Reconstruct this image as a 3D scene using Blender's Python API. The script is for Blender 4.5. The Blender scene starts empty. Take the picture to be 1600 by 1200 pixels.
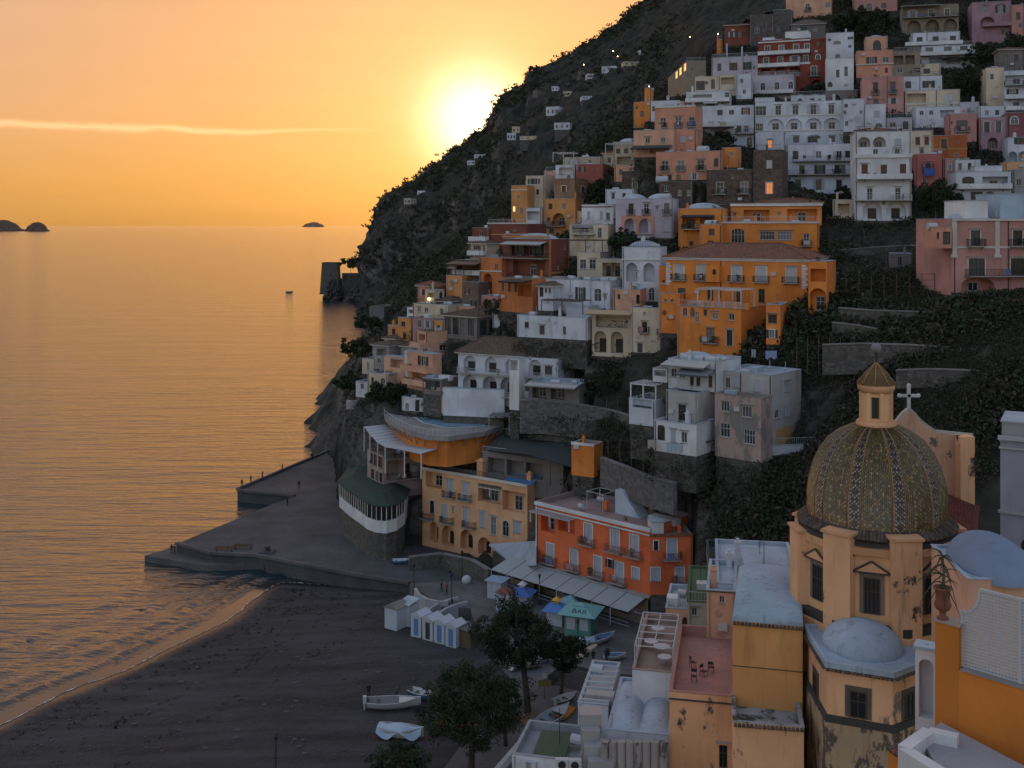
import bpy, math, random
import numpy as np
from mathutils import Vector, Matrix
R = math.radians
random.seed(7); rng = np.random.default_rng(11)
SC = bpy.context.scene
COL = SC.collection

# ------------------------------------------------------------------ camera (level, lens shifted down so that verticals stay vertical)
F, HZ, CZ = 1716.0, 350.0, 58.0          # focal length and horizon row in photo pixels, eye height above the sea in metres
cam = bpy.data.cameras.new('camera'); co = bpy.data.objects.new('camera', cam); COL.objects.link(co)
cam.sensor_width = 36; cam.lens = 36 * F / 1600; cam.shift_y = -250 / 1600
cam.clip_start = 0.5; cam.clip_end = 80000
co.location = (0, 0, CZ); co.rotation_euler = (R(90), 0, 0)
SC.camera = co

# ------------------------------------------------------------------ sky and sun
SUN_EL, SUN_AZ = 5.4, -1.85
sun_dir = Vector((math.sin(R(SUN_AZ)) * math.cos(R(SUN_EL)), math.cos(R(SUN_AZ)) * math.cos(R(SUN_EL)), math.sin(R(SUN_EL))))
wd = bpy.data.worlds.new('World'); SC.world = wd; wd.use_nodes = True
nt = wd.node_tree; N = nt.nodes; LK = nt.links
bg = N['Background']
sky = N.new('ShaderNodeTexSky'); sky.sky_type = 'NISHITA'; sky.sun_disc = False
sky.sun_elevation = R(SUN_EL); sky.sun_rotation = R(SUN_AZ); sky.altitude = 0
sky.air_density = 1.0; sky.dust_density = 3.6; sky.ozone_density = 1.2
gm = N.new('ShaderNodeGamma'); gm.inputs[1].default_value = 0.25       # a camera's tone curve for the wide range of a sunset sky
hs = N.new('ShaderNodeHueSaturation'); hs.inputs['Saturation'].default_value = 2.0
LK.new(sky.outputs[0], gm.inputs[0]); LK.new(gm.outputs[0], hs.inputs['Color'])
# aureole round the sun (haze droplets scatter forward) and a thin streak cloud
tcw = N.new('ShaderNodeTexCoord')
dt = N.new('ShaderNodeVectorMath'); dt.operation = 'DOT_PRODUCT'; dt.inputs[1].default_value = sun_dir
LK.new(tcw.outputs['Generated'], dt.inputs[0])
def wmath(op, a, b=None, clamp=False):
    m = N.new('ShaderNodeMath'); m.operation = op; m.use_clamp = clamp
    for i, v in enumerate((a, b)):
        if v is None: continue
        if isinstance(v, (int, float)): m.inputs[i].default_value = v
        else: LK.new(v, m.inputs[i])
    return m.outputs[0]
wf = wmath('POWER', wmath('MULTIPLY', wmath('ADD', dt.outputs['Value'], 0.25), 0.8, True), 1.6)      # sunset side warm, far side cool
tc = N.new('ShaderNodeMix'); tc.data_type = 'RGBA'; tc.inputs[6].default_value = (1.04, 0.97, 1.09, 1); tc.inputs[7].default_value = (.71, 0.435, 0.3, 1); LK.new(wf, tc.inputs[0])
tint = N.new('ShaderNodeMix'); tint.data_type = 'RGBA'; tint.blend_type = 'MULTIPLY'; tint.inputs[0].default_value = 1
LK.new(hs.outputs[0], tint.inputs[6]); LK.new(tc.outputs[2], tint.inputs[7])
ang = wmath('ARCCOSINE', wmath('MINIMUM', dt.outputs['Value'], 1.0))
g1 = wmath('EXPONENT', wmath('MULTIPLY', wmath('POWER', wmath('DIVIDE', ang, R(2.2)), 2.0), -1.0))
g2 = wmath('EXPONENT', wmath('DIVIDE', ang, -R(6.0)))
def glow(fac, col, st):
    m = N.new('ShaderNodeMix'); m.data_type = 'RGBA'; m.blend_type = 'MULTIPLY'; m.inputs[0].default_value = 1
    m.inputs[6].default_value = (*[c * st for c in col], 1); LK.new(fac, m.inputs[7]); return m.outputs[2]
def addc(a, b):
    m = N.new('ShaderNodeMix'); m.data_type = 'RGBA'; m.blend_type = 'ADD'; m.inputs[0].default_value = 1
    LK.new(a, m.inputs[6]); LK.new(b, m.inputs[7]); return m.outputs[2]
mp = N.new('ShaderNodeMapping'); mp.inputs['Scale'].default_value = (2.2, 2.2, 9)
LK.new(tcw.outputs['Generated'], mp.inputs[0])
nz = N.new('ShaderNodeTexNoise'); nz.inputs['Scale'].default_value = 3.4; nz.inputs['Detail'].default_value = 5; LK.new(mp.outputs[0], nz.inputs[0])
sep = N.new('ShaderNodeSeparateXYZ'); LK.new(tcw.outputs['Generated'], sep.inputs[0])
warp = wmath('MULTIPLY', wmath('SUBTRACT', nz.outputs[0], 0.5), 0.022)
band = wmath('EXPONENT', wmath('MULTIPLY', wmath('POWER', wmath('DIVIDE', wmath('SUBTRACT', wmath('ADD', sep.outputs[2], warp), 0.0835), 0.0022), 2.0), -1.0))
nz2 = N.new('ShaderNodeTexNoise'); nz2.inputs['Scale'].default_value = 3.0; nz2.inputs['Detail'].default_value = 3; LK.new(tcw.outputs['Generated'], nz2.inputs[0])
nz3 = N.new('ShaderNodeTexNoise'); nz3.inputs['Scale'].default_value = 2.4; nz3.inputs['Detail'].default_value = 5; mp3 = N.new('ShaderNodeMapping'); mp3.inputs['Scale'].default_value = (2, 2, 26); LK.new(tcw.outputs['Generated'], mp3.inputs[0]); LK.new(mp3.outputs[0], nz3.inputs[0])
cl = wmath('MULTIPLY', band, wmath('MULTIPLY', wmath('SUBTRACT', nz2.outputs[0], 0.42), 4.5, True))
out = addc(tint.outputs[2], glow(g1, (1.0, 0.9, 0.66), 2.6))
out = addc(out, glow(g2, (1.0, 0.6, 0.24), .95))
out = addc(out, glow(cl, (1.0, 0.7, 0.42), 0.55))
veil = wmath('MULTIPLY', wmath('SUBTRACT', nz3.outputs[0], 0.5), 0.1)     # faint uneven veil of high cloud over the whole sky
vm = N.new('ShaderNodeMix'); vm.data_type = 'RGBA'; vm.blend_type = 'MULTIPLY'; vm.inputs[0].default_value = 1; LK.new(out, vm.inputs[6]); LK.new(wmath('ADD', veil, 1.0), vm.inputs[7]); out = vm.outputs[2]
LK.new(out, bg.inputs[0]); bg.inputs[1].default_value = 0.15

sl = bpy.data.lights.new('sun', 'SUN'); sl.energy = 0.9; sl.angle = R(0.6); sl.color = (1.0, 0.62, 0.3)
so = bpy.data.objects.new('sun', sl); COL.objects.link(so)
so.rotation_euler = (-sun_dir).to_track_quat('-Z', 'Y').to_euler(); so.location = (0, 0, 200)
SC.view_settings.view_transform = 'Standard'; SC.view_settings.look = 'None'
SC.view_settings.exposure = 2.03; SC.view_settings.gamma = 1; SC.view_settings.use_curve_mapping = False
SC.render.engine = 'CYCLES'
SC.cycles.use_denoising = True; SC.cycles.max_bounces = 6; SC.cycles.volume_bounces = 0
SC.cycles.sample_clamp_indirect = 4

# ------------------------------------------------------------------ helpers
def W(px, py, Y): return Vector((Y * (px - 800) / F, Y, CZ + Y * (HZ - py) / F))     # photo pixel at distance Y
def G(px, py, z): return W(px, py, (CZ - z) * F / (py - HZ))                        # photo pixel on the level z
def PX(v): return (800 + F * v[0] / v[1], HZ - F * (v[2] - CZ) / v[1])

class MB:
    """collects boxes, tubes and polygons, builds ONE mesh"""
    def __init__(s): s.v = []; s.f = []; s.m = []
    def add(s, vs, fs, mi=0):
        b = len(s.v); s.v += [tuple(p) for p in vs]; s.f += [tuple(b + i for i in f) for f in fs]; s.m += [mi] * len(fs); return s
    def box(s, x0, x1, y0, y1, z0, z1, mi=0):
        return s.add([(x0, y0, z0), (x1, y0, z0), (x1, y1, z0), (x0, y1, z0), (x0, y0, z1), (x1, y0, z1), (x1, y1, z1), (x0, y1, z1)],
                     [(0, 3, 2, 1), (4, 5, 6, 7), (0, 1, 5, 4), (1, 2, 6, 5), (2, 3, 7, 6), (3, 0, 4, 7)], mi)
    def bar(s, a, b, r, mi=0, n=4, r2=None):
        a = Vector(a); b = Vector(b); d = b - a
        if d.length < 1e-6: return s
        q = d.to_track_quat('Z', 'Y'); r2 = r if r2 is None else r2; vs = []
        for p, rr in ((a, r), (b, r2)):
            for i in range(n):
                t = 2 * math.pi * (i + .5) / n; vs.append(p + q @ Vector((rr * math.cos(t), rr * math.sin(t), 0)))
        return s.add(vs, [(i, (i + 1) % n, n + (i + 1) % n, n + i) for i in range(n)] + [tuple(range(n))[::-1], tuple(range(n, 2 * n))], mi)
    def tube(s, pts, rs, n=8, mi=0, cap=True):
        vs = []; k = len(pts); pts = [Vector(p) for p in pts]
        if not hasattr(rs, '__len__'): rs = [rs] * k
        for i, p in enumerate(pts):
            d = pts[min(i + 1, k - 1)] - pts[max(i - 1, 0)]; q = d.to_track_quat('Z', 'Y')
            for j in range(n):
                t = 2 * math.pi * j / n; vs.append(p + q @ Vector((rs[i] * math.cos(t), rs[i] * math.sin(t), 0)))
        fs = [(i * n + j, i * n + (j + 1) % n, (i + 1) * n + (j + 1) % n, (i + 1) * n + j) for i in range(k - 1) for j in range(n)]
        if cap: fs += [tuple(range(n))[::-1], tuple(range((k - 1) * n, k * n))]
        return s.add(vs, fs, mi)
    def lathe(s, prof, n=24, c=(0, 0), mi=0, a0=0, a1=2 * math.pi):
        full = abs(a1 - a0 - 2 * math.pi) < 1e-6; k = n if full else n + 1; vs = []
        for r, z in prof:
            for j in range(k):
                t = a0 + (a1 - a0) * j / n; vs.append((c[0] + r * math.cos(t), c[1] + r * math.sin(t), z))
        fs = []
        for i in range(len(prof) - 1):
            for j in range(n):
                j2 = (j + 1) % k; fs.append((i * k + j, i * k + j2, (i + 1) * k + j2, (i + 1) * k + j))
        return s.add(vs, fs, mi)
    def prism(s, poly, z0, z1, mi=0):
        n = len(poly); vs = [(*p[:2], z0) for p in poly] + [(*p[:2], z1) for p in poly]
        return s.add(vs, [tuple(range(n))[::-1], tuple(range(n, 2 * n))] + [(i, (i + 1) % n, n + (i + 1) % n, n + i) for i in range(n)], mi)
    def ell(s, c, r, n=12, m=6, half=False, mi=0):
        vs = []; ph0 = 0 if half else -math.pi / 2
        for i in range(m + 1):
            p = ph0 + (math.pi / 2 - ph0) * i / m
            for j in range(n):
                t = 2 * math.pi * j / n; vs.append((c[0] + r[0] * math.cos(p) * math.cos(t), c[1] + r[1] * math.cos(p) * math.sin(t), c[2] + r[2] * math.sin(p)))
        return s.add(vs, [(i * n + j, i * n + (j + 1) % n, (i + 1) * n + (j + 1) % n, (i + 1) * n + j) for i in range(m) for j in range(n)], mi)
    def mesh(s, name, mats, smooth=False):
        me = bpy.data.meshes.new(name); me.from_pydata(s.v, [], s.f)
        for m in (mats if isinstance(mats, (list, tuple)) else [mats]): me.materials.append(m)
        if len(set(s.m)) > 1: me.polygons.foreach_set('material_index', s.m)
        if smooth: me.polygons.foreach_set('use_smooth', [True] * len(me.polygons))
        me.update(); return me
    def build(s, name, mats, parent=None, loc=(0, 0, 0), rz=0, smooth=False):
        return obj(name, s.mesh(name, mats, smooth), parent, loc, rz)

def obj(name, me, parent=None, loc=(0, 0, 0), rz=0):
    o = bpy.data.objects.new(name, me); COL.objects.link(o); o.location = loc; o.rotation_euler = (0, 0, rz)
    if parent is not None: o.parent = parent
    return o
LABELS = {}
def tag(o, label, cat, group=None):
    o['label'] = label; o['category'] = cat
    if group: o['group'] = group
    return o
def kind(o, k, label=None):
    o['kind'] = k
    if label: o['label'] = label
    return o
def thing(name, label, cat, loc=(0, 0, 0), rz=0, group=None):
    return tag(obj(name, None, None, loc, rz), label, cat, group)

# ------------------------------------------------------------------ materials
MATS = {}
class NT:
    def __init__(s, name):
        s.m = bpy.data.materials.new(name); s.m.use_nodes = True; s.t = s.m.node_tree; s.b = s.t.nodes['Principled BSDF']
        s.tc = s.t.nodes.new('ShaderNodeTexCoord'); s.co = s.tc.outputs['Object']
    def n(s, k, **kw):
        x = s.t.nodes.new('ShaderNode' + k)
        for a, v in kw.items(): setattr(x, a, v)
        return x
    def lk(s, a, b): s.t.links.new(a, b)
    def map(s, sc, src=None, rnd=True):
        m = s.n('Mapping'); m.inputs['Scale'].default_value = sc; s.lk(src or s.co, m.inputs[0])
        if rnd:
            oi = s.n('ObjectInfo'); c = s.n('CombineXYZ'); mu = s.n('Math', operation='MULTIPLY'); mu.inputs[1].default_value = 97
            s.lk(oi.outputs['Random'], mu.inputs[0]); s.lk(mu.outputs[0], c.inputs[0]); s.lk(mu.outputs[0], c.inputs[1]); s.lk(c.outputs[0], m.inputs['Location'])
        return m.outputs[0]
    def noise(s, sc=1, det=4, co=None, rough=.55):
        x = s.n('TexNoise'); x.inputs['Scale'].default_value = sc; x.inputs['Detail'].default_value = det; x.inputs['Roughness'].default_value = rough
        if co is not None: s.lk(co, x.inputs[0])
        return x.outputs[0]
    def ramp(s, f, stops):
        x = s.n('ValToRGB'); e = x.color_ramp.elements
        while len(e) < len(stops): e.new(.5)
        for k, (p, c) in enumerate(stops): e[k].position = p; e[k].color = (*c, 1) if len(c) == 3 else c
        s.lk(f, x.inputs[0]); return x.outputs[0]
    def mix(s, f, a, b, mode='MIX'):
        x = s.n('Mix', data_type='RGBA', blend_type=mode)
        for i, v in ((0, f), (6, a), (7, b)):
            if isinstance(v, (int, float)): x.inputs[i].default_value = v
            elif isinstance(v, (tuple, list)): x.inputs[i].default_value = (*v[:3], 1)
            else: s.lk(v, x.inputs[i])
        return x.outputs[2]
    def math(s, op, a, b=0.0, clamp=False):
        x = s.n('Math', operation=op, use_clamp=clamp)
        for i, v in ((0, a), (1, b)):
            if isinstance(v, (int, float)): x.inputs[i].default_value = v
            else: s.lk(v, x.inputs[i])
        return x.outputs[0]
    def bump(s, h, st=.3, dist=.05):
        x = s.n('Bump'); x.inputs['Strength'].default_value = st; x.inputs['Distance'].default_value = dist
        s.lk(h, x.inputs['Height']); s.lk(x.outputs[0], s.b.inputs['Normal']); return x
    def col(s, c):
        if isinstance(c, (tuple, list)): s.b.inputs['Base Color'].default_value = (*c[:3], 1)
        else: s.lk(c, s.b.inputs['Base Color'])
    def rough(s, r): s.b.inputs['Roughness'].default_value = r
g255 = lambda r, g, b: tuple(((c / 255) ** 2.2) for c in (r, g, b))

def plaster(rgb, stain=.62, key=None):
    """painted lime plaster: faded patches, rain streaks and grime with shapes of their own"""
    k = ('pl', tuple(round(c, 3) for c in rgb), stain)
    if k in MATS: return MATS[k]
    t = NT('plaster'); big = t.noise(.22, 4, t.map((1, 1, 1))); st = t.noise(1, 5, t.map((1.3, 1.3, .16)), .62); fine = t.noise(9, 4, t.map((1, 1, 1)))
    c = t.mix(t.ramp(big, [(.35, (0, 0, 0)), (.7, (1, 1, 1))]), tuple(v * .76 for v in rgb), tuple(min(.82, v * 1.14 + .008) for v in rgb))
    c = t.mix(t.math('MULTIPLY', t.ramp(st, [(.55, (0, 0, 0)), (.8, (1, 1, 1))]), stain), c, tuple(v * .38 for v in rgb))
    c = t.mix(t.math('MULTIPLY', fine, .25), c, tuple(v * .7 for v in rgb))
    t.col(c); t.rough(.92); t.bump(fine, .25, .03); MATS[k] = t.m; return t.m
def flat(name, rgb, rough=.6, metal=0, var=.2, sc=6):
    k = ('fl', name)
    if k in MATS: return MATS[k]
    t = NT(name); t.col(t.mix(t.math('MULTIPLY', t.noise(sc, 3, t.map((1, 1, 1))), var * 2), rgb, tuple(v * .55 for v in rgb))); t.rough(rough); t.b.inputs['Metallic'].default_value = metal
    MATS[k] = t.m; return t.m
def emit(name, rgb, st):
    k = ('em', name)
    if k in MATS: return MATS[k]
    t = NT(name); t.col((.3, .2, .1)); t.b.inputs['Emission Color'].default_value = (*rgb, 1); t.b.inputs['Emission Strength'].default_value = st; MATS[k] = t.m; return t.m
def masonry(name, rgb, sc=1.6, mortar=.6, bump=.6):
    k = ('ms', name)
    if k in MATS: return MATS[k]
    t = NT(name); co = t.map((1, 1, 1.35)); v = t.n('TexVoronoi'); v.inputs['Scale'].default_value = sc; t.lk(co, v.inputs[0])
    ve = t.n('TexVoronoi', feature='DISTANCE_TO_EDGE'); ve.inputs['Scale'].default_value = sc; t.lk(co, ve.inputs[0])
    hsv = t.n('SeparateColor'); t.lk(v.outputs['Color'], hsv.inputs[0])
    c = t.mix(hsv.outputs[0], tuple(x * .55 for x in rgb), tuple(x * 1.35 for x in rgb))
    c = t.mix(t.math('MULTIPLY', t.noise(.4, 5, t.map((1, 1, 1))), .7), c, tuple(x * .5 for x in rgb))
    j = t.ramp(ve.outputs[0], [(.0, (0, 0, 0)), (.09, (1, 1, 1))])
    t.col(t.mix(j, tuple(x * mortar for x in rgb), c)); t.rough(.95)
    t.bump(t.math('ADD', t.math('MULTIPLY', j, .7), t.math('MULTIPLY', t.noise(8, 3, co), .3)), bump, .12); MATS[k] = t.m; return t.m

M_GLASS2 = flat('window_glass_pale', (.07, .08, .09), .1, 0, .3)
M_CURT = flat('curtained_glass', (.2, .19, .18), .25, 0, .4)
M_GLASS = flat('window_glass', (.022, .026, .03), .12, 0, .3)
M_FRAME = flat('white_joinery', (.5, .5, .5), .55)
M_DARKF = flat('dark_joinery', (.06, .045, .035), .6)
M_TRIM = plaster((.62, .57, .5), .3)
M_WHITE = plaster((.68, .68, .67), .4)
M_SHUT = flat('pale_shutter', (.42, .44, .48), .6)
M_SHUTD = flat('dark_green_shutter', (.03, .045, .035), .6)
M_SHUTB = flat('brown_shutter', (.14, .05, .025), .6)
M_IRON = flat('iron', (.03, .03, .032), .6, .3)
M_RAILW = flat('white_rail', (.5, .51, .52), .5)
M_ROOF = plaster((.36, .42, .47), .5)
M_ROOFD = plaster((.23, .21, .19), .6)
M_SLAB = plaster((.34, .32, .3), .6)
M_LIT = emit('lit_window', (1.0, .55, .16), .45)
M_LITO = emit('lit_window_orange', (1.0, .27, .04), .16)
M_BULB = emit('lamp_glow', (1.0, .75, .4), 6)
M_STONE = masonry('dry_stone', (.13, .12, .105), 1.5)
M_STONEB = masonry('brown_rubble', (.13, .095, .075), 1.3, .8, .4)
M_WOOD = flat('old_wood', (.13, .085, .055), .8)
M_AWN = flat('awning_cloth', (.42, .42, .4), .85)
M_AWNG = flat('dark_canopy', (.035, .045, .045), .9)
M_AWNB = flat('blue_awning', (.1, .25, .5), .8)
M_TANK = flat('water_tank', (.45, .47, .5), .5)
M_POT = flat('terracotta', (.25, .09, .05), .85)
def tile_mat(name='clay_tiles', rgb=(.2, .085, .05)):
    k = ('tile', name)
    if k in MATS: return MATS[k]
    t = NT(name); n1 = t.noise(3.2, 4, t.map((1, 1, 1))); n2 = t.noise(.5, 4, t.map((1, 1, 1)))
    c = t.mix(t.ramp(n1, [(.35, (0, 0, 0)), (.65, (1, 1, 1))]), tuple(v * .5 for v in rgb), tuple(v * 1.3 for v in rgb))
    t.col(t.mix(t.math('MULTIPLY', t.ramp(n2, [(.5, (0, 0, 0)), (.75, (1, 1, 1))]), .7), c, (.06, .055, .045))); t.rough(.9); t.bump(n1, .6, .06); MATS[k] = t.m; return t.m
M_TILE = tile_mat()
M_TILEG = tile_mat('weathered_tiles', (.12, .085, .06))
# ================================================================== the large setting: sea, beach, quay, mountain, islands
from mathutils import noise as mn
def fbm(p, oct=5, H=.9, lac=2.1): return mn.fractal(p, H, lac, oct)
def sea_mat():
    t = NT('sea_water'); t.co = t.n('NewGeometry').outputs['Position']
    def wv(sc, rot, st):
        m = t.n('Mapping'); m.inputs['Scale'].default_value = sc; m.inputs['Rotation'].default_value = (0, 0, rot); t.lk(t.co, m.inputs[0]); return t.math('MULTIPLY', t.noise(1, 3, m.outputs[0], .5), st)
    h = t.math('ADD', wv((.05, .26, .2), R(-14), 1.5), wv((.2, .8, .5), R(8), .75)); h = t.math('ADD', h, wv((.012, .05, .05), R(-20), 2.2)); h = t.math('ADD', h, wv((.9, 2.4, 1), R(15), .24))
    t.bump(h, 1.0, .48)
    t.col((.012, .03, .04)); t.rough(.1); t.b.inputs['IOR'].default_value = 1.55; t.b.inputs['Specular IOR Level'].default_value = 1.0; t.b.inputs['Specular Tint'].default_value = (1, .88, .74, 1)  # warm specular tint: part of the sunset's orange is painted into the reflections
    return t.m
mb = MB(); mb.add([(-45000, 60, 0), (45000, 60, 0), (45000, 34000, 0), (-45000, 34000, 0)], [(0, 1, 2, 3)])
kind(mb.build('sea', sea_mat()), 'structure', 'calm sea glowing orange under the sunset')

# beach: slopes down through the waterline
SHORE = [G(px, py, .02) for px, py in ((-140, 1195), (0, 1128), (50, 1100), (105, 1080), (150, 1062), (205, 1040), (240, 1021), (300, 992), (345, 972), (372, 950), (398, 930), (415, 917), (440, 908), (470, 911), (520, 912))]
SH = np.array([(p.x, p.y) for p in SHORE])
def shore_dist(x, y):
    """signed distance to the waterline, positive on the land side"""
    d = np.full(x.shape, 1e9); sg = np.ones(x.shape)
    for a, b in zip(SH[:-1], SH[1:]):
        ab = b - a; t = np.clip(((x - a[0]) * ab[0] + (y - a[1]) * ab[1]) / (ab @ ab), 0, 1)
        dx = x - a[0] - t * ab[0]; dy = y - a[1] - t * ab[1]; dd = np.hypot(dx, dy); cr = ab[0] * dy - ab[1] * dx
        m = dd < d; d = np.where(m, dd, d); sg = np.where(m, np.where(cr > 0, -1, 1), sg)
    return d * sg
def beach_z(x, y):
    d = shore_dist(x, y); z = np.where(d < 0, d * .12, np.where(d < 2.5, d * .08, .2 + (d - 2.5) * .062)); z = np.minimum(z, 2.1 + (d - 33) * .01)
    return np.maximum(z, -3)
gx, gy = np.meshgrid(np.linspace(-95, 50, 260), np.linspace(84, 196, 220)); bz = beach_z(gx, gy)
for j in range(gx.shape[0]):
    for i in range(gx.shape[1]):
        if bz[j, i] > .12:
            p = Vector((gx[j, i], gy[j, i], 0)); k = min(1, bz[j, i] - .1)
            bz[j, i] += k * (.10 * fbm(p * .16, 4) + .055 * fbm(p * .9, 3))
def grid_mesh(name, X, Y, Z, mat, smooth=True):
    ny, nx = X.shape; me = bpy.data.meshes.new(name); v = np.stack([X, Y, Z], -1).reshape(-1, 3)
    i = np.arange(nx * ny).reshape(ny, nx); f = np.stack([i[:-1, :-1], i[:-1, 1:], i[1:, 1:], i[1:, :-1]], -1).reshape(-1, 4)
    me.from_pydata(v.tolist(), [], f.tolist()); me.materials.append(mat)
    if smooth: me.polygons.foreach_set('use_smooth', [True] * len(me.polygons))
    me.update(); return obj(name, me)
def sand_mat():
    t = NT('dark_shingle'); co = t.map((1, 1, 1), rnd=False); mm = t.n('Mapping'); mm.inputs['Rotation'].default_value = (0, 0, R(-38)); mm.inputs['Scale'].default_value = (.5, 2.6, 1); t.lk(t.co, mm.inputs[0]); a = t.noise(.13, 6, mm.outputs[0], .6); b = t.noise(7, 4, co); c = t.noise(1.3, 4, co)
    k = t.mix(t.ramp(a, [(.38, (0, 0, 0)), (.66, (1, 1, 1))]), (.012, .013, .015), (.045, .046, .05))
    k = t.mix(t.ramp(b, [(.5, (0, 0, 0)), (.78, (1, 1, 1))]), k, (.08, .08, .08)); k = t.mix(t.ramp(c, [(.55, (0, 0, 0)), (.8, (.6, .6, .6))]), k, (.022, .022, .024))
    z = t.n('SeparateXYZ'); t.lk(t.co, z.inputs[0]); wet = t.ramp(t.math('ADD', z.outputs[2], t.math('MULTIPLY', c, .12)), [(.16, (1, 1, 1)), (.34, (0, 0, 0))])
    t.col(t.mix(wet, k, (.02, .02, .022))); rr = t.mix(wet, (.95, .95, .95), (.22, .22, .22)); t.lk(rr, t.b.inputs['Roughness'])
    t.bump(t.math('ADD', t.math('MULTIPLY', b, .5), c), .8, .12); return t.m
kind(grid_mesh('beach', gx, gy, bz, sand_mat()), 'structure', 'dark grey shingle beach running down to the water')
# swash: thin sheets of water and lines of foam along the shore
t = NT('swash'); t.col((.03, .03, .032)); t.rough(.12); t.b.inputs['Specular IOR Level'].default_value = .6
t.bump(t.noise(1.2, 3, t.map((1, 1, 1), rnd=False)), .25, .05); M_SWASH = t.m
t = NT('foam'); fz = t.noise(1.1, 6, t.map((1, 1, 1), rnd=False), .7); t.col((.62, .64, .66)); t.rough(.6)
t.lk(t.ramp(fz, [(.46, (0, 0, 0)), (.6, (1, 1, 1))]), t.b.inputs['Alpha']); M_FOAM = t.m
def offset_line(d, wob=0, ph=0):
    out = []; P = []
    for a, b in zip(SH[:-1], SH[1:]):
        n = max(2, int(np.linalg.norm(b - a) / .8)); P += [a + (b - a) * k / n for k in range(n)]
    P = np.array(P)
    for _ in range(6): P[1:-1] = (P[:-2] + 2 * P[1:-1] + P[2:]) / 4
    T = np.gradient(P, axis=0); T /= np.linalg.norm(T, axis=1)[:, None]; Nn = np.stack([T[:, 1], -T[:, 0]], 1)   # land side
    for i, p in enumerate(P):
        o = d + wob * mn.noise(Vector((i * .09 + ph, ph, 0))) + wob * .5 * mn.noise(Vector((i * .31 + ph, 3, 0))); out.append(p + Nn[i] * o)
    return np.array(out)
def ribbon(name, a, b, za, zb, mat):
    mb = MB(); n = len(a); mb.add([(*p, z) for p, z in zip(a, za)] + [(*p, z) for p, z in zip(b, zb)], [(i, i + 1, n + i + 1, n + i) for i in range(n - 1)]); return mb.build(name, mat, smooth=True)
A = offset_line(.75, 1.3, 3); B = offset_line(-1.7, .6, 8); zz = np.maximum(beach_z(A[:, 0], A[:, 1]) + .035, .03)
kind(ribbon('swash_water', A, B, zz, np.full(len(B), .022), M_SWASH), 'structure', 'thin sheet of wash sliding back over the shingle')
A2 = offset_line(.5, 1.3, 3); kind(ribbon('foam_line', A2, A, np.maximum(beach_z(A2[:, 0], A2[:, 1]) + .045, .05), zz + .012, M_FOAM), 'stuff', 'pale foam along the edge of the wash')
for k, (d0, hh, wd_) in enumerate(((-3.6, .42, 1.5), (-7.6, .34, 2.0), (-13, .28, 2.6), (-20, .22, 3))):
    c = offset_line(d0, .9, 20 + k * 5); mb = MB(); m = 7; vs = []; T = np.gradient(c, axis=0); T /= np.linalg.norm(T, axis=1)[:, None]; Nn = np.stack([T[:, 1], -T[:, 0]], 1)
    for i, p in enumerate(c):
        am = hh * max(.15, .75 + .9 * mn.noise(Vector((i * .05, k * 7, 1))))
        for j in range(m):
            s = j / (m - 1) * 2 - 1; q = p + Nn[i] * s * wd_ * (.6 if s > 0 else 1); vs.append((q[0], q[1], .012 + am * (1 - s * s) ** 2 - .02 * (abs(s) > .99)))
    mb.add(vs, [(i * m + j, i * m + j + 1, (i + 1) * m + j + 1, (i + 1) * m + j) for i in range(len(c) - 1) for j in range(m - 1)])
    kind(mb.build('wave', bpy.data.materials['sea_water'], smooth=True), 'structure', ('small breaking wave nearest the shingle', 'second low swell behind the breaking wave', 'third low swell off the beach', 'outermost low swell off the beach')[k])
# pebbles and driftwood on the beach
mb = MB()
for _ in range(420):
    px, py = random.uniform(40, 760), random.uniform(930, 1195); p = G(px, py, 1.4)
    if shore_dist(np.array([p.x]), np.array([p.y]))[0] < 3: continue
    z = float(beach_z(np.array([p.x]), np.array([p.y]))[0]); r = random.uniform(.05, .2) * random.choice((.6, 1, 1.3)); mb.ell((p.x, p.y, z + .05), (r * random.uniform(1, 1.8), r, r * .5), 6, 3)
kind(mb.build('loose_stones', flat('pale_pebble', (.11, .108, .105), .9, 0, .4, 2)), 'stuff', 'loose stones scattered over the dark beach')

# quay
def concrete(name, rgb):
    t = NT(name); co = t.map((1, 1, 1), rnd=False); a = t.noise(.18, 5, co); b = t.noise(2.2, 5, co); k = t.mix(t.ramp(a, [(.3, (0, 0, 0)), (.7, (1, 1, 1))]), tuple(v * .6 for v in rgb), tuple(v * 1.2 for v in rgb))
    t.col(t.mix(t.ramp(b, [(.5, (0, 0, 0)), (.8, (.8, .8, .8))]), k, tuple(v * .4 for v in rgb))); t.rough(.9); t.bump(b, .5, .06); return t.m
M_QUAY = concrete('quay_concrete', (.075, .08, .085)); M_QUAYL = concrete('quay_concrete_pale', (.1, .098, .095)); M_PAVE = concrete('paving', (.12, .12, .125))
SLABS = []
def slab(name, px, z, zb, mat, label, parent=None):
    SLABS.append(([G(x, y, z)[:2] for x, y in px], z))
    return kind(MB().prism([G(x, y, z)[:] for x, y in px], zb, z).build(name, mat, parent), 'structure', label)
slab('quay', [(512, 706), (371, 766), (460, 775), (415, 792), (360, 815), (326, 829), (276, 850), (331, 865), (397, 868), (462, 881), (545, 897), (640, 912), (760, 905), (700, 862), (560, 835), (535, 780), (530, 720)], 2.4, -3, M_QUAY, 'grey concrete quay below the cliff')
slab('lower_quay', [(276, 853), (226, 868), (326, 884), (400, 878), (412, 884), (397, 872), (331, 868)], 1.1, -3, M_QUAYL, 'low pale landing stage at the tip of the quay')
slab('quay_patch', [(410, 766), (446, 753), (500, 760), (478, 772)], 2.406, 2.3, M_QUAYL, 'pale concrete patch on the quay')
mb = MB()
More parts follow.
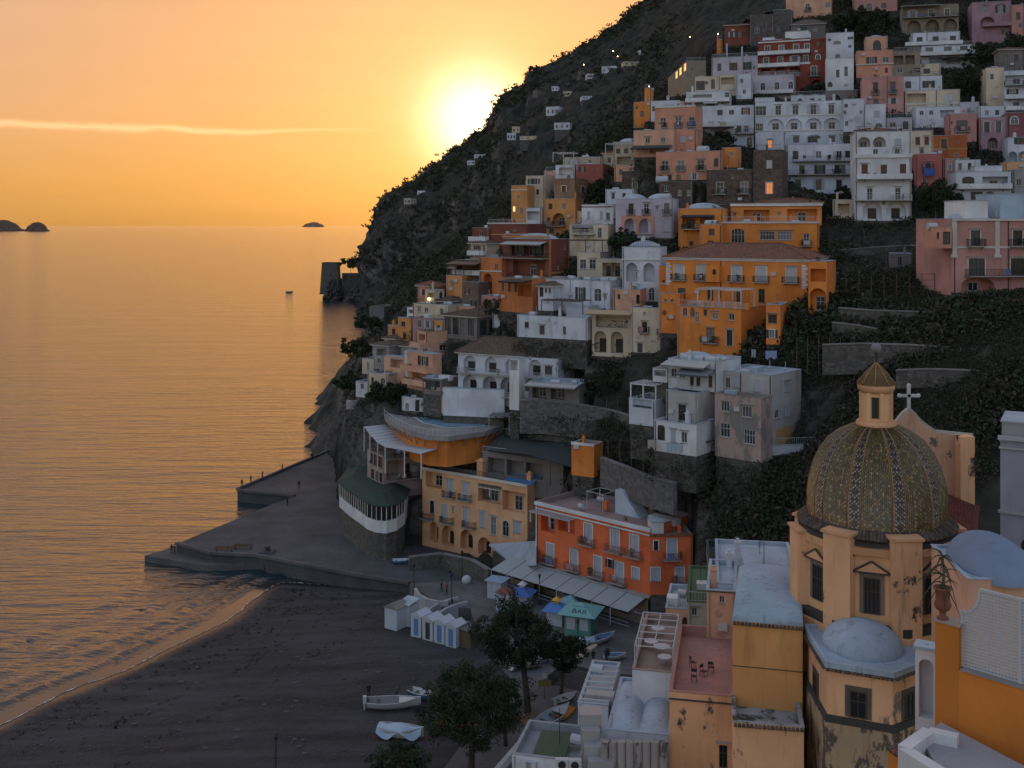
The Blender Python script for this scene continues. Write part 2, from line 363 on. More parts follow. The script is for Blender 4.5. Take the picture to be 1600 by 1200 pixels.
for a, b in (((371, 767), (460, 776)), ((276, 851), (331, 866)), ((331, 866), (397, 869)), ((397, 869), (470, 883)), ((470, 883), (545, 898)), ((545, 898), (640, 913)), ((371, 766), (512, 706))):
    p, q = G(*a, 2.4), G(*b, 2.4); d = (q - p).normalized(); n = Vector((-d.y, d.x, 0)) * .35; mb.prism([(p + n)[:], (q + n)[:], (q - n)[:], (p - n)[:]], 2.4, 2.85)
kind(mb.build('quay_kerb', M_QUAYL), 'structure', 'raised concrete kerb along the quay edge')
# plaza, promenade and lower ramp behind the beach
slab('plaza', [(640, 912), (760, 905), (1090, 960), (1060, 1060), (960, 1052), (880, 1036), (800, 1015), (745, 985), (735, 950), (690, 948)], 3.4, -2, M_PAVE, 'paved seafront square in front of the restaurants')
slab('promenade', [(742, 985), (800, 1015), (880, 1040), (960, 1056), (985, 1110), (860, 1250), (650, 1260), (760, 1110), (800, 1060)], 2.75, -2, M_PAVE, 'pale paved path behind the beach trees')

# mountain behind the town
RIDGE = [(560, 420, 870), (570, 402, 876), (579, 385, 884), (585, 365, 892), (589, 340, 902), (596, 321, 912), (620, 306, 930), (650, 289, 950), (670, 270, 970), (690, 262, 985), (697, 250, 992), (715, 236, 1010), (745, 217, 1040), (763, 206, 1056), (767, 188, 1064), (774, 170, 1074), (787, 148, 1090), (805, 141, 1105), (822, 136, 1120), (827, 116, 1130), (850, 102, 1150), (868, 97, 1165), (880, 88, 1180), (893, 84, 1190), (906, 72, 1200), (918, 70, 1212), (935, 58, 1230), (948, 44, 1240), (962, 38, 1250), (985, 16, 1280), (1010, -3, 1300), (1080, -50, 1350), (1200, -115, 1420), (1400, -205, 1500), (1750, -350, 1600)]
FOOT = [(560, 500, 660), (600, 500, 640), (700, 480, 560), (760, 420, 500), (820, 360, 460), (900, 290, 430), (1000, 200, 420), (1100, 90, 420), (1200, 25, 420), (1400, -10, 430), (1750, -40, 460)]
rx = np.array([r[0] for r in RIDGE]); ry = np.array([r[1] for r in RIDGE]); rY = np.array([r[2] for r in RIDGE]); fx = np.array([r[0] for r in FOOT]); fy = np.array([r[1] for r in FOOT]); fY = np.array([r[2] for r in FOOT])
NXm, NT_, NB = 420, 190, 14
cols = np.concatenate([np.linspace(560, 1060, 330), np.linspace(1064, 1700, 90)])
MV = np.zeros((NT_ + NB, NXm, 3))
for i, px in enumerate(cols):
    r = W(px, np.interp(px, rx, ry), np.interp(px, rx, rY)); f = W(px, np.interp(px, fx, fy), np.interp(px, fx, fY))
    for j in range(NT_):
        s = j / (NT_ - 1); p = r.lerp(f, s); p.z += 22 * math.sin(math.pi * s) * float(np.interp(px, (680, 960), (1.3, .3)))
        q = Vector((p.x * .012, p.y * .006, p.z * .012)); n = mn.ridged_multi_fractal(q * 1.5, .9, 2.1, 6, 1, 2) - 1.1; n2 = fbm(q * 7 + Vector((5, 0, 0)), 4)
        k = min(1, s * 6); p.z += k * (4 * n + 2 * n2); p.y -= k * (11 * n + 4 * n2); p.x += k * 4 * fbm(q * 3 + Vector((0, 9, 0)), 3)
        if s == 0: p.z += 2.2 * fbm(Vector((px * .09, 0, 0)), 4)
        MV[NB + j, i] = p
    for j in range(NB): s = (NB - j) / NB; MV[j, i] = (r.x * (1 + .25 * s), r.y + 420 * s, MV[NB, i, 2] - 260 * s * s - 20 * s)
def mountain_mat():
    t = NT('mountain_rock_and_scrub'); t.co = t.n('NewGeometry').outputs['Position']; g = t.n('NewGeometry')
    def m(sc):
        x = t.n('Mapping'); x.inputs['Scale'].default_value = sc; t.lk(t.co, x.inputs[0]); return x.outputs[0]
    a = t.noise(.011, 6, m((1, 1, 1)), .65); b = t.noise(1, 5, m((.09, .09, .022)), .65); c = t.noise(.16, 5, m((1, 1, 1)), .7)
    rock = t.mix(t.ramp(b, [(.35, (0, 0, 0)), (.7, (1, 1, 1))]), (.075, .066, .064), (.21, .185, .17)); grn = t.mix(t.ramp(c, [(.35, (0, 0, 0)), (.7, (1, 1, 1))]), (.022, .026, .024), (.075, .074, .06))
    nz = t.n('SeparateXYZ'); t.lk(g.outputs['Normal'], nz.inputs[0]); f = t.math('ADD', t.math('MULTIPLY', nz.outputs[2], .75), t.math('ADD', t.math('MULTIPLY', a, 1.1), t.math('MULTIPLY', c, .35)))
    t.col(t.mix(t.ramp(f, [(.82, (0, 0, 0)), (1.02, (1, 1, 1))]), rock, grn)); t.rough(1); t.b.inputs['Specular IOR Level'].default_value = .1
    t.bump(t.math('ADD', b, c), 1, 3.5); return t.m
mtn = kind(grid_mesh('mountain', MV[..., 0], MV[..., 1], MV[..., 2], mountain_mat()), 'structure', 'steep dark mountain spur falling to the sea')

def clumps(name, C, size, nleaf, spread, mats, flatz=.7, seed=1, lab='dense scrub', parent=None):
    """many small leaf faces scattered in clumps: C = (n,3) centres, size = leaf size, spread = clump radius"""
    g = np.random.default_rng(seed); n = len(C); k = n * nleaf
    sz = np.repeat(np.broadcast_to(np.asarray(size, float), (n,)), nleaf) * g.uniform(.6, 1.4, k); sp = np.repeat(np.broadcast_to(np.asarray(spread, float), (n,)), nleaf)
    d = g.normal(size=(k, 3)); d /= np.linalg.norm(d, axis=1)[:, None]; d *= (g.uniform(.25, 1, k) ** .5)[:, None]; d[:, 2] *= flatz
    P = np.repeat(C, nleaf, 0) + d * sp[:, None]
    a = g.normal(size=(k, 3)); a /= np.linalg.norm(a, axis=1)[:, None]; b = np.cross(a, g.normal(size=(k, 3))); b /= np.linalg.norm(b, axis=1)[:, None]
    v = np.stack([P - a * sz[:, None], P + b * sz[:, None] * .55, P + a * sz[:, None], P - b * sz[:, None] * .55], 1).reshape(-1, 3)
    me = bpy.data.meshes.new(name); me.vertices.add(k * 4); me.vertices.foreach_set('co', v.ravel()); me.loops.add(k * 4); me.loops.foreach_set('vertex_index', np.arange(k * 4))
    me.polygons.add(k); me.polygons.foreach_set('loop_start', np.arange(k) * 4); me.polygons.foreach_set('loop_total', np.full(k, 4))
    for m in mats: me.materials.append(m)
    if len(mats) > 1: me.polygons.foreach_set('material_index', np.repeat(g.integers(0, len(mats), n), nleaf))
    me.update(calc_edges=True); return obj(name, me, parent)
def leaf(name, rgb):
    k = ('lf', name)
    if k not in MATS:
        t = NT(name); t.co = t.n('NewGeometry').outputs['Position']; t.col(t.mix(t.noise(.6, 3, t.co), tuple(v * .55 for v in rgb), tuple(v * 1.5 for v in rgb))); t.rough(.85); t.b.inputs['Specular IOR Level'].default_value = .2; MATS[k] = t.m
    return MATS[k]
LV = [leaf('dark_leaves', (.022, .03, .018)), leaf('olive_leaves', (.042, .042, .025)), leaf('dry_leaves', (.065, .055, .042)), leaf('green_leaves', (.035, .05, .024))]
ii = rng.integers(0, NXm, 15000); jj = rng.integers(NB + 1, NB + NT_, 15000); Cm = MV[jj, ii] + rng.normal(size=(15000, 3)) * 2
keep = np.array([fbm(Vector(c) * .014, 4) > -.12 for c in Cm]); Cm = Cm[keep]; dist = Cm[:, 1]
kind(clumps('mountain_scrub', Cm, 1.0 * dist / 900, 9, 2.0 * dist / 900, LV[:2] + [LV[3]], .6, 5), 'stuff', 'dark scrub covering the mountain side')

# headland rock and islands
def rock_heap(name, cx, cy, rx_, ry_, h, mat, label, seed, n=70, m=40, zb=-3, prof=None, parent=None, rough=.16):
    X, Y, Z = [np.zeros((m, n + 1)) for _ in range(3)]
    for j in range(m):
        for i in range(n + 1):
            a = 2 * math.pi * (i % n) / n; s = j / (m - 1); rr = math.sqrt(max(0, 1 - s)) if prof is None else prof(1 - s); p = Vector((math.cos(a) * 2, math.sin(a) * 2, s * 2.5 + seed)); k = 1 + rough * 2 * fbm(p, 5) + rough * fbm(p * 3.3, 4)
            X[j, i] = cx + rx_ * rr * k * math.cos(a); Y[j, i] = cy + ry_ * rr * k * math.sin(a); Z[j, i] = zb + (h - zb) * s * (1 + .12 * fbm(p * 1.3, 4))
    return grid_mesh(name, X, Y, Z, mat, False)
M_ROCK = masonry('cliff_rock', (.075, .068, .06), .35, .5, 1.0)
for k, (a, b) in enumerate((((498, 470), (536, 470)), ((530, 472), (590, 472)), ((575, 474), (650, 474)))):
    p, q = G(*a, 0), G(*b, 0); w = (q.x - p.x) / 2
    kind(rock_heap('headland_rock', (p.x + q.x) / 2, p.y + 22, w * 1.05, 26, (18, 14, 24)[k], M_ROCK, '', 3 + k * 4), 'structure', ('rock under the old watchtower', 'low rocky neck behind the watchtower', 'dark rocks at the foot of the mountain')[k])
M_ISL = flat('island_rock', (.05, .042, .04), 1, 0, .4, .002)
for x0, x1, yt, yb, lab in ((-30, 39, 344, 361, 'larger rocky islet at the left edge of the sea'), (37, 78, 347, 361.5, 'smaller rounded islet beside the larger one'), (471, 509, 347, 354.5, 'tiny flat islet on the far horizon')):
    p, q = G(x0, yb, 0), G(x1, yb, 0); h = (yb - yt) * p.y / F * .95
    kind(rock_heap('island', (p.x + q.x) / 2, p.y, (q.x - p.x) / 2 * .98, (q.x - p.x) * .3, h, M_ISL, '', x0 * .1, 60, 24, -5, rough=.1), 'structure', lab)
# lines of dark seaweed and driftwood left by the tide
wk = []
for d0, n in ((5.5, 190), (9.5, 110), (15, 150), (22, 90)):
    ln_ = offset_line(d0, 1.6, d0)
    for _ in range(n): p = ln_[random.randrange(len(ln_))] + np.array([random.gauss(0, .9), random.gauss(0, .9)]); wk.append((p[0], p[1], float(beach_z(np.array([p[0]]), np.array([p[1]]))[0]) + .05))
kind(clumps('seaweed_wrack', np.array(wk), .09, 9, .35, [leaf('dry_wrack', (.02, .017, .013)), leaf('pale_wrack', (.09, .08, .065))], .12, 31), 'stuff', 'dark lines of seaweed left on the beach by the tide')
# ================================================================== buildings: builder
CACHE = {}
def cached(key, fn):
    if key not in CACHE: CACHE[key] = fn()
    return CACHE[key]
def rnd(v, q=.1): return max(q, round(v / q) * q)
def arc_pts(w, h, arch, n=10):
    """outline of an opening centred on x=0, bottom z=0"""
    if not arch: return [(-w / 2, 0), (w / 2, 0), (w / 2, h), (-w / 2, h)]
    ah = min(w / 2, h * .6) * arch; zs = h - ah
    return [(-w / 2, 0), (w / 2, 0)] + [(w / 2 * math.cos(math.pi * i / n), zs + ah * math.sin(math.pi * i / n)) for i in range(n + 1)]
def plate(mb, pts, y0, y1, mi=0):
    n = len(pts); mb.add([(x, y0, z) for x, z in pts] + [(x, y1, z) for x, z in pts], [tuple(range(n)), tuple(range(n, 2 * n))[::-1]] + [(i, n + i, n + (i + 1) % n, (i + 1) % n) for i in range(n)], mi); return mb
def ring(mb, pi, po, y0, y1):
    """closed ring between two outlines with the same number of points"""
    n = len(pi); mb.add([(x, y0, z) for x, z in pi] + [(x, y0, z) for x, z in po] + [(x, y1, z) for x, z in pi] + [(x, y1, z) for x, z in po],
        [(i, (i + 1) % n, n + (i + 1) % n, n + i) for i in range(n)] + [(2 * n + i, 3 * n + i, 3 * n + (i + 1) % n, 2 * n + (i + 1) % n) for i in range(n)] + [(i, 2 * n + i, 2 * n + (i + 1) % n, (i + 1) % n) for i in range(n)] + [(n + i, n + (i + 1) % n, 3 * n + (i + 1) % n, 3 * n + i) for i in range(n)])
def me_pane(w, h, arch, y, mat): return cached(('pane', w, h, arch, y, mat.name), lambda: plate(MB(), arc_pts(w, h, arch), y, y + .04).mesh('window', mat))
def me_frame(w, h, arch, y, mat, bars=1):
    def f():
        mb = MB(); t = min(.09, w * .09); po = arc_pts(w, h, arch); pi = arc_pts(w - 2 * t, h - 2 * t, arch); pi = [(x, z + t) for x, z in pi]; ring(mb, pi, po, y - .05, y + .02)
        for k in range(bars): x = -w / 2 + w * (k + 1) / (bars + 1); mb.box(x - .035, x + .035, y - .045, y + .01, t, h - t * (3 if arch else 1))
        if h > 1.5: mb.box(-w / 2 + t, w / 2 - t, y - .04, y + .01, h * .62 - .03, h * .62 + .03)
        return mb.mesh('frame', mat)
    return cached(('frame', w, h, arch, y, mat.name, bars), f)
def me_surround(w, h, arch, mat, t=.16):
    def f():
        mb = MB(); po = arc_pts(w + 2 * t, h + t, arch); pi = arc_pts(w, h, arch); ring(mb, pi, po, -.05, .02); return mb.mesh('surround', mat)
    return cached(('sur', w, h, arch, mat.name, t), f)
def me_shutter(w, h, mat):
    def f():
        mb = MB(); mb.box(-w / 2, w / 2, -.05, 0, 0, h); n = max(3, int(h / .22))
        for k in range(n): z = h * (k + .2) / n; mb.box(-w / 2 + .05, w / 2 - .05, -.07, -.05, z, z + h / n * .55)
        return mb.mesh('shutter', mat)
    return cached(('shu', w, h, mat.name), f)
def me_rail(L, d, mat, h=.95, sp=.16):
    def f():
        mb = MB(); r = .022
        def run(a, b):
            mb.bar((*a, h), (*b, h), .035); mb.bar((*a, .08), (*b, .08), .025); n = max(1, int(math.dist(a, b) / sp))
            for k in range(n + 1): x = a[0] + (b[0] - a[0]) * k / n; y = a[1] + (b[1] - a[1]) * k / n; mb.bar((x, y, 0), (x, y, h), r)
        run((-L / 2, -d), (L / 2, -d))
        if d > .2: run((-L / 2, 0), (-L / 2, -d)); run((L / 2, 0), (L / 2, -d))
        return mb.mesh('railing', mat)
    return cached(('rail', L, d, mat.name, h, sp), f)
def me_slab(L, d, mat, t=.14):
    def f():
        mb = MB(); mb.box(-L / 2, L / 2, -d, .02, -t, 0)
        for x in (-L * .36, L * .36): mb.add([(x - .07, 0, -t), (x + .07, 0, -t), (x + .07, -d * .75, -t), (x - .07, -d * .75, -t), (x - .07, 0, -t - .35), (x + .07, 0, -t - .35)], [(0, 4, 5, 1), (4, 3, 2, 5), (0, 3, 4), (1, 5, 2)])
        return mb.mesh('balcony', mat)
    return cached(('slab', L, d, mat.name), f)
def me_parapet(L, d, mat, h=.9):
    def f():
        mb = MB(); t = .14; mb.box(-L / 2, L / 2, -d, -d + t, 0, h)
        if d > .5: mb.box(-L / 2, -L / 2 + t, -d + t, 0, 0, h); mb.box(L / 2 - t, L / 2, -d + t, 0, 0, h)
        return mb.mesh('parapet', mat)
    return cached(('par', L, d, mat.name, h), f)

def corrug(mb, P0, eu, er, L, Rn, a0, a1, slope, pitch=.42, lift=.09):
    """tiled slope: eave starts at P0 along eu (length L), runs along er (horizontal length Rn, rising slope per metre); a0,a1 hip insets"""
    n = max(2, int(L / pitch)); P0 = Vector(P0); eu = Vector(eu); er = Vector(er)
    def top(s):
        r = Rn
        if a0 > 1e-6: r = min(r, s * Rn / a0)
        if a1 > 1e-6: r = min(r, (L - s) * Rn / a1)
        return max(r, 0)
    prev = None
    for k in range(n * 4 + 1):
        s = L * k / (n * 4); z = lift * (0, .75, 1, .75)[k % 4]; r = top(s); a = P0 + eu * s + Vector((0, 0, z)); b = P0 + eu * s + er * r + Vector((0, 0, r * slope + z))
        if prev: mb.add([prev[0], a, b, prev[1]], [(0, 1, 2, 3)])
        prev = (a, b)
def tile_roof(parent, x0, x1, y0, y1, z, rise, over=.45, hip=True, mat=None, name='roof'):
    mb = MB(); x0 -= over; x1 += over; y0 -= over; y1 += over; w, d = x1 - x0, y1 - y0; h = d / 2; a = min(h, w / 2) if hip else 0; sl = rise / h
    corrug(mb, (x0, y0, z), (1, 0, 0), (0, 1, 0), w, h, a, a, sl); corrug(mb, (x1, y1, z), (-1, 0, 0), (0, -1, 0), w, h, a, a, sl)
    if hip: corrug(mb, (x1, y0, z), (0, 1, 0), (-1, 0, 0), d, a, h, h, rise / a); corrug(mb, (x0, y1, z), (0, -1, 0), (1, 0, 0), d, a, h, h, rise / a)
    r = mb.build(name, mat or M_TILE, parent)
    m2 = MB(); m2.box(x0 + .05, x1 - .05, y0 + .05, y1 - .05, z - .16, z - .01); m2.build('eave', M_TRIM, r)
    m3 = MB(); zr = z + rise + .06; m3.bar((x0 + a, y0 + h, zr), (x1 - a, y0 + h, zr), .16, n=6)
    if hip:
        for cx, cy, ex in ((x0, y0, x0 + a), (x1, y0, x1 - a), (x0, y1, x0 + a), (x1, y1, x1 - a)): m3.bar((cx, cy, z + .1), (ex, y0 + h, zr), .14, n=6)
    m3.build('ridge', mat or M_TILE, r)
    return r

HOUSES = []
COLORS = dict(white=(.66, .66, .66), cool=(.6, .62, .66), cream=(.6, .5, .37), lilac=(.5, .45, .5), salmon=(.6, .28, .18), peach=(.66, .37, .24), orange=(.8, .25, .045), deep=(.6, .2, .06), red=(.24, .055, .035), redb=(.22, .07, .045),
    pink=(.52, .26, .22), coral=(.5, .16, .14), yellow=(.78, .42, .22), ochre=(.62, .28, .09), brown=(.17, .12, .095), stone=(.2, .18, .16), mauve=(.36, .22, .25), olive=(.28, .23, .17), grey=(.32, .31, .3), amber=(.76, .27, .06))
class House:
    def __init__(s, label, x0, x1, yt, yb, Y, yaw=0, dep=8, col='white', rows=(), right=(), left=(), x2=None, roof='flat', name='house', cat='house', group=None, found=5, trim=None, ph=.55, bands=(), balc=(), roofmat=None, wallmat=None, jamb=None, rise=1.6):
        s.Y = Y; s.x0 = x0; s.found = found; s.yaw = R(yaw); c, sn = math.cos(s.yaw), math.sin(s.yaw); s.c, s.sn = c, sn; s.XA = Y * (x0 - 800) / F
        zt = CZ + Y * (HZ - yt) / F; zb = CZ + Y * (HZ - yb) / F; s.zb = zb; s.H = H = zt - zb
        k = (x1 - 800) / F; s.W = Wd = (k * Y - s.XA) / (c - k * sn)
        XB, YB = s.XA + Wd * c, Y + Wd * sn
        if x2 is not None: k2 = (x2 - 800) / F; d2 = (k2 * YB - XB) / (-sn - k2 * c); dep = d2 if 1 < d2 < 22 else dep
        s.D = dep; s.col = COLORS[col] if isinstance(col, str) else col; s.mat = wallmat or plaster(s.col); s.trim = trim
        assert .3 < Wd < 90 and H > .5, (label, Wd, dep, H)
        s.o = thing(name, label, cat, (s.XA, Y, zb), s.yaw, group); s.op = {'f': [], 'r': [], 'l': []}; s.bals = []; s.roofkind = roof
        for pl, rw in (('f', rows), ('r', right), ('l', left)):
            for r in rw: s.row(pl, *r)
        s.bal(balc)
        s.walls(); s.roofs(roof, ph, roofmat, rise)
        for b in bands: s.band(*b)
        if found:
            MB().box(.12, Wd - .12, .12, dep - .12, -found, .02).build('foundation', M_STONE, s.o)
        HOUSES.append(s)
    # pixel -> local coordinate on the front (x,z), right or left (y,z) plane
    def loc(s, pl, px, py):
        k = (px - 800) / F
        if pl == 'f': t = (k * s.Y - s.XA) / (s.c - k * s.sn); Yp = s.Y + t * s.sn
        else:
            bx, by = (s.XA + s.W * s.c, s.Y + s.W * s.sn) if pl == 'r' else (s.XA, s.Y); t = (k * by - bx) / (-s.sn - k * s.c); Yp = by + t * s.c
        return t, CZ + Yp * (HZ - py) / F - s.zb
    def put(s, pl, t, z, out=0):
        """local location and rotation for something mounted on a wall plane"""
        return {'f': ((t, -out, z), 0), 'r': ((s.W + out, t, z), math.pi / 2), 'l': ((-out, t, z), -math.pi / 2)}[pl]
    def row(s, pl, typ, y0, y1, w, xs, kw=None):
        kw = kw or {}
        ref = None
        for x in xs:
            t, za = s.loc(pl, x, y1); _, zc = s.loc(pl, x, y0)
            if ref is None:      # one storey: every opening of a row shares its height above the floor
                t0, _ = s.loc(pl, x - w / 2, y1); t1, _ = s.loc(pl, x + w / 2, y1); ref = (za, max(.45, abs(t1 - t0)), max(.45, zc - za))
            s.opening(pl, typ, t, *ref[:1], *ref[1:], **kw)
    def opening(s, pl, typ, t, z, w, h, **kw):
        w, h = rnd(w), rnd(h); L = s.W if pl == 'f' else s.D; lo, hi = w / 2 + .06, L - w / 2 - .06
        if lo > hi: return
        t = min(max(t, lo), hi); z = min(max(z, .02), s.H - h - .05)
        if z < .02: return
        arch = {'a': 1, 'A': 1, 'g': .45, 'v': 1}.get(typ, 0); rec = {'L': 1.5, 'A': 1.6, 'v': .7}.get(typ, .16)
        s.op[pl].append((t - w / 2, t + w / 2, z, z + h, arch, rec)); far = s.Y > 236
        loc, rz = s.put(pl, t, z)
        if typ in 'LAv':           # deep loggia with a door or window in its back wall
            if kw.get('door', 1):
                dw, dh = rnd(min(w * .55, 1.5)), rnd(h * (.72 if typ == 'L' else .62)); p = obj('window', me_pane(dw, dh, 0, 0, kw.get('glass', M_GLASS)), s.o, s.put(pl, t, z + .02, -rec + .06)[0], rz); obj('frame', me_frame(dw, dh, 0, 0, M_FRAME if kw.get('fw', 1) else M_DARKF), p)
            if kw.get('rail'): obj('railing', me_rail(w, .05, M_IRON if kw['rail'] == 1 else M_RAILW), s.o, s.put(pl, t, z + .02, -.1)[0], rz)
            return
        glass = kw.get('glass') or random.choices((M_GLASS, M_GLASS2, M_CURT), (6, 2, 1.3))[0]
        if typ == 'w' and not arch and .7 < w < 1.5 and h > 1.2 and 'glass' not in kw and random.random() < .28: typ = 'o'; kw = dict(kw, sm=random.choice((M_SHUTD, M_SHUTB, M_SHUT)))
        fr = M_FRAME if kw.get('fw', random.random() < .6) else M_DARKF
        if typ in 'sb':            # closed shutters
            p = obj('window', me_pane(w, h, 0, .14, glass), s.o, loc, rz); sm = kw.get('sm', M_SHUT)
            for sx in (-1, 1): q = obj('shutter', me_shutter(rnd(w / 2 - .02, .02), rnd(h - .04, .05), sm), p, (sx * w / 4, .1, .02))
        else:
            p = obj('window', me_pane(w, h, arch, .13, glass), s.o, loc, rz); obj('frame', me_frame(w, h, arch, .13, fr, kw.get('bars', 1 if w < 1.7 else 3)), p)
        if typ == 'o':
            for sx in (-1, 1): obj('shutter', me_shutter(rnd(w * .5, .05), rnd(h, .05), kw.get('sm', M_SHUTD)), p, (sx * (w * .75 + .04), 0, 0))
        tr = kw.get('trim', s.trim)
        if tr: obj('surround', me_surround(w, h, arch, tr, .14), p)
        if kw.get('hood', not far and not arch and random.random() < .45): obj('hood', cached(('hood', w), lambda: MB().box(-w / 2 - .25, w / 2 + .25, -.28, .02, 0, .09).mesh('hood', M_SLAB)), p, (0, 0, h + .22))
        if typ in 'db':
            b = obj('balcony', me_slab(rnd(w + kw.get('bx', .9)), kw.get('bd', .8), M_SLAB), s.o, (loc[0], loc[1], z - .01), rz)
            s.bals.append((loc, rz, rnd(w + kw.get('bx', .9)), kw.get('bd', .8)))
            obj('railing', me_rail(rnd(w + kw.get('bx', .9)) - .08, kw.get('bd', .8) - .05, kw.get('rm', M_IRON)), b)
        elif not far and kw.get('sill', 1) and typ in 'waso': obj('sill', cached(('sill', w), lambda: MB().box(-w / 2 - .1, w / 2 + .1, -.12, .02, -.08, 0).mesh('sill', M_SLAB)), p, (0, 0, -.005))
    def bal(s, bl):
        """long balconies: (plane, x0px, x1px, ypx, depth, kind)"""
        for pl, x0, x1, y, d, k in bl:
            t0, z = s.loc(pl, x0, y); t1, _ = s.loc(pl, x1, y); t = (t0 + t1) / 2; L = rnd(abs(t1 - t0)); loc, rz = s.put(pl, t, z)
            b = obj('balcony', me_slab(L, d, M_SLAB if k != 'p' else s.mat), s.o, loc, rz)
            s.bals.append((loc, rz, L, d))
            if k == 'p': obj('parapet', me_parapet(L, d, s.mat), b)
            elif k == 'P': obj('parapet', me_parapet(L, d, M_WHITE), b)
            else: obj('railing', me_rail(L - .06, d - .05, M_IRON if k == 'i' else M_RAILW, sp=.2), b)
    def panel(s, mb, P0, ex, nn, w, h, ops):
        P0 = Vector(P0); ex = Vector(ex); nn = Vector(nn); ez = Vector((0, 0, 1)); X = lambda a, b, d=0: P0 + ex * a + ez * b - nn * d
        xs = sorted({0, w, *[v for o in ops for v in o[:2]]}); zs = sorted({0, h, *[v for o in ops for v in o[2:4]]})
        for i in range(len(xs) - 1):
            xm = (xs[i] + xs[i + 1]) / 2
            run = None
            for j in range(len(zs) - 1):
                zm = (zs[j] + zs[j + 1]) / 2; hole = any(o[0] < xm < o[1] and o[2] < zm < o[3] for o in ops)
                if not hole: run = zs[j] if run is None else run
                if (hole or j == len(zs) - 2) and run is not None:
                    ze = zs[j] if hole else zs[j + 1]; mb.add([X(xs[i], run), X(xs[i + 1], run), X(xs[i + 1], ze), X(xs[i], ze)], [(0, 1, 2, 3)]); run = None
        for x0, x1, z0, z1, arch, rec in ops:
            pts = [(x + (x0 + x1) / 2, z + z0) for x, z in arc_pts(x1 - x0, z1 - z0, arch)]; n = len(pts)
            mb.add([X(*p) for p in pts] + [X(*p, rec) for p in pts], [(i, n + i, n + (i + 1) % n, (i + 1) % n) for i in range(n)])
            if arch:
                a = pts[2:]; h2 = len(a) // 2
                for cx, seg in ((x1, a[:h2 + 1]), (x0, a[h2:])):
                    for p, q in zip(seg[:-1], seg[1:]): mb.add([X(cx, z1), X(*p), X(*q)], [(0, 1, 2)])
            if rec > .4: mb.add([X(*p, rec) for p in pts], [tuple(range(n))])
    def walls(s):
        mb = MB(); w, d, h = s.W, s.D, s.H; cl = lambda ops: s.clean(ops)
        s.panel(mb, (0, 0, 0), (1, 0, 0), (0, -1, 0), w, h, cl(s.op['f'])); s.panel(mb, (w, 0, 0), (0, 1, 0), (1, 0, 0), d, h, cl(s.op['r']))
        s.panel(mb, (0, 0, 0), (0, 1, 0), (-1, 0, 0), d, h, cl(s.op['l'])); s.panel(mb, (w, d, 0), (-1, 0, 0), (0, 1, 0), w, h, [])
        mb.build('wall', s.mat, s.o)
    def clean(s, ops):
        out = []
        for o in ops:
            if all(o[1] <= p[0] + .001 or o[0] >= p[1] - .001 or o[3] <= p[2] + .001 or o[2] >= p[3] - .001 for p in out): out.append(o)
        return out
    def roofs(s, kind_, ph, mat, rise):
        w, d, h = s.W, s.D, s.H; mat = mat or M_ROOF
        if kind_.startswith('tile'): tile_roof(s.o, 0, w, 0, d, h + .02, rise, hip=kind_ != 'tileg', mat=M_TILEG if kind_ == 'tileo' else None); return
        t = .22; mb = MB(); zi = h - ph
        mb.add([(t, t, zi), (w - t, t, zi), (w - t, d - t, zi), (t, d - t, zi)], [(0, 1, 2, 3)])
        o = [(-.05, -.05), (w + .05, -.05), (w + .05, d + .05), (-.05, d + .05)]; i = [(t, t), (w - t, t), (w - t, d - t), (t, d - t)]
        vs = [(*p, h) for p in o] + [(*p, h + .07) for p in o] + [(*p, h + .07) for p in i] + [(*p, zi) for p in i]
        mb.add(vs, [f for k in range(4) for f in ((k, (k + 1) % 4, 4 + (k + 1) % 4, 4 + k), (4 + k, 4 + (k + 1) % 4, 8 + (k + 1) % 4, 8 + k), (8 + k, 8 + (k + 1) % 4, 12 + (k + 1) % 4, 12 + k))])
        s.roof = mb.build('roof', mat, s.o)
        if kind_.startswith('vault'):
            n = int(kind_[5:] or 1)
            for k in range(n):
                ww = (w - 1) / n; b = MB(); b.ell((0, 0, 0), (ww * .52, d * .44, min(1.7, ww * .32)), 20, 7, True); b.build('vault', mat, s.roof, (.5 + ww * (k + .5), d / 2, zi), smooth=True)
    def band(s, y, hpx, proud=.08, mat=None, pl='f'):
        L = s.W if pl == 'f' else s.D; t, z = s.loc(pl, s.x0 if pl == 'f' else PX_mid(s, pl), y); hh = hpx * s.Y / F; m = MB().box(-L / 2 - proud * .4, L / 2 + proud * .4, -proud, .02, 0, hh)
        loc, rz = s.put(pl, L / 2, z); m.build('cornice', mat or M_TRIM, s.o, loc, rz)
    # things fixed to the house
    def tank(s, fx, fy, r=.5, L=1.6):
        MB().bar((-L / 2, 0, r + .1), (L / 2, 0, r + .1), r, n=10).build('water_tank', M_TANK, s.o, (s.W * fx, s.D * fy, s.H - .5), random.uniform(-.4, .4))
    def chimney(s, fx, fy, h=1.4, w=.6):
        m = MB(); m.box(-w / 2, w / 2, -w / 2, w / 2, -.6, h); m.box(-w * .65, w * .65, -w * .65, w * .65, h, h + .12); m.box(-w * .3, w * .3, -w * .3, w * .3, h + .12, h + .4); m.build('chimney', s.mat, s.o, (s.W * fx, s.D * fy, s.H))
    def dish(s, fx, fy, r=.55):
        m = MB(); m.bar((0, 0, -.4), (0, 0, 1.3), .04); m.lathe([(0, .0), (r * .5, .06), (r, .24)], 14); o = m.build('satellite_dish', M_RAILW, s.o, (s.W * fx, s.D * fy, s.H)); 
    def antenna(s, fx, fy, h=3):
        m = MB(); m.bar((0, 0, -.5), (0, 0, h), .03); 
        for k in range(5): m.bar((-.5 + .06 * k, 0, h - .15 * k), (.5 - .06 * k, 0, h - .15 * k), .015)
        m.build('antenna', M_IRON, s.o, (s.W * fx, s.D * fy, s.H), random.uniform(0, 3))
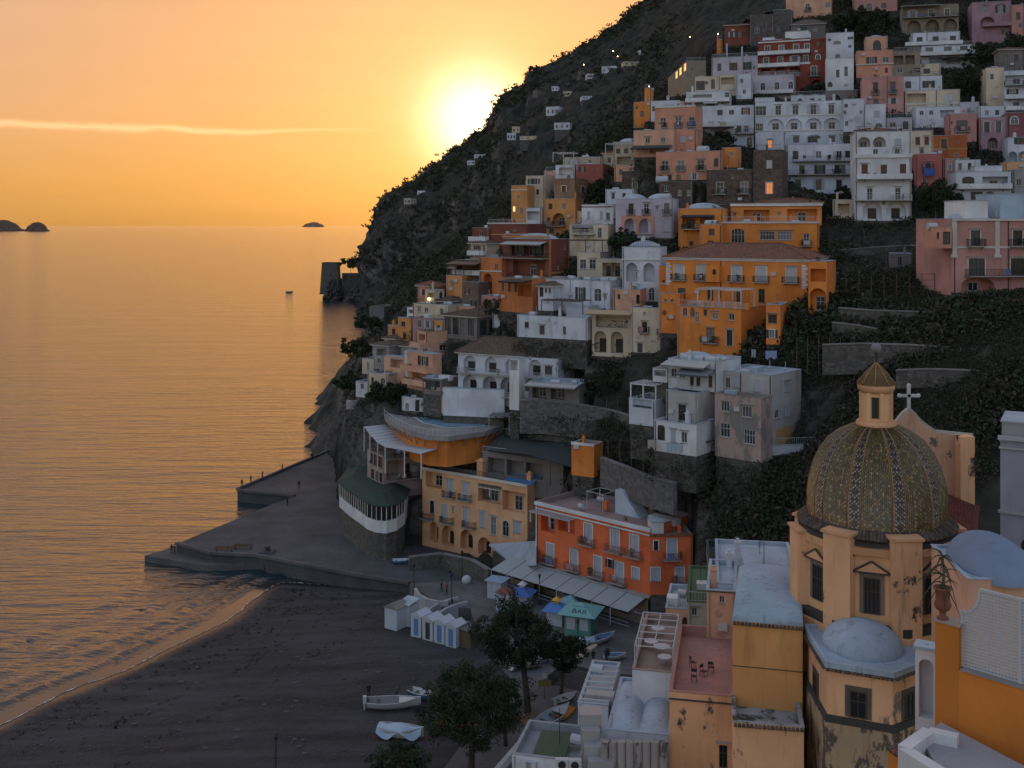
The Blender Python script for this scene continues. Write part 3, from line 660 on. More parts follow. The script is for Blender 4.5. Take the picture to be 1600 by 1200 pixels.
    def hut(s, fx0, fx1, fy0, fy1, h, mat=None, name='roof_hut'):
        m = MB(); x0, x1, y0, y1 = s.W * fx0, s.W * fx1, s.D * fy0, s.D * fy1; m.box(x0, x1, y0, y1, s.H - .6, s.H + h); o = m.build(name, mat or s.mat, s.o)
        MB().box(x0 - .08, x1 + .08, y0 - .08, y1 + .08, s.H + h, s.H + h + .1).build('cap', M_ROOF, o); return o
    def railing(s, y0=0, white=True, z=None):
        o = obj('roof_railing', me_rail(rnd(s.W) - .3, .05, M_RAILW if white else M_IRON, sp=.3), s.o, (s.W / 2, .12, s.H + .06 if z is None else z)); return o
    def pergola(s, x0, x1, d0, d1, ypx, h=2.4, mat=None, n=None, pl='f', posts=1):
        """beams on posts standing in front of (negative d) or on the house; x in pixels on the front plane, floor at pixel row ypx"""
        mat = mat or M_RAILW; t0, z = s.loc('f', x0, ypx); t1, _ = s.loc('f', x1, ypx); o = MB(); o.box(t0, t1, d0 - .06, d0 + .06, z + h - .14, z + h); o.box(t0, t1, d1 - .06, d1 + .06, z + h - .14, z + h)
        p = o.build('pergola', mat, s.o); n = n or max(3, int((t1 - t0) / .7)); mbm = cached(('beam', round(d1 - d0, 1), mat.name), lambda: MB().box(-.05, .05, -.3, d1 - d0 + .3, 0, .1).mesh('beam', mat))
        for k in range(n + 1): obj('beam', mbm, p, (t0 + (t1 - t0) * k / n, d0, z + h))
        pm = cached(('post', round(h, 1), mat.name), lambda: MB().box(-.07, .07, -.07, .07, 0, h - .1).mesh('post', mat))
        for k in range(max(2, int((t1 - t0) / 3.2)) + 1):
            for d in ((d0, d1) if posts == 2 else (d0,)): obj('post', pm, p, (t0 + (t1 - t0) * k / max(2, int((t1 - t0) / 3.2)), d, z))
        return p
    def awning(s, x0, x1, ypx, d, drop, mat=None, pl='f'):
        t0, z = s.loc(pl, x0, ypx); t1, _ = s.loc(pl, x1, ypx); L = abs(t1 - t0); m = MB(); m.add([(-L / 2, 0, 0), (L / 2, 0, 0), (L / 2, -d, -drop), (-L / 2, -d, -drop), (L / 2, -d, -drop - .2), (-L / 2, -d, -drop - .2), (-L / 2, 0, .05), (L / 2, 0, .05), (L / 2, -d, -drop + .05), (-L / 2, -d, -drop + .05)], [(0, 3, 2, 1), (2, 3, 5, 4), (6, 7, 8, 9), (9, 8, 4, 5)])
        loc, rz = s.put(pl, (t0 + t1) / 2, z); return m.build('awning', mat or M_AWN, s.o, loc, rz)
def PX_mid(s, pl):
    p = Vector((s.XA, s.Y, 0)) + (Vector((s.c, s.sn, 0)) * (s.W / 2 if pl == 'f' else s.W if pl == 'r' else 0)) + (Vector((-s.sn, s.c, 0)) * (0 if pl == 'f' else s.D / 2)); return 800 + F * p.x / p.y

# ------------------------------------------------------------------ lived-in clutter fixed to every house
def me_plant(i):
    def f():
        g = np.random.default_rng(40 + i); mb = MB(); mb.lathe([(.14, 0), (.2, .32), (0, .3)], 8)
        for _ in range(40):
            a = g.uniform(0, 6.28); r = g.uniform(.05, .38); z = .35 + g.uniform(0, .75); c = Vector((r * math.cos(a), r * math.sin(a), z)); d = Vector(g.normal(size=3)).normalized() * .13; e = d.cross(Vector(g.normal(size=3))).normalized() * .07; mb.add([c - d, c + e, c + d, c - e], [(0, 1, 2, 3)], 1)
        return mb.mesh('potted_plant', [M_POT, (LV_ := MATS.get(('lf', 'green_leaves')) or M_SHUTD)])
    return cached(('plant', i), f)
def patch_mesh(i, mat):
    def f():
        g = random.Random(i); n = 9; P = [(math.cos(6.283 * k / n) * g.uniform(.55, 1.15), math.sin(6.283 * k / n) * g.uniform(.55, 1.15)) for k in range(n)]; return plate(MB(), P, -.012, .005).mesh('plaster_patch', mat)
    return cached(('patch', i, mat.name), f)
CLOTHC = [flat('wash_%d' % i, c, .9) for i, c in enumerate(((.45, .45, .45), (.12, .16, .3), (.4, .2, .18), (.42, .38, .25)))]
def clutter(h, seed):
    g = random.Random(seed); free = lambda x, z, w, hh: all(x + w < o[0] - .1 or x > o[1] + .1 or z + hh < o[2] - .1 or z > o[3] + .25 for o in h.op['f'])
    if not h.roofkind.startswith('tile'):
        zr_ = h.H - .5
        for _ in range(min(7, 1 + int(h.W * h.D / 22))):
            fx, fy = g.uniform(.12, .88), g.uniform(.15, .8); k = g.random()
            if k < .25: h.tank(fx, fy, g.uniform(.3, .5), g.uniform(.9, 1.7))
            elif k < .45: h.chimney(fx, fy, g.uniform(.5, 1.3), g.uniform(.35, .6))
            elif k < .65: h.antenna(fx, fy, g.uniform(1.6, 3))
            elif k < .75: h.dish(fx, fy, .4)
            elif k < .9: a, b, c = g.uniform(.5, 1.3), g.uniform(.5, 1.2), g.uniform(.5, 1.1); MB().box(-a, a, -b, b, 0, c).build('skylight', g.choice((M_ROOF, M_SLAB, M_WHITE)), h.o, (h.W * fx, h.D * fy, zr_))
            else: obj('potted_plant', me_plant(g.randrange(4)), h.o, (h.W * fx, .5, zr_))
        if g.random() < .3: h.railing(white=g.random() < .6)
    for x in ([.22] if g.random() < .5 else []) + ([h.W - .22] if g.random() < .5 else []) + ([h.W * g.uniform(.3, .7)] if h.W > 8 and g.random() < .7 else []):
        if free(x - .06, .1, .12, h.H - .3): m = MB(); m.bar((0, 0, .05), (0, 0, h.H - .1), .06, n=6); m.build('drainpipe', g.choice((M_SLAB, M_SHUTB, M_IRON)), h.o, (x, -.07, 0))
    for _ in range(g.choice((0, 1, 1, 2))):
        x, z = g.uniform(.5, max(.6, h.W - 1.4)), g.uniform(h.H * .25, h.H * .85)
        if free(x, z, .9, .6) and h.H > 2.5: MB().box(0, .8, -.32, .0, 0, .55).build('air_conditioner', M_RAILW, h.o, (x, -.01, z))
    for _ in range(g.choice((1, 2, 3, 4))):
        x, z, s_ = g.uniform(.8, max(.9, h.W - .8)), g.uniform(.6, max(.7, h.H - .8)), g.uniform(.25, .75)
        if free(x - s_ * 1.1, z - s_ * 1.1, 2.2 * s_, 2.2 * s_) and x - s_ * 1.2 > 0 and x + s_ * 1.2 < h.W and z - 1.2 * s_ > 0 and z + 1.2 * s_ < h.H: o = obj('plaster_patch', patch_mesh(g.randrange(6), plaster(tuple(c * .72 + .035 for c in h.col))), h.o, (x, 0, z)); o.scale = (s_, 1, s_ * g.uniform(.6, 1.3))
    for loc, rz, L, d in h.bals:
        ex = Vector((math.cos(rz), math.sin(rz), 0)); ou = Vector((math.sin(rz), -math.cos(rz), 0))
        for _ in range(int(L / 2.2) + 1):
            if g.random() < .45: obj('potted_plant', me_plant(g.randrange(4)), h.o, (Vector(loc) + ex * g.uniform(-.42, .42) * L + ou * max(.2, d - .3))[:])
        if g.random() < .16: w = g.uniform(.6, 1.6); MB().box(-w / 2, w / 2, -.03, .0, -.75, .0).build('laundry', g.choice(CLOTHC), h.o, (Vector(loc) + ex * g.uniform(-.25, .25) * L + ou * (d + .03) + Vector((0, 0, .95)))[:], rz)
        if g.random() < .3: m = MB(); w = g.uniform(.5, .7); m.box(-.3, .3, -.3, .3, .42, .47); [m.bar((sx * .26, sy * .26, 0), (sx * .26, sy * .26, .45), .025) for sx in (-1, 1) for sy in (-1, 1)]; m.box(-.3, .3, .26, .3, .47, .95); tag_ = m.build('balcony_chair', M_RAILW, h.o, (Vector(loc) + ex * g.uniform(-.3, .3) * L + ou * d * .5)[:], g.uniform(0, 6))

def decay(name, rgb, dark, lo=.56, hi=.62, sc=.55):
    """plaster that has fallen off in sharp edged patches, dark render below"""
    k = ('dc', name)
    if k in MATS: return MATS[k]
    t = NT(name); co = t.map((1, 1, .55)); a = t.noise(sc, 7, co, .68); b = t.noise(.25, 4, t.map((1, 1, 1))); f = t.noise(9, 4, t.map((1, 1, 1))); st = t.noise(1, 6, t.map((2.2, 2.2, .18)), .65)
    c = t.mix(t.ramp(b, [(.35, (0, 0, 0)), (.7, (1, 1, 1))]), tuple(v * .85 for v in rgb), tuple(v * 1.1 for v in rgb)); c = t.mix(t.math('MULTIPLY', t.ramp(st, [(.55, (0, 0, 0)), (.75, (1, 1, 1))]), .65), c, tuple(v * .3 for v in rgb))
    m = t.ramp(a, [(lo, (0, 0, 0)), (hi, (1, 1, 1))]); t.col(t.mix(m, c, dark)); t.rough(.93); t.bump(t.math('ADD', t.math('MULTIPLY', m, -.8), t.math('MULTIPLY', f, .3)), .6, .06); MATS[k] = t.m; return t.m
# ================================================================== the town: every house, top of the slope first
H = House; D = -15
lit = dict(glass=M_LIT); lito = dict(glass=M_LITO)
# ---- top right
h = H('peach house cut by the top edge of the picture above the stone houses', 1228, 1300, -22, 30, 335, D, 8, 'peach', [('a', 16, 29, 6, [1237]), ('d', 6, 17, 7, [1262]), ('w', 3, 12, 8, [1293])])
h = H('grey stone ruin with narrow openings left of the peach house', 1172, 1238, 24, 74, 325, D, 8, 'stone', [('w', 34, 42, 4, [1198, 1203]), ('a', 40, 52, 7, [1183, 1216])], wallmat=M_STONE, roofmat=M_ROOFD); h.hut(.55, .95, .2, .8, 1.5)
h = H('small red house with an orange eave at the top edge of the town', 1132, 1172, 40, 72, 330, D, 7, 'redb', [('w', 50, 58, 5, [1143, 1156])], roof='tile', rise=.7)
h = H('stone cottage with grey pitched roof above the red balcony house', 1236, 1290, 39, 66, 312, D, 7, 'stone', [('w', 43, 49, 6, [1274]), ('w', 42, 50, 5, [1255])], roof='tileo', rise=1.9)
h = H('slim orange chimney tower beside the mountain', 1120, 1128, 62, 84, 318, D, 2.2, 'deep', [], name='tower', cat='tower', found=3)
h = H('dark red house with white balconies and arched loggias', 1185, 1266, 64, 160, 288, -22, 9, 'red', [('w', 72, 81, 8, [1199, 1221, 1244, 1261], dict(trim=M_TRIM, fw=1)), ('w', 90, 100, 8, [1197, 1219, 1242, 1259], dict(trim=M_TRIM)), ('A', 106, 121, 18, [1196, 1219, 1242], dict(rail=2)), ('w', 149, 154, 5, [1213])], balc=[('f', 1185, 1266, 87, 1.2, 'P'), ('f', 1185, 1250, 106, 1.2, 'P')], bands=[(68, 2, .15, M_WHITE), (104, 3, .1, M_WHITE)], trim=M_TRIM)
h.hut(.05, .28, .3, .7, 1.2, M_WHITE); h.hut(.5, .95, .2, .8, 2.2, M_WHITE); h.dish(.55, .05, 1.1); h.chimney(.02, .02, .8); h.tank(.4, .3)
h = H('narrow red wing with arched windows right of the dark red house', 1267, 1291, 60, 152, 283, -15, 8, 'red', [('w', 66, 71, 4, [1278]), ('a', 85, 93, 7, [1278], dict(trim=M_WHITE)), ('d', 103, 119, 9, [1270], dict(trim=M_TRIM, bx=1.8)), ('A', 124, 138, 18, [1273])])
h = H('lilac ground floor with arched windows below the dark red house', 1177, 1240, 119, 160, 282, -20, 8, 'lilac', [('a', 129, 141, 8, [1192, 1214, 1237], dict(trim=M_WHITE, fw=1)), ('w', 150, 156, 6, [1213])], balc=[('f', 1172, 1240, 148, 1.5, 'P')])
h = H('pale lilac house with three tall brown windows and a roof terrace', 1112, 1184, 91, 125, 292, -20, 9, 'lilac', [('w', 99, 111, 6, [1124, 1146, 1168], dict(fw=0)), ('w', 103, 108, 3, [1178])]); h.railing(); h.tank(.5, .5); h.chimney(.32, .1, 3.5, .4); h.chimney(.65, .1, 2.5, .4); h.dish(.25, .1, .5)
h = H('long grey house with a slanting row of lit windows', 1072, 1103, 96, 165, 292, 0, 34, 'olive', [('w', 105, 111, 4, [1082])], left=[('w', 99, 111, 4, [1070, 1066.4, 1063, 1060, 1057, 1054.4], dict(glass=M_LIT))], x2=None, roof='flat', ph=.3)
h = H('cream house with dark shuttered doors in front of the grey house', 1086, 1126, 120, 150, 276, -12, 8, 'cream', [('w', 127, 141, 7, [1091, 1098], dict(fw=0)), ('w', 127, 132, 4, [1104]), ('w', 124, 139, 6, [1114], dict(fw=0))]); h.tank(.2, .4)
h = H('cream veranda block with a wide dark opening', 1125, 1150, 117, 150, 274, -12, 7, 'cream', [('L', 121, 132, 21, [1137], dict(door=0))])
h = H('white cube house with one small window beside the cream veranda', 1150, 1176, 116, 155, 271, -12, 8, 'cool', [('w', 123, 130, 5, [1159]), ('w', 140, 147, 5, [1163])])
h = H('white terrace house with a curved balcony under the cream house', 1072, 1140, 144, 178, 268, -15, 9, 'white', [('L', 148, 158, 30, [1097], dict(door=0)), ('w', 145, 155, 7, [1114, 1139]), ('w', 162, 172, 6, [1090, 1110])], balc=[('f', 1072, 1140, 161, 2.2, 'P')]); h.awning(1100, 1122, 157, 3, 1); h.tank(.8, .3)
# ---- white row
h = H('long white house with scalloped loggia arches above the balcony rows', 1180, 1336, 160, 236, 250, -12, 9, 'cool', [('w', 166, 181, 17, [1187], dict(bars=2, fw=1)), ('w', 165, 180, 9, [1216, 1243, 1271, 1299, 1323], dict(hood=1)), ('v', 186, 203, 25, [1212, 1241, 1271, 1300, 1325], dict(door=1)), ('w', 213, 223, 9, [1244, 1272, 1300, 1322], dict(fw=0, hood=1)), ('w', 193, 208, 12, [1186], dict(fw=1))], bands=[(182, 1.5, .12), (206, 1.5, .15)]); h.hut(.0, .2, .2, .9, 1.2); h.tank(.55, .4); h.chimney(.8, .3)
h = H('white house with a shaded terrace left of the scalloped loggia row', 1097, 1178, 166, 232, 253, -12, 8, 'cool', [('w', 172, 180, 8, [1125, 1143]), ('L', 200, 212, 26, [1122], dict(door=0)), ('w', 196, 207, 8, [1155, 1166]), ('a', 215, 232, 9, [1171]), ('w', 168, 179, 6, [1165])], balc=[('f', 1095, 1147, 199, 2.4, 'P'), ('f', 1147, 1178, 209, 1.5, 'i')])
h = H('white projecting block with an orange lit window', 1184, 1227, 206, 262, 240, -14, 7, 'cool', [('w', 219, 231, 7, [1203], dict(glass=M_LITO, hood=1, fw=1))])
h = H('white house with three balcony floors below the loggia row', 1229, 1334, 226, 312, 238, -12, 9, 'cool', [('w', 236, 249, 9, [1243], dict(fw=0)), ('w', 236, 247, 9, [1279, 1311, 1325], dict(sm=M_SHUTD)), ('w', 258, 272, 8, [1253, 1281, 1308, 1317]), ('w', 282, 297, 9, [1247, 1279, 1311], dict(hood=1, fw=0)), ('w', 242, 248, 5, [1257, 1296])], balc=[('f', 1238, 1333, 252, 1.3, 'i'), ('f', 1229, 1333, 273, 1.3, 'i')]); h.dish(.3, .2); h.tank(.7, .4)
# ---- salmon houses left of the white row
h = H('upper salmon house with three white balcony doors', 1023, 1086, 167, 215, 236, -20, 7, 'salmon', [('d', 184, 199, 9, [1036, 1060, 1081], dict(fw=1, bx=.5, bd=.5))], x2=1098, bands=[(169, 2, .15)]); h.tank(.3, .3, .9, 2.4)
h = H('lower peach house with white windows under the upper salmon house', 990, 1052, 204, 246, 231, -20, 8, 'peach', [('w', 215, 224, 7, [1012, 1036], dict(fw=1)), ('L', 228, 240, 30, [1030], dict(door=0))]); h.awning(990, 1050, 228, 3, .8, M_AWNG)
h = H('salmon block with one closed white shutter right of the peach house', 1052, 1088, 203, 246, 230, -20, 7, 'salmon', [('s', 212, 223, 9, [1067], dict(sm=M_SHUT))])
h = H('orange tower with a flat top beside the far hillside', 1007, 1018, 138, 190, 272, -15, 3.4, 'amber', [('w', 150, 160, 3, [1012])], name='tower', cat='tower')
h = H('amber house with a belfry arch left of the orange tower', 990, 1008, 160, 200, 274, -15, 6, 'amber', [('a', 173, 182, 6, [1003]), ('w', 166, 170, 4, [995])])
h = H('white stepped house right of the orange tower', 1017, 1062, 158, 190, 258, -15, 7, 'white', [('w', 166, 174, 5, [1022]), ('w', 164, 172, 5, [1050])]); h.railing(white=False)
h = H('white cottage with awnings left of the peach house', 958, 1000, 222, 262, 244, -15, 8, 'cream', [('w', 232, 240, 6, [966, 978, 990]), ('L', 245, 256, 22, [975], dict(door=0))], roof='vault1'); h.pergola(950, 1000, -3, 0, 244, 2.6)
h = H('long orange house with pale balcony windows', 1025, 1128, 238, 282, 224, -22, 8, 'salmon', [('d', 251, 267, 11, [1039, 1064, 1095], dict(fw=1, bx=.4, bd=.5)), ('a', 247, 260, 7, [1119], dict(fw=0)), ('w', 273, 281, 7, [1032, 1046, 1060], dict(fw=0)), ('w', 276, 287, 6, [1085])]); h.tank(.68, .3, .8, 2.2); h.tank(.15, .4)
h = H('small amber block with an arched window at the end of the long orange house', 1129, 1153, 231, 262, 221, -18, 5, 'amber', [('g', 237, 244, 8, [1142])], x2=1158)
h = H('brown stone wing with two balcony windows in white frames', 1104, 1177, 266, 345, 216, -22, 9, 'brown', [('d', 285, 303, 11, [1125, 1163], dict(fw=1, trim=plaster((.3, .25, .2)), bx=1.2)), ('w', 322, 334, 10, [1127]), ('w', 276, 279, 3, [1145])], wallmat=M_STONEB, roofmat=M_ROOFD)
h = H('tall brown stone tower house with one window glowing orange', 1177, 1222, 235, 335, 212, -20, 9, 'brown', [('s', 250, 263, 9, [1202], dict(sm=M_FRAME)), ('w', 285, 303, 10, [1202], dict(glass=M_LITO, trim=M_TRIM, fw=1))], wallmat=M_STONEB, x2=1231, roofmat=M_ROOFD)
h = H('brown stone house with a white framed window left of the brown wing', 972, 1010, 268, 322, 234, -25, 9, 'brown', [('w', 279, 294, 7, [992], dict(trim=M_TRIM))], wallmat=M_STONEB, x2=1027, roofmat=M_ROOFD, bands=[(296, 2, .1, M_STONEB)]); h.railing()
h = H('brown house with a small terrace under the long orange house', 1030, 1082, 284, 332, 222, -25, 8, 'brown', [('w', 297, 306, 6, [1062, 1076]), ('w', 290, 299, 6, [1041])], wallmat=M_STONEB, x2=1102, roofmat=M_ROOFD); h.tank(.05, .1, .8, 2.4)
# ---- right edge, upper
h = H('pink house cut by the top edge at the right', 1333, 1402, -18, 20, 340, D, 8, 'pink', [('g', 5, 16, 10, [1358]), ('w', 5, 13, 8, [1381, 1346])])
h = H('olive house with three big arches under a flat canopy roof', 1410, 1498, 10, 56, 316, D, 9, 'olive', [('w', 16, 28, 8, [1426, 1455, 1480], dict(trim=M_TRIM)), ('A', 32, 50, 21, [1428, 1457, 1485], dict(door=0))], balc=[('f', 1410, 1498, 29, 1.3, 'i')], roofmat=M_ROOFD); h.awning(1406, 1470, 11, 2.5, .2)
h = H('mauve house with a pink balcony at the top right corner', 1519, 1580, 4, 70, 310, D, 9, 'mauve', [('w', 9, 21, 8, [1540, 1563], dict(hood=1)), ('A', 26, 40, 22, [1543], dict(door=0)), ('L', 32, 42, 30, [1566], dict(door=0)), ('w', 46, 53, 8, [1573])], balc=[('f', 1535, 1580, 42, 1.6, 'p')])
h = H('pink gabled house cut by the right edge near the top', 1581, 1640, 8, 62, 306, D, 9, 'pink', [('w', 19, 31, 6, [1591]), ('w', 36, 44, 6, [1594])])
h = H('white house with three dark doors and a long terrace', 1424, 1500, 52, 78, 297, D, 8, 'cool', [('w', 58, 69, 9, [1437, 1462, 1489], dict(fw=0))], balc=[('f', 1414, 1503, 73, 2, 'P')]); h.railing(white=False)
h = H('white lower storey with plants under the long terrace', 1440, 1523, 73, 112, 290, D, 9, 'cool', [('w', 74, 83, 12, [1452, 1481, 1506], dict(fw=0)), ('L', 90, 101, 20, [1462, 1490], dict(door=0)), ('w', 92, 98, 6, [1508])], balc=[('f', 1436, 1530, 88, 1.6, 'P')]); h.awning(1465, 1525, 91, 2.4, .4, M_AWNG)
h = H('white house with arched windows right of the red wing', 1291, 1334, 52, 100, 279, D, 8, 'cool', [('a', 63, 70, 12, [1308]), ('w', 70, 75, 6, [1328]), ('w', 57, 62, 10, [1330]), ('a', 84, 93, 8, [1309]), ('w', 60, 64, 5, [1296])], roof='vault2')
h = H('lower white house with dark doorways right of the red wing', 1290, 1334, 92, 152, 272, D, 8, 'white', [('w', 109, 121, 5, [1309]), ('w', 104, 119, 6, [1322]), ('a', 128, 136, 8, [1297])])
h = H('peach house with a rounded gable and an arched door', 1352, 1387, 58, 90, 286, D, 7, 'peach', [('a', 63, 79, 12, [1370], dict(fw=0))], roof='vault1')
h = H('salmon house with dark open shutters below the rounded gable', 1338, 1396, 80, 122, 270, D, 8, 'salmon', [('o', 89, 101, 8, [1362]), ('w', 89, 98, 10, [1384]), ('w', 106, 114, 5, [1385])], bands=[(102, 1.5, .25)])
h = H('brown veranda house with posts right of the salmon house', 1396, 1438, 81, 122, 268, D, 8, 'olive', [('L', 87, 101, 14, [1404, 1422], dict(door=0)), ('w', 107, 114, 9, [1406, 1434]), ('w', 108, 115, 7, [1450])], roofmat=M_ROOFD)
h = H('pale house with small dark windows behind the pink balcony house', 1438, 1470, 100, 130, 267, D, 7, 'cream', [('w', 107, 115, 10, [1448]), ('w', 88, 94, 6, [1442])])
h = H('pink house with two iron balconies and a blue roof', 1347, 1412, 121, 178, 252, D, 9, 'pink', [('d', 130, 147, 8, [1368, 1395], dict(hood=1, fw=0, bx=.6)), ('w', 154, 163, 7, [1369, 1396], dict(fw=0))], roofmat=plaster((.35, .45, .55)))
h = H('white flat house with two square dark windows', 1412, 1472, 120, 148, 256, D, 8, 'cool', [('w', 127, 138, 9, [1419, 1451], dict(fw=0))])
h = H('beige house with a closed white door below the flat white house', 1414, 1500, 142, 184, 250, D, 9, 'cream', [('L', 146, 166, 30, [1432], dict(door=0)), ('s', 147, 160, 12, [1482], dict(sm=M_FRAME))], bands=[(164, 2, .1)])
h = H('tall stained cream house with stacked balconies at the right edge', 1541, 1569, 106, 182, 252, D, 9, 'cream', [('w', 116, 124, 5, [1550])])
h = H('white balcony house cut by the right edge', 1569, 1640, 111, 182, 250, D, 9, 'cool', [('L', 117, 131, 40, [1590], dict(door=1)), ('w', 139, 153, 9, [1582], dict(fw=1, trim=M_TRIM)), ('w', 160, 168, 10, [1588]), ('w', 139, 150, 8, [1605])], balc=[('f', 1569, 1640, 134, 1.4, 'i'), ('f', 1569, 1640, 155, 1.4, 'P'), ('f', 1569, 1640, 173, 1.4, 'P')])
h = H('small white house with one pale shutter below the pink balcony house', 1352, 1384, 163, 206, 240, D, 7, 'cool', [('s', 173, 184, 9, [1370]), ('a', 192, 200, 12, [1373])])
h = H('white house with small square windows left of the pale shutter house', 1318, 1352, 155, 206, 243, D, 7, 'cool', [('w', 162, 168, 5, [1322]), ('w', 172, 178, 4, [1345, 1320]), ('w', 189, 197, 5, [1323])])
h = H('low white terrace house with balusters', 1385, 1425, 185, 210, 240, D, 7, 'lilac', [('w', 191, 199, 10, [1395]), ('w', 190, 202, 8, [1415])]); h.railing()
h = H('white balustrade house under the beige house', 1428, 1500, 168, 200, 243, D, 8, 'cool', [('w', 173, 180, 7, [1440, 1455]), ('L', 172, 184, 22, [1480], dict(door=0))]); h.railing()
h = H('pink house with one glazed balcony door', 1482, 1526, 178, 222, 234, D, 8, 'pink', [('d', 188, 205, 17, [1503], dict(fw=0, bx=.8)), ('w', 190, 193, 3, [1487])])
h = H('dark plum house with twin windows', 1530, 1574, 184, 236, 232, D, 8, 'mauve', [('w', 190, 207, 9, [1542, 1560], dict(trim=M_TRIM)), ('A', 215, 232, 16, [1551], dict(trim=M_WHITE))])
h = H('dark red house with a round topped white window at the right edge', 1574, 1650, 176, 222, 231, D, 8, (.26, .1, .1), [('a', 182, 194, 12, [1585], dict(trim=M_WHITE, fw=1))])
h = H('white arched house cut by the right edge below the plum house', 1575, 1650, 215, 268, 224, D, 8, 'cool', [('A', 237, 252, 14, [1577, 1598], dict(door=0)), ('w', 212, 222, 10, [1595])])
h = H('long yellow garden wall house at the right edge', 1570, 1650, 253, 275, 219, D, 6, 'yellow', [])
# ---- right, middle
h = H('orange house with ochre corners and one framed window', 1458, 1511, 212, 254, 228, D, 8, (.42, .12, .035), [('w', 218, 233, 9, [1475], dict(trim=plaster((.5, .3, .1)), fw=0)), ('w', 219, 223, 3, [1498]), ('w', 239, 244, 6, [1494])], bands=[(234, 1.5, .08, plaster((.5, .3, .1)))])
h = H('coral pink house with a blue cloth hanging from its window', 1430, 1472, 241, 298, 222, D, 8, 'coral', [('d', 254, 264, 10, [1450], dict(hood=1, fw=1)), ('w', 277, 286, 6, [1444])])
c0, z0 = h.loc('f', 1443, 275); c1, z1 = h.loc('f', 1460, 263); MB().box(c0, c1, -1.0, -.95, z0, z1).build('hanging_cloth', flat('blue_cloth', (.08, .13, .4), .9), h.o)
h = H('small pink house with one white framed window', 1474, 1495, 248, 292, 221, D, 7, 'pink', [('w', 257, 267, 5, [1484], dict(trim=M_WHITE))])
h = H('low white house with two dark doors behind the coral house', 1493, 1532, 250, 290, 219, D, 7, 'white', [('w', 255, 265, 6, [1500, 1515])])
h = H('white house with a tiled roof, wide arches and four balcony floors', 1336, 1424, 206, 345, 204, -12, 10, 'white', [('A', 214, 230, 20, [1350, 1374], dict(fw=1)), ('s', 217, 227, 11, [1403]), ('w', 233, 243, 8, [1368, 1402], dict(fw=1)), ('s', 257, 271, 10, [1351, 1411], dict(sm=M_SHUTB)), ('s', 257, 275, 10, [1381], dict(sm=M_SHUTB)), ('w', 294, 313, 9, [1359, 1403], dict(hood=1)), ('v', 315, 342, 30, [1363], dict(fw=0)), ('v', 315, 342, 30, [1400], dict(fw=0, glass=M_GLASS)), ('w', 315, 319, 4, [1381])], balc=[('f', 1338, 1424, 280, 1.5, 'P'), ('f', 1335, 1424, 313, 1.5, 'w')], bands=[(247, 6, .25, M_WHITE), (283, 2, .2, M_WHITE)], x2=1430)
tile_roof(h.o, .2, h.W - 3, .4, h.D - .4, h.H + .1, .9)
h = H('white house with an arched window and a shaded veranda above the pink palace', 1494, 1580, 269, 325, 200, -12, 9, 'cool', [('g', 276, 293, 19, [1513], dict(fw=0)), ('L', 276, 294, 40, [1555], dict(door=1)), ('w', 300, 316, 18, [1526], dict(fw=0)), ('A', 299, 312, 15, [1547], dict(door=0))], balc=[('f', 1494, 1580, 295, 1, 'P')]); h.hut(.4, .9, .3, .8, 1.2)
h = H('grey house cut by the right edge beside the shaded veranda', 1582, 1650, 265, 320, 198, D, 8, 'grey', [('w', 280, 290, 8, [1592])])
pk = H('pink palace with white pilasters and iron balconies at the right edge', 1489, 1680, 342, 462, 156, 4, 12, 'pink', [('d', 360, 384, 15, [1524, 1590, 1650], dict(fw=0, trim=M_TRIM, hood=1, bx=1.2)), ('w', 404, 430, 26, [1526, 1592, 1655], dict(fw=0, trim=M_TRIM, hood=1, bars=3, sill=0)), ('A', 433, 456, 52, [1528], dict(door=1))], left=[('w', 362, 372, 6, [1480], dict(fw=0)), ('w', 362, 380, 6, [1476])], bands=[(345, 3, .25, M_TRIM), (388, 3, .12, M_TRIM)], balc=[('f', 1508, 1680, 431, 1.3, 'i')], name='palace')
for x in (1491, 1558, 1620):
    t, zA = pk.loc('f', x, 398); _, zB = pk.loc('f', x, 343); MB().box(t - .32, t + .32, -.14, .02, zA, zB).build('pilaster', M_TRIM, pk.o); MB().box(t - .5, t + .5, -.2, .02, zA - .4, zA).build('pilaster_foot', M_TRIM, pk.o)
pk.hut(.12, .3, .05, .6, 2.6, M_WHITE); pk.hut(.42, 1, .1, .7, 3.6, plaster((.42, .52, .6))); pk.dish(.36, .02, .6); b = MB(); b.ell((0, 0, 0), (3.2, 3, 1.4), 20, 6, True); b.build('vault', M_ROOF, pk.o, (4, 3.5, pk.H - .4), smooth=True)
an = H('narrow orange annex with dark windows on the left corner of the pink palace', 1462, 1487, 355, 388, 155, 4, 4, 'salmon', [('w', 362, 382, 12, [1479], dict(fw=0, sill=0)), ('w', 363, 373, 4, [1465.5], dict(fw=0))], found=0)
# ---- centre: lilac, yellow and orange houses
h = H('lilac house with orange arches below and a domed roof', 962, 1052, 311, 372, 212, -18, 9, 'lilac', [('d', 318, 335, 8, [986, 1010, 1042], dict(bx=.6, bd=.5)), ('w', 323, 327, 3, [1027]), ('A', 341, 364, 15, [983, 1005], dict(door=0, glass=M_GLASS)), ('s', 342, 362, 9, [1042])], roof='vault2', x2=1060); h.tank(.85, .2, .7, 2)
t0, za = h.loc('f', 972, 366); t1, zb_ = h.loc('f', 1022, 337); m = MB(); h.panel(m, (t0, -.25, za), (1, 0, 0), (0, -1, 0), t1 - t0, zb_ - za, [((t1 - t0) * .06, (t1 - t0) * .46, .05, (zb_ - za) * .85, 1, .25), ((t1 - t0) * .54, (t1 - t0) * .94, .05, (zb_ - za) * .85, 1, .25)]); m.build('arcade', plaster(COLORS['salmon']), h.o)
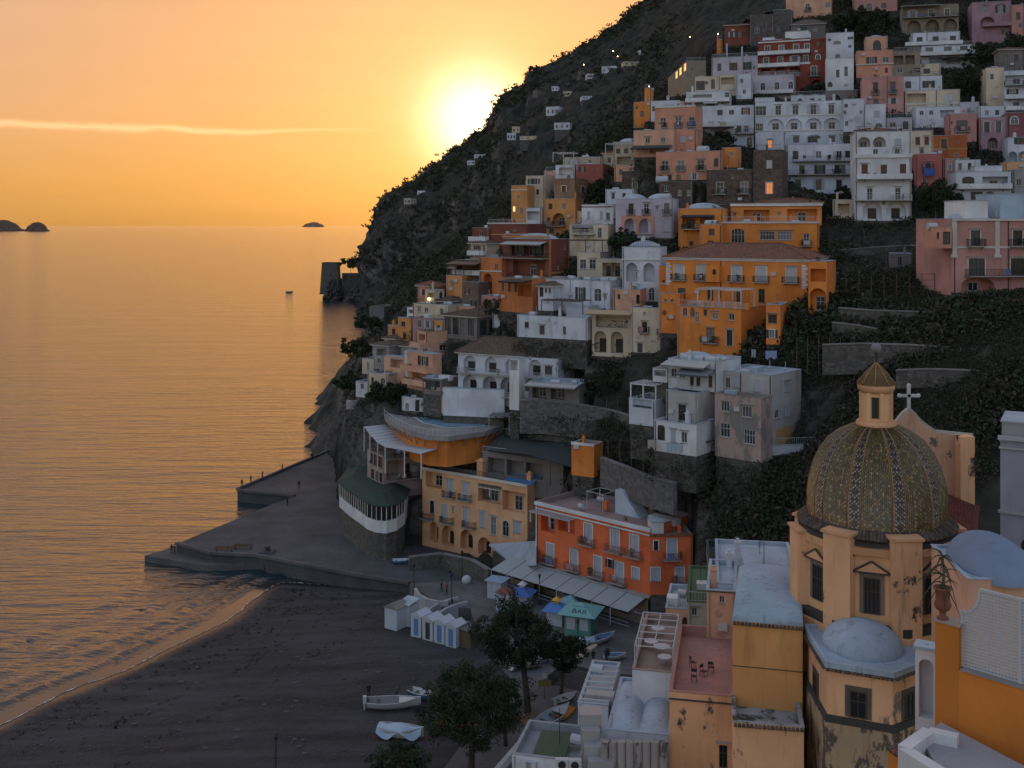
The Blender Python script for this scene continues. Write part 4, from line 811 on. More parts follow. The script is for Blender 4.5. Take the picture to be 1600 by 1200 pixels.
h = H('amber house with a shaded balcony below the brown stone wing', 1060, 1130, 326, 392, 204, -18, 8, 'amber', [('L', 337, 357, 22, [1077], dict(fw=0)), ('L', 337, 353, 22, [1105], dict(fw=0)), ('w', 377, 384, 6, [1080])], balc=[('f', 1066, 1096, 358, 1.4, 'i')], roof='vault1'); h.awning(1066, 1116, 336, 1.6, .3, M_AWNG)
up = H('upper storey of the big amber hotel with glazed loggias and a tile roof', 1142, 1284, 318, 352, 207, -14, 8, 'amber', [('L', 328, 346, 40, [1182], dict(door=1)), ('L', 327, 346, 46, [1253], dict(door=1)), ('w', 333, 337, 3, [1148]), ('w', 333, 337, 3, [1217])], bands=[(322, 3, .35, M_WHITE)], name='hotel', cat='hotel', found=3)
tile_roof(up.o, up.W * .3, up.W, .2, up.D, up.H + .1, .8)
h = H('big amber hotel with an arched glass door and wide white windows', 1128, 1280, 347, 400, 198, -14, 9, 'orange', [('g', 357, 383, 21, [1153], dict(fw=1, bars=3, sill=0)), ('w', 361, 375, 23, [1199, 1226], dict(fw=1, bars=4, hood=1)), ('d', 365, 384, 9, [1260], dict(bx=1))], name='hotel', cat='hotel', x2=1287, bands=[(349, 2, .2, M_TRIM)])
h = H('amber cube block with two small brown windows left of the big amber hotel', 1093, 1128, 351, 395, 194, -14, 7, 'orange', [('w', 357, 367, 9, [1112], dict(fw=0)), ('w', 376, 384, 9, [1110], dict(fw=0))]); h.tank(.5, .3, .6, 2.2)
om = H('long orange house with a red tiled hip roof and five white shuttered doors', 1041, 1262, 402, 482, 183, -30, 11, 'orange', [('b', 414, 437, 14, [1061, 1097, 1151, 1190, 1236], dict(sm=M_FRAME, trim=M_WHITE, bx=1, bd=.7, hood=1)), ('w', 449, 470, 9, [1110, 1155, 1190], dict(fw=0)), ('w', 450, 468, 12, [1065], dict(fw=0))], roof='tile', rise=2.3, x2=1290, bands=[(406, 5, .14, M_WHITE)], name='villa', cat='house')
for k in range(9):
    for xx in (.0, om.W - .9): MB().box(xx - .03, xx + (.9 if k % 2 else .65), -.07, .03, om.H - 1.2 - k * .42, om.H - .85 - k * .42).build('quoin', M_WHITE, om.o)
t, z = om.loc('f', 1117, 440); bx = MB().box(t - 1.1, t + 1.1, -1.1, .02, z, z + 2.6); b = bx.build('bay', plaster(COLORS['orange']), om.o); obj('window', me_pane(.6, .9, 1, 0, M_GLASS), om.o, (t + .3, -1.13, z + 1.2))
an = H('orange terrace house with arches under the red tiled roof', 1263, 1292, 408, 492, 164, -30, 9, 'orange', [('A', 450, 486, 26, [1278], dict(door=1)), ('L', 420, 440, 24, [1278], dict(door=0))], x2=1306, right=[('a', 455, 480, 8, [1297], dict(fw=0))], name='house')
lo = H('orange lower house with a balustraded terrace under the long orange house', 1058, 1158, 478, 560, 174, -38, 9, 'orange', [('w', 484, 493, 5, [1102], dict(fw=0)), ('w', 488, 499, 9, [1117, 1143], dict(fw=1)), ('d', 513, 535, 13, [1110], dict(fw=0, bx=1.5)), ('w', 516, 540, 9, [1140], dict(fw=0, trim=M_TRIM)), ('a', 480, 494, 7, [1070, 1082]), ('a', 487, 504, 6, [1089])], x2=1200, right=[('w', 515, 540, 9, [1172], dict(fw=0))], roofmat=M_ROOFD)
lo.pergola(1090, 1158, -.0, 4.5, 478, 2.7, M_TRIM, 16, posts=2)
for k in range(5):
    x = lo.W * (.28 + .17 * k); obj('baluster_panel', me_rail(2.2, .05, M_RAILW, .8, .14), lo.o, (x, -.1, lo.H + .05)); MB().box(x + 1.15, x + 1.75, -.16, .3, lo.H, lo.H + .95).build('parapet_pier', lo.mat, lo.o)
h = H('narrow orange tower wing right of the balustraded terrace', 1197, 1219, 476, 538, 163, -25, 6, 'orange', [('w', 491, 505, 14, [1207], dict(fw=0, hood=1)), ('w', 515, 528, 8, [1206], dict(fw=1, trim=M_WHITE))], x2=1232)
h = H('orange sliver of a house left of the red tiled roof', 1030, 1046, 415, 480, 186, -20, 7, 'orange', [('w', 437, 441, 4, [1037], dict(fw=0))], bands=[(444, 1.5, .1)])
h = H('low orange terrace with a flower pergola left of the balustrade', 1030, 1062, 458, 520, 181, -28, 7, 'orange', [('a', 466, 472, 5, [1040, 1050])])
# ---- white and cream houses
wa = H('white house with two tall arches and a vaulted roof', 972, 1032, 386, 470, 193, -20, 9, 'cool', [('A', 411, 440, 17, [987, 1014], dict(door=0)), ('w', 425, 434, 3, [995]), ('a', 449, 470, 10, [1018])], roof='vault1', x2=1042, bands=[(406, 1.5, .2, M_WHITE)]); wa.chimney(.5, .3, 1.5); wa.railing()
h = H('white house with tall dark shutters and a stepped parapet', 853, 921, 436, 505, 200, -32, 8, 'cool', [('o', 449, 469, 8, [907], dict(fw=1)), ('a', 452, 468, 9, [866], dict(fw=0)), ('w', 480, 485, 4, [913]), ('w', 491, 500, 4, [905])]); h.tank(.4, .4); h.dish(.7, .3)
h = H('white house with a round headed door right of the dark shutters', 922, 953, 439, 486, 196, -28, 7, 'cool', [('g', 451, 471, 11, [934], dict(fw=1, sill=0)), ('w', 461, 467, 3, [946])], x2=970); h.tank(.5, .5); h.tank(.8, .6)
h = H('white turret with a tiled canopy left of the dark shutters', 841, 864, 446, 485, 197, -30, 5, 'cool', [('w', 449, 463, 6, [846], dict(fw=0)), ('w', 450, 457, 3, [853, 859], dict(fw=0))], roof='tileo', rise=.6)
h = H('low white house with a walled terrace and three dark windows', 808, 918, 492, 526, 194, -28, 8, 'cool', [('w', 503, 512, 6, [823], dict(fw=0)), ('w', 509, 522, 8, [847], dict(fw=0, hood=1)), ('w', 510, 522, 5, [882], dict(fw=0))], ph=.9); h.hut(.58, .9, .45, .95, 1.6); h.pergola(840, 905, 1.5, 5, 490, 2.3, M_WOOD)
h = H('pale peach cottage with tiny dome roofs between the white houses', 958, 1000, 452, 492, 189, -20, 7, 'peach', [('w', 460, 467, 4, [967]), ('g', 460, 475, 5, [1004, 1010])], roof='vault2')
cr = H('cream house with two loggia arches under a glazed veranda', 925, 986, 486, 556, 188, -22, 9, 'cream', [('A', 517, 551, 19, [938, 964], dict(door=1, fw=0)), ('L', 494, 512, 50, [956], dict(door=0))], right=[]); cr.awning(921, 990, 484, 2.2, .5, flat('ochre_awning', (.45, .33, .2), .9)); cr.railing(z=cr.loc('f', 930, 512)[1])
cg = H('cream house with a ladder on its terrace right of the glazed veranda', 986, 1046, 480, 550, 184, -24, 9, 'cream', [('d', 503, 519, 8, [1007], dict(hood=1)), ('d', 508, 523, 8, [1036], dict(hood=1)), ('w', 487, 491, 3, [1007, 1037]), ('w', 538, 552, 8, [1000], dict(fw=0))], right=[('w', 509, 518, 6, [1058], dict(fw=0)), ('w', 492, 499, 5, [1058])], x2=1071); cg.tank(.7, .4, .8, 1.2); cg.tank(.9, .5); cg.railing(white=False)
vl = H('white villa with arcaded floors and an old tiled roof', 716, 872, 551, 628, 198, -28, 10, 'cool', [('v', 556, 580, 19, [734, 767, 800, 836], dict(fw=0, glass=M_GLASS)), ('w', 572, 585, 11, [857], dict(fw=0, hood=1)), ('A', 586, 612, 22, [734, 765, 793], dict(fw=0)), ('A', 592, 612, 20, [830], dict(fw=0))], right=[('w', 573, 585, 5, [884])], x2=900, balc=[('f', 718, 846, 581, 1.1, 'w'), ('f', 716, 846, 613, 1.3, 'w')], roof='flat', roofmat=M_ROOFD, name='villa')
tile_roof(vl.o, -.2, vl.W * .68, 0, vl.D, vl.H + .1, 2.6, mat=M_TILEG)
h = H('white square tower in front of the arcaded villa', 796, 811, 560, 640, 187, -28, 2, 'white', [('L', 562, 579, 11, [803], dict(door=0))], name='tower', cat='tower')
m = MB(); A_, B_ = W(712, 612, 192), W(800, 636, 181); 
h = H('white garden wall under the arcaded villa with espalier shrubs', 692, 788, 606, 649, 195, -14, 1.0, 'cool', [], name='garden_wall', cat='wall', found=2)
h = H('covered terrace with white posts right of the arcaded villa', 826, 905, 596, 640, 184, -25, 6, 'stone', [('L', 600, 622, 22, [843, 872, 895], dict(door=1))], name='terrace_house'); h.awning(826, 905, 597, 2, .25); 
# ---- grey villa with peeling plaster
gt = H('tall grey side of the peeling villa with a long pale blue roof', 1120, 1206, 578, 716, 155, -42, 7, (.44, .42, .4), [('s', 588, 605, 9, [1151]), ('s', 594, 612, 9, [1183]), ('w', 590, 606, 7, [1137])], x2=1252, right=[('s', 596, 612, 7, [1229]), ('s', 634, 650, 8, [1231]), ('a', 640, 654, 6, [1214]), ('a', 682, 698, 9, [1216])], ph=.25, name='villa')
y0_, z0_ = gt.loc('r', 1212, 702); y1_, z1_ = gt.loc('r', 1238, 664); MB().box(gt.W - .01, gt.W + .02, y0_, y1_, z0_, z1_).build('ochre_panel', plaster((.5, .3, .12)), gt.o)
gv = H('peeling pink and grey front of the villa with white framed windows', 1117, 1189, 614, 712, 150, -42, 3, (.3, .25, .22), [('w', 626, 643, 13, [1133], dict(fw=1, bars=2)), ('w', 634, 652, 16, [1167], dict(fw=1, bars=2)), ('w', 661, 683, 15, [1133], dict(fw=1, bars=2)), ('w', 672, 694, 18, [1171], dict(fw=1, bars=3))], name='villa', roofmat=M_ROOFD, wallmat=decay('peeling_villa', (.42, .3, .26), (.2, .19, .17), .47, .53, .32))
h = H('white penthouse with a grey awning and glazed porch left of the pale blue roof', 1044, 1120, 560, 606, 157, -36, 8, 'white', [('w', 576, 589, 9, [1053, 1066], dict(fw=1)), ('w', 584, 602, 6, [1081, 1091, 1110], dict(fw=0))], found=0, ph=.25); h.awning(1068, 1118, 573, 2.6, .7, flat('grey_awning', (.16, .17, .19), .9)); h.awning(1042, 1110, 563, 2.0, .4); b = MB(); b.ell((0, 0, 0), (2.6, 2.2, 1.0), 20, 6, True); b.build('vault', M_ROOF, h.o, (2.5, 4, h.H - .2), smooth=True)
for k in range(9): h.tank(.25 + .08 * k, .3 + .05 * (k % 3), .42, 1.5)
gl = H('stained white block with one brown door below the grey awning', 1041, 1090, 609, 668, 154, -40, 7, (.42, .4, .37), [('w', 632, 657, 12, [1066], dict(fw=0, hood=1, sill=0))], x2=1117)
h = H('white ground floor with washing lines under the stained block', 1022, 1088, 656, 704, 152, -38, 7, 'white', [('g', 664, 688, 12, [1033], dict(fw=0, sill=0)), ('w', 675, 692, 9, [1069]), ('s', 672, 690, 8, [1052])], x2=1118)
h = H('white pergola terrace at the left end of the peeling villa', 983, 1024, 622, 662, 158, -36, 6, 'cool', [('L', 625, 638, 30, [1003], dict(door=0))], ph=.9); h.pergola(984, 1023, .3, 4, 624, 2.3, M_WHITE, 7, posts=2)
h = H('small grey porch beside the penthouse', 1020, 1042, 575, 596, 158, -36, 5, 'white', [('L', 578, 588, 18, [1031], dict(door=0))], found=3, roofmat=M_SLAB)
h = H('low white terrace wall right of the peeling villa', 1196, 1300, 697, 712, 149, 8, .5, 'cool', [], name='terrace_wall', cat='wall', found=6); h.railing()
# ---- left shoulder of the town
rb = H('brick red house with orange trim and a colonnaded veranda', 786, 858, 373, 478, 220, -42, 8, 'redb', [('L', 378, 400, 54, [824], dict(door=1)), ('w', 380, 398, 7, [796, 812, 840, 852], dict(fw=0)), ('L', 408, 430, 50, [826], dict(door=1))], x2=891, right=[('a', 384, 390, 3, [882]), ('a', 414, 421, 3, [872]), ('a', 414, 421, 3, [850])], balc=[('f', 788, 856, 402, 1.4, 'i'), ('f', 800, 856, 434, 1.6, 'i')], roof='vault1', bands=[(371, 3, .25, plaster((.5, .25, .1))), (403, 2, .15, plaster((.5, .25, .1)))])
for xx in (0, rb.D - .5):
    MB().box(rb.W - .02, rb.W + .1, xx, xx + .5, 0, rb.H - .1).build('corner_strip', plaster((.5, .22, .08)), rb.o)
MB().box(rb.W - .02, rb.W + .09, .5, rb.D - .5, rb.H * .5, rb.H * .5 + .4).build('string_course', plaster((.5, .22, .08)), rb.o)
rb.awning(792, 856, 377, 2.2, .5)
h = H('low orange red terrace house in front of the brick red house', 780, 832, 434, 486, 205, -42, 7, 'deep', [('w', 440, 455, 4, [786, 796, 806], dict(fw=0)), ('L', 445, 463, 22, [820], dict(door=0))], roofmat=M_ROOFD); h.awning(795, 832, 436, 3, .3, M_AWNG)
h = H('maroon house with curved trim on the skyline left of the brick red house', 762, 825, 350, 388, 234, -30, 8, 'redb', [('w', 357, 361, 3, [805])], bands=[(350, 2, .2), (367, 1.5, .12, plaster((.5, .25, .1)))]); h.railing()
h = H('maroon stair house with stepped balconies on the left skyline', 738, 764, 356, 420, 236, -38, 7, 'redb', [('w', 362, 369, 6, [752]), ('L', 380, 390, 14, [752], dict(door=0))], balc=[('f', 738, 764, 376, 1.4, 'P'), ('f', 738, 764, 394, 1.4, 'p')])
h = H('cream bay window house jutting out on the left skyline', 734, 760, 380, 408, 232, -38, 6, 'cream', [('w', 383, 391, 12, [745], dict(fw=1)), ('w', 383, 395, 4, [756])], balc=[('f', 734, 760, 398, 1.0, 'P')], roof='tileo', rise=.5)
h = H('dark timber veranda house below the bay window', 712, 755, 406, 440, 228, -38, 7, 'brown', [('L', 410, 424, 36, [732], dict(door=0))], balc=[('f', 712, 755, 428, 1.2, 'P')], roofmat=M_ROOFD); h.awning(710, 758, 408, 3, .5, M_WOOD)
h = H('orange gate house with a tall arch on the left slope', 750, 784, 402, 475, 222, -40, 6, 'deep', [('A', 427, 460, 14, [762], dict(door=0)), ('w', 412, 422, 5, [775])], bands=[(424, 2, .15)])
h = H('ochre corner house with a rooftop shelter on the left slope', 697, 722, 430, 472, 226, -38, 6, 'ochre', [('w', 440, 448, 6, [707])]); h.pergola(697, 722, .5, 4, 429, 2, M_WOOD)
h = H('tall narrow brownish house right of the ochre corner house', 722, 750, 440, 500, 222, -38, 6, 'brown', [('w', 450, 460, 4, [730]), ('w', 470, 482, 5, [740])])
h = H('cream house with an ochre side and a glowing lamp', 664, 681, 453, 486, 224, -36, 5, 'cream', [('L', 456, 465, 12, [672], dict(door=0))], x2=694, right=[('a', 456, 472, 5, [689])])
t_, z_ = h.loc('f', 671, 467); m = MB(); m.ell((0, 0, 0), (.17, .17, .17), 10, 6); m.build('lamp', M_BULB, h.o, (t_, -.3, z_))
h = H('low cream terrace house under the glowing lamp', 645, 700, 474, 505, 221, -32, 7, 'cream', [('w', 480, 487, 5, [655, 666]), ('w', 482, 492, 5, [690])]); h.railing(white=False)
h = H('white stair tower with two loggias on the cliff edge', 636, 652, 480, 520, 222, -34, 5, 'white', [('L', 484, 490, 10, [643], dict(door=0)), ('L', 494, 500, 10, [643], dict(door=0))])
h = H('small ochre house with an awning on the cliff edge', 622, 642, 496, 540, 222, -34, 6, 'ochre', [('w', 502, 510, 6, [630]), ('w', 520, 530, 5, [632])])
h = H('pinkish terraced house above the peach hotel', 645, 700, 496, 545, 217, -32, 8, 'mauve', [('w', 500, 512, 5, [655, 668, 684]), ('L', 518, 530, 26, [668], dict(door=0))], roofmat=M_ROOFD)
vr = H('dark glazed restaurant hall with a grey sloping roof', 694, 745, 492, 528, 212, -38, 11, 'stone', [('w', 496, 522, 9, [700, 712, 724, 736], dict(fw=0))], x2=800, right=[('w', 500, 524, 11, [755, 770, 785], dict(fw=0))], roof='tileo', rise=1.0, name='restaurant', cat='restaurant', roofmat=M_ROOFD)
ph = H('peach stepped hotel with long terraces above the cliff', 650, 668, 516, 596, 212, -52, 10, 'peach', [('L', 522, 532, 10, [659], dict(door=0)), ('L', 545, 560, 12, [660], dict(door=0))], x2=720, right=[('w', 538, 548, 10, [692], dict(fw=1)), ('a', 560, 578, 11, [690]), ('w', 548, 556, 5, [713])], balc=[('f', 650, 668, 540, 1.5, 'p'), ('f', 650, 668, 566, 1.5, 'p')], name='hotel', cat='hotel', roofmat=M_ROOFD)
p2 = H('lower peach terrace block of the stepped hotel with long parapets', 636, 676, 548, 606, 207, -50, 7, 'peach', [('w', 556, 570, 5, [655, 664]), ('L', 580, 592, 22, [655], dict(door=0))], x2=690, balc=[('f', 636, 676, 575, 1.6, 'p'), ('f', 640, 676, 596, 1.8, 'p')], name='hotel', cat='hotel')
h = H('glass kiosk with a flat white roof under the peach hotel', 660, 690, 590, 615, 200, -34, 5, 'stone', [('w', 593, 608, 7, [666, 675, 684], dict(fw=0))], found=4, name='kiosk', cat='kiosk', ph=.15); 
h = H('peach garden house with a sloped parapet beside the garden wall', 674, 698, 605, 644, 199, -34, 5, 'peach', [('w', 622, 640, 6, [679], dict(fw=0)), ('w', 612, 617, 8, [688])])
h = H('peach cliff house with a shaded upper porch', 600, 632, 556, 600, 212, -36, 6, 'peach', [('L', 560, 575, 20, [620], dict(door=0)), ('w', 580, 590, 5, [608])], x2=642)
h = H('wooden balcony house on the cliff edge', 582, 608, 538, 576, 218, -36, 6, 'grey', [('L', 545, 556, 16, [596], dict(door=0)), ('w', 560, 568, 5, [592])], roof='tileo', rise=.6)
h = H('tiny white house with a lean to roof at the cliff edge', 600, 618, 528, 560, 222, -36, 5, 'white', [('w', 538, 546, 6, [609])], roof='tileo', rise=.5)
h = H('low cream cliff house with a barrel arch', 574, 606, 582, 612, 210, -30, 6, 'cream', [('a', 590, 600, 7, [598]), ('w', 590, 597, 4, [582])])
h = H('lowest white house on the cliff edge beside the signal mast', 556, 580, 596, 620, 212, -26, 5, 'white', [('w', 600, 607, 5, [566])])
h = H('white pool house with pointed arch windows', 628, 672, 620, 641, 203, -22, 6, 'white', [('a', 632, 644, 6, [636]), ('a', 626, 644, 7, [652, 664])])
# ---- ochre group on the skyline
oc = H('tall ochre house with a brown upper storey and a deep arch', 850, 899, 311, 378, 244, -30, 8, 'ochre', [('w', 318, 327, 6, [860, 881]), ('A', 333, 352, 20, [873], dict(door=1)), ('w', 340, 346, 5, [857]), ('a', 356, 366, 8, [862]), ('w', 358, 366, 5, [885])], x2=912, balc=[('f', 850, 884, 353, .9, 'i')])
h = H('brown upper storey with a red shutter on the tall ochre house', 866, 898, 280, 312, 246, -30, 8, (.3, .18, .1), [('s', 290, 300, 7, [881], dict(sm=M_SHUTB, trim=M_TRIM))], x2=922, right=[('w', 291, 301, 6, [911], dict(trim=M_TRIM))], found=3, roofmat=M_ROOFD); h.railing()
h = H('beige tower house on the skyline with one lit window', 799, 824, 290, 352, 252, -30, 7, 'ochre', [('a', 304, 311, 4, [810]), ('w', 322, 331, 4, [803], dict(glass=M_LIT)), ('w', 325, 335, 5, [815])], bands=[(298, 2, .12)])
h = H('cream skyline house with tall narrow windows', 822, 851, 275, 325, 254, -32, 7, 'cream', [('w', 279, 288, 4, [829, 835, 842]), ('w', 296, 304, 4, [832, 840])]); h.railing()
h = H('small orange skyline house with two square windows', 851, 876, 268, 300, 256, -28, 7, 'peach', [('w', 276, 281, 4, [862, 870])]); h.railing()
h = H('red skyline house with a white terrace', 900, 942, 257, 292, 250, -18, 8, (.33, .1, .075), [('w', 261, 269, 5, [910]), ('w', 262, 266, 3, [933])]); h.pergola(884, 905, -2, 2, 266, 2.2)
h = H('white veranda house with pergola posts left of the red skyline house', 868, 898, 258, 290, 252, -18, 7, 'white', [('L', 262, 274, 22, [884], dict(door=0))]); h.pergola(866, 898, -1, 3, 254, 2.2)
h = H('pale cottage cluster on the skyline above the red house', 882, 940, 246, 270, 262, -15, 8, 'cream', [('w', 250, 256, 4, [890, 905, 922])], roof='vault3'); h.tank(.5, .4)
h = H('white porch house between the ochre and lilac houses', 822, 846, 325, 372, 247, -30, 6, 'white', [('L', 330, 344, 20, [833], dict(door=0)), ('w', 350, 362, 5, [834])])
h = H('white flat house with a lettered frieze left of the lilac house', 909, 958, 320, 352, 222, -22, 8, 'white', [('s', 330, 342, 5, [920, 940]), ('w', 332, 344, 6, [950])], x2=966, bands=[(324, 1.5, .1, M_SHUTB)])
cc = H('cream house with a tall narrow window above the washing terrace', 890, 950, 351, 400, 216, -24, 8, 'cream', [('w', 356, 371, 6, [937], dict(fw=1)), ('L', 352, 364, 34, [910], dict(door=1))], x2=962, balc=[('f', 895, 930, 366, 1.2, 'w')])
h = H('cream house with two square framed windows below the washing terrace', 902, 938, 394, 440, 209, -22, 7, 'cream', [('w', 405, 420, 10, [911, 926], dict(fw=1, trim=M_WHITE))]); h.pergola(893, 945, -1.5, 2, 393, 2.2, M_WOOD)
h = H('shaded shop front with white posts right of the square windows', 938, 972, 404, 440, 207, -20, 7, 'cream', [('L', 410, 432, 14, [948, 962], dict(door=1, fw=0))])
# ---- seafront hotels, terraces and retaining walls
def wbuild(mb, name, mat, parent, smooth=False):
    """mesh given in world coordinates, parented to an unrotated thing"""
    l = parent.location; mb.v = [(v[0] - l[0], v[1] - l[1], v[2] - l[2]) for v in mb.v]; return mb.build(name, mat, parent, smooth=smooth)
yh = H('yellow hotel with round arches and pale blue shutters above the quay', 660, 824, 731, 852, 190, -36, 9, 'yellow', [('L', 738, 762, 26, [678], dict(door=1)), ('b', 750, 776, 9, [703, 728], dict(bx=1.3, trim=M_TRIM)), ('L', 758, 786, 38, [765], dict(door=1)), ('L', 768, 800, 36, [803], dict(door=1)),
    ('w', 782, 802, 7, [675], dict(trim=M_TRIM, fw=0)), ('s', 788, 812, 8, [694, 728, 754], dict(trim=M_TRIM)), ('w', 793, 800, 3, [708], dict(trim=M_TRIM)), ('w', 808, 836, 8, [771], dict(trim=M_TRIM)), ('a', 813, 838, 10, [790], dict(trim=M_TRIM)), ('s', 816, 833, 11, [808], dict(trim=M_TRIM)),
    ('A', 816, 846, 14, [678], dict(fw=0)), ('A', 822, 853, 19, [700, 729], dict(fw=0)), ('A', 840, 868, 20, [757], dict(fw=0))], x2=842, name='hotel', cat='hotel', bands=[(733, 4, .2, M_TRIM)], roofmat=M_ROOFD, found=8)
yh.awning(785, 828, 752, -5, -1.2, M_AWNB); yh.pergola(748, 785, -.2, 2, 772, 1.3, M_TRIM)
for k, x in enumerate((670, 700, 735)): obj('balcony', me_slab(2.6, .9, M_SLAB), yh.o, (yh.loc('f', x, 811)[0], 0, yh.loc('f', 700, 816)[1])); obj('railing', me_rail(2.5, .85, M_IRON), yh.o, (yh.loc('f', x, 811)[0], 0, yh.loc('f', 700, 816)[1]))
yh.chimney(.55, .3, 2.6, 1.2); yh.chimney(.96, .6, 1.5, .8); yh.railing(white=False)
# roof terrace screens of the yellow hotel
th = H('grey roof terrace hall behind the yellow hotel under a dark canopy', 752, 880, 706, 764, 184, -32, 9, 'stone', [('L', 716, 740, 26, [775, 805, 835, 862], dict(door=0))], roof='flat', roofmat=M_ROOFD, name='terrace_hall', cat='hall')
cn = thing('canopy', 'big dark green canopy over the hotel roof terrace', 'canopy', W(830, 720, 184)); m = MB()
P = [W(781, 677, 192), W(889, 691, 181), W(914, 720, 174), W(899, 731, 170), W(822, 709, 176), W(757, 703, 184)]; m.add(P + [p + Vector((0, 0, -.12)) for p in P], [(0, 5, 4), (0, 4, 1), (1, 4, 3), (1, 3, 2), (6, 10, 11), (6, 7, 10), (7, 9, 10), (7, 8, 9)] + [(i, (i + 1) % 6, 6 + (i + 1) % 6, 6 + i) for i in range(6)]); wbuild(m, 'cloth', M_AWNG, cn)
for p in (P[2], P[3], P[4], P[5], P[3].lerp(P[4], .5)):
    m = MB(); m.bar(p + Vector((0, 0, -4)), p, .07); wbuild(m, 'post', M_IRON, cn)
h = H('orange block with a white parapet right of the dark canopy', 893, 928, 692, 742, 170, -30, 7, 'orange', [], x2=942, bands=[(694, 4, .1, M_WHITE)], roofmat=M_SLAB)
h = H('long grey sun deck with a glass balustrade behind the dark canopy', 762, 892, 676, 704, 194, -32, 6, 'grey', [], roofmat=M_SLAB, name='terrace', cat='terrace'); obj('railing', me_rail(rnd(h.W), .05, M_RAILW, 1.1, .8), h.o, (h.W / 2, 0, h.H))
cn2 = thing('sun_shelter', 'flat grey sun shelter on thin white posts above the sun deck', 'shelter', W(815, 665, 192)); q = [W(764, 650, 190), W(828, 655, 184), W(856, 638, 196), W(794, 632, 204)]; m = MB().add(q + [p + Vector((0, 0, .15)) for p in q], [(0, 1, 2, 3), (4, 7, 6, 5)] + [(i, 4 + i, 4 + (i + 1) % 4, (i + 1) % 4) for i in range(4)]); wbuild(m, 'cover', flat('grey_felt', (.16, .15, .15), .9), cn2)
for p in q + [q[0].lerp(q[1], .5)]: m = MB(); m.bar(p + Vector((0, 0, -3.2)), p, .06); wbuild(m, 'post', M_RAILW, cn2)

# pool terrace
pool = thing('pool_terrace', 'pool deck on an orange curved wall above the sea', 'terrace', G(660, 665, 22))
front = [(598, 636), (601, 650), (618, 662), (640, 673), (668, 680), (700, 682), (757, 674), (790, 664)]; back = [(760, 655), (692, 646), (640, 630)]
def outl(pts, z, d=0):
    P = [G(x, y, z) for x, y in pts]; c = G(690, 655, z); return [(p - (p - c).normalized() * d) for p in P]
o1 = outl(front + back, 22.6); wbuild(MB().prism([p[:] for p in o1], 21.8, 22.6), 'deck', plaster((.26, .25, .24)), pool)
o2 = outl(front + back, 22.6, 1.3); wbuild(MB().prism([p[:] for p in o2], 17.2, 21.8), 'curved_wall', plaster(COLORS['orange']), pool)
for k in range(len(front) - 1):
    a, b = o2[k], o2[k + 1]; n = max(1, int((b - a).length / 1.8))
    for i in range(n): p = a.lerp(b, (i + .5) / n); c = G(690, 655, 22.6); d = (p - c).normalized(); m = MB(); m.bar((p.x, p.y, 20.3), (p.x + d.x * 1.2, p.y + d.y * 1.2, 21.8), .12); wbuild(m, 'bracket', M_SLAB, pool)
wp = [(632, 641), (668, 640), (690, 648), (735, 656), (757, 659), (757, 665), (700, 668), (660, 660)]
wbuild(MB().prism([G(x, y, 22.7)[:] for x, y in wp], 22.2, 22.66), 'pool_basin', plaster((.5, .58, .64), .2), pool)
t = NT('pool_water'); t.col((.2, .34, .46)); t.rough(.08); t.bump(t.noise(1.5, 2, t.map((1, 1, 1))), .2, .05)
wi = outl(wp, 22.72, .35); wbuild(MB().add([p[:] for p in wi], [tuple(range(len(wi)))]), 'water', t.m, pool)
for k in range(len(front) - 2): a, b = o1[k], o1[k + 1]; m = MB(); m.bar((*a[:2], 23.6), (*b[:2], 23.6), .04); [m.bar((*a.lerp(b, i / 4)[:2], 22.6), (*a.lerp(b, i / 4)[:2], 23.6), .03) for i in range(4)]; wbuild(m, 'railing', M_RAILW, pool)
# louvred white awning round the curved wall
lv = thing('louvre_awning', 'white slatted awning round the orange curved wall', 'awning', W(630, 690, 195)); ins = [(602, 664), (615, 674), (632, 688), (645, 694), (668, 698), (690, 700)]; outs = [(569, 667), (578, 680), (590, 692), (602, 699), (632, 704), (658, 710)]
I_ = [W(x, y, 204 - 18 * k / 5) for k, (x, y) in enumerate(ins)]; O_ = [W(x, y, 199 - 21 * k / 5) for k, (x, y) in enumerate(outs)]
for k in range(5):
    for j in range(3):
        f0, f1 = j / 3 + .03, (j + 1) / 3 - .03; a, b, c, d = I_[k].lerp(I_[k + 1], f0), I_[k].lerp(I_[k + 1], f1), O_[k].lerp(O_[k + 1], f1), O_[k].lerp(O_[k + 1], f0); up = Vector((0, 0, .12)); m = MB().add([a, b, c, d, a + up, b + up, c + up, d + up], [(0, 1, 2, 3), (4, 7, 6, 5), (0, 4, 5, 1), (1, 5, 6, 2), (2, 6, 7, 3), (3, 7, 4, 0)]); wbuild(m, 'slat', flat('white_slat', (.5, .53, .56), .6), lv)
    m = MB(); m.bar(O_[k] + Vector((0, 0, -4.4)), O_[k], .14); wbuild(m, 'post', M_TRIM, lv)
m = MB(); m.bar(O_[5] + Vector((0, 0, -4)), O_[5], .14); wbuild(m, 'post', M_TRIM, lv)
pc = H('pinkish colonnaded wing below the slatted awning', 574, 600, 702, 768, 196, -58, 8, (.4, .3, .27), [('w', 707, 725, 5, [580, 586, 592], dict(fw=0)), ('w', 733, 748, 5, [582, 589, 595], dict(fw=0))], x2=662, right=[('A', 716, 742, 20, [614], dict(door=0)), ('s', 728, 750, 8, [648]), ('w', 724, 748, 10, [636], dict(fw=0))], balc=[('r', 604, 660, 750, 1.2, 'i'), ('r', 600, 660, 716, 1.4, 'i')], name='hotel', cat='hotel', roofmat=M_ROOFD)
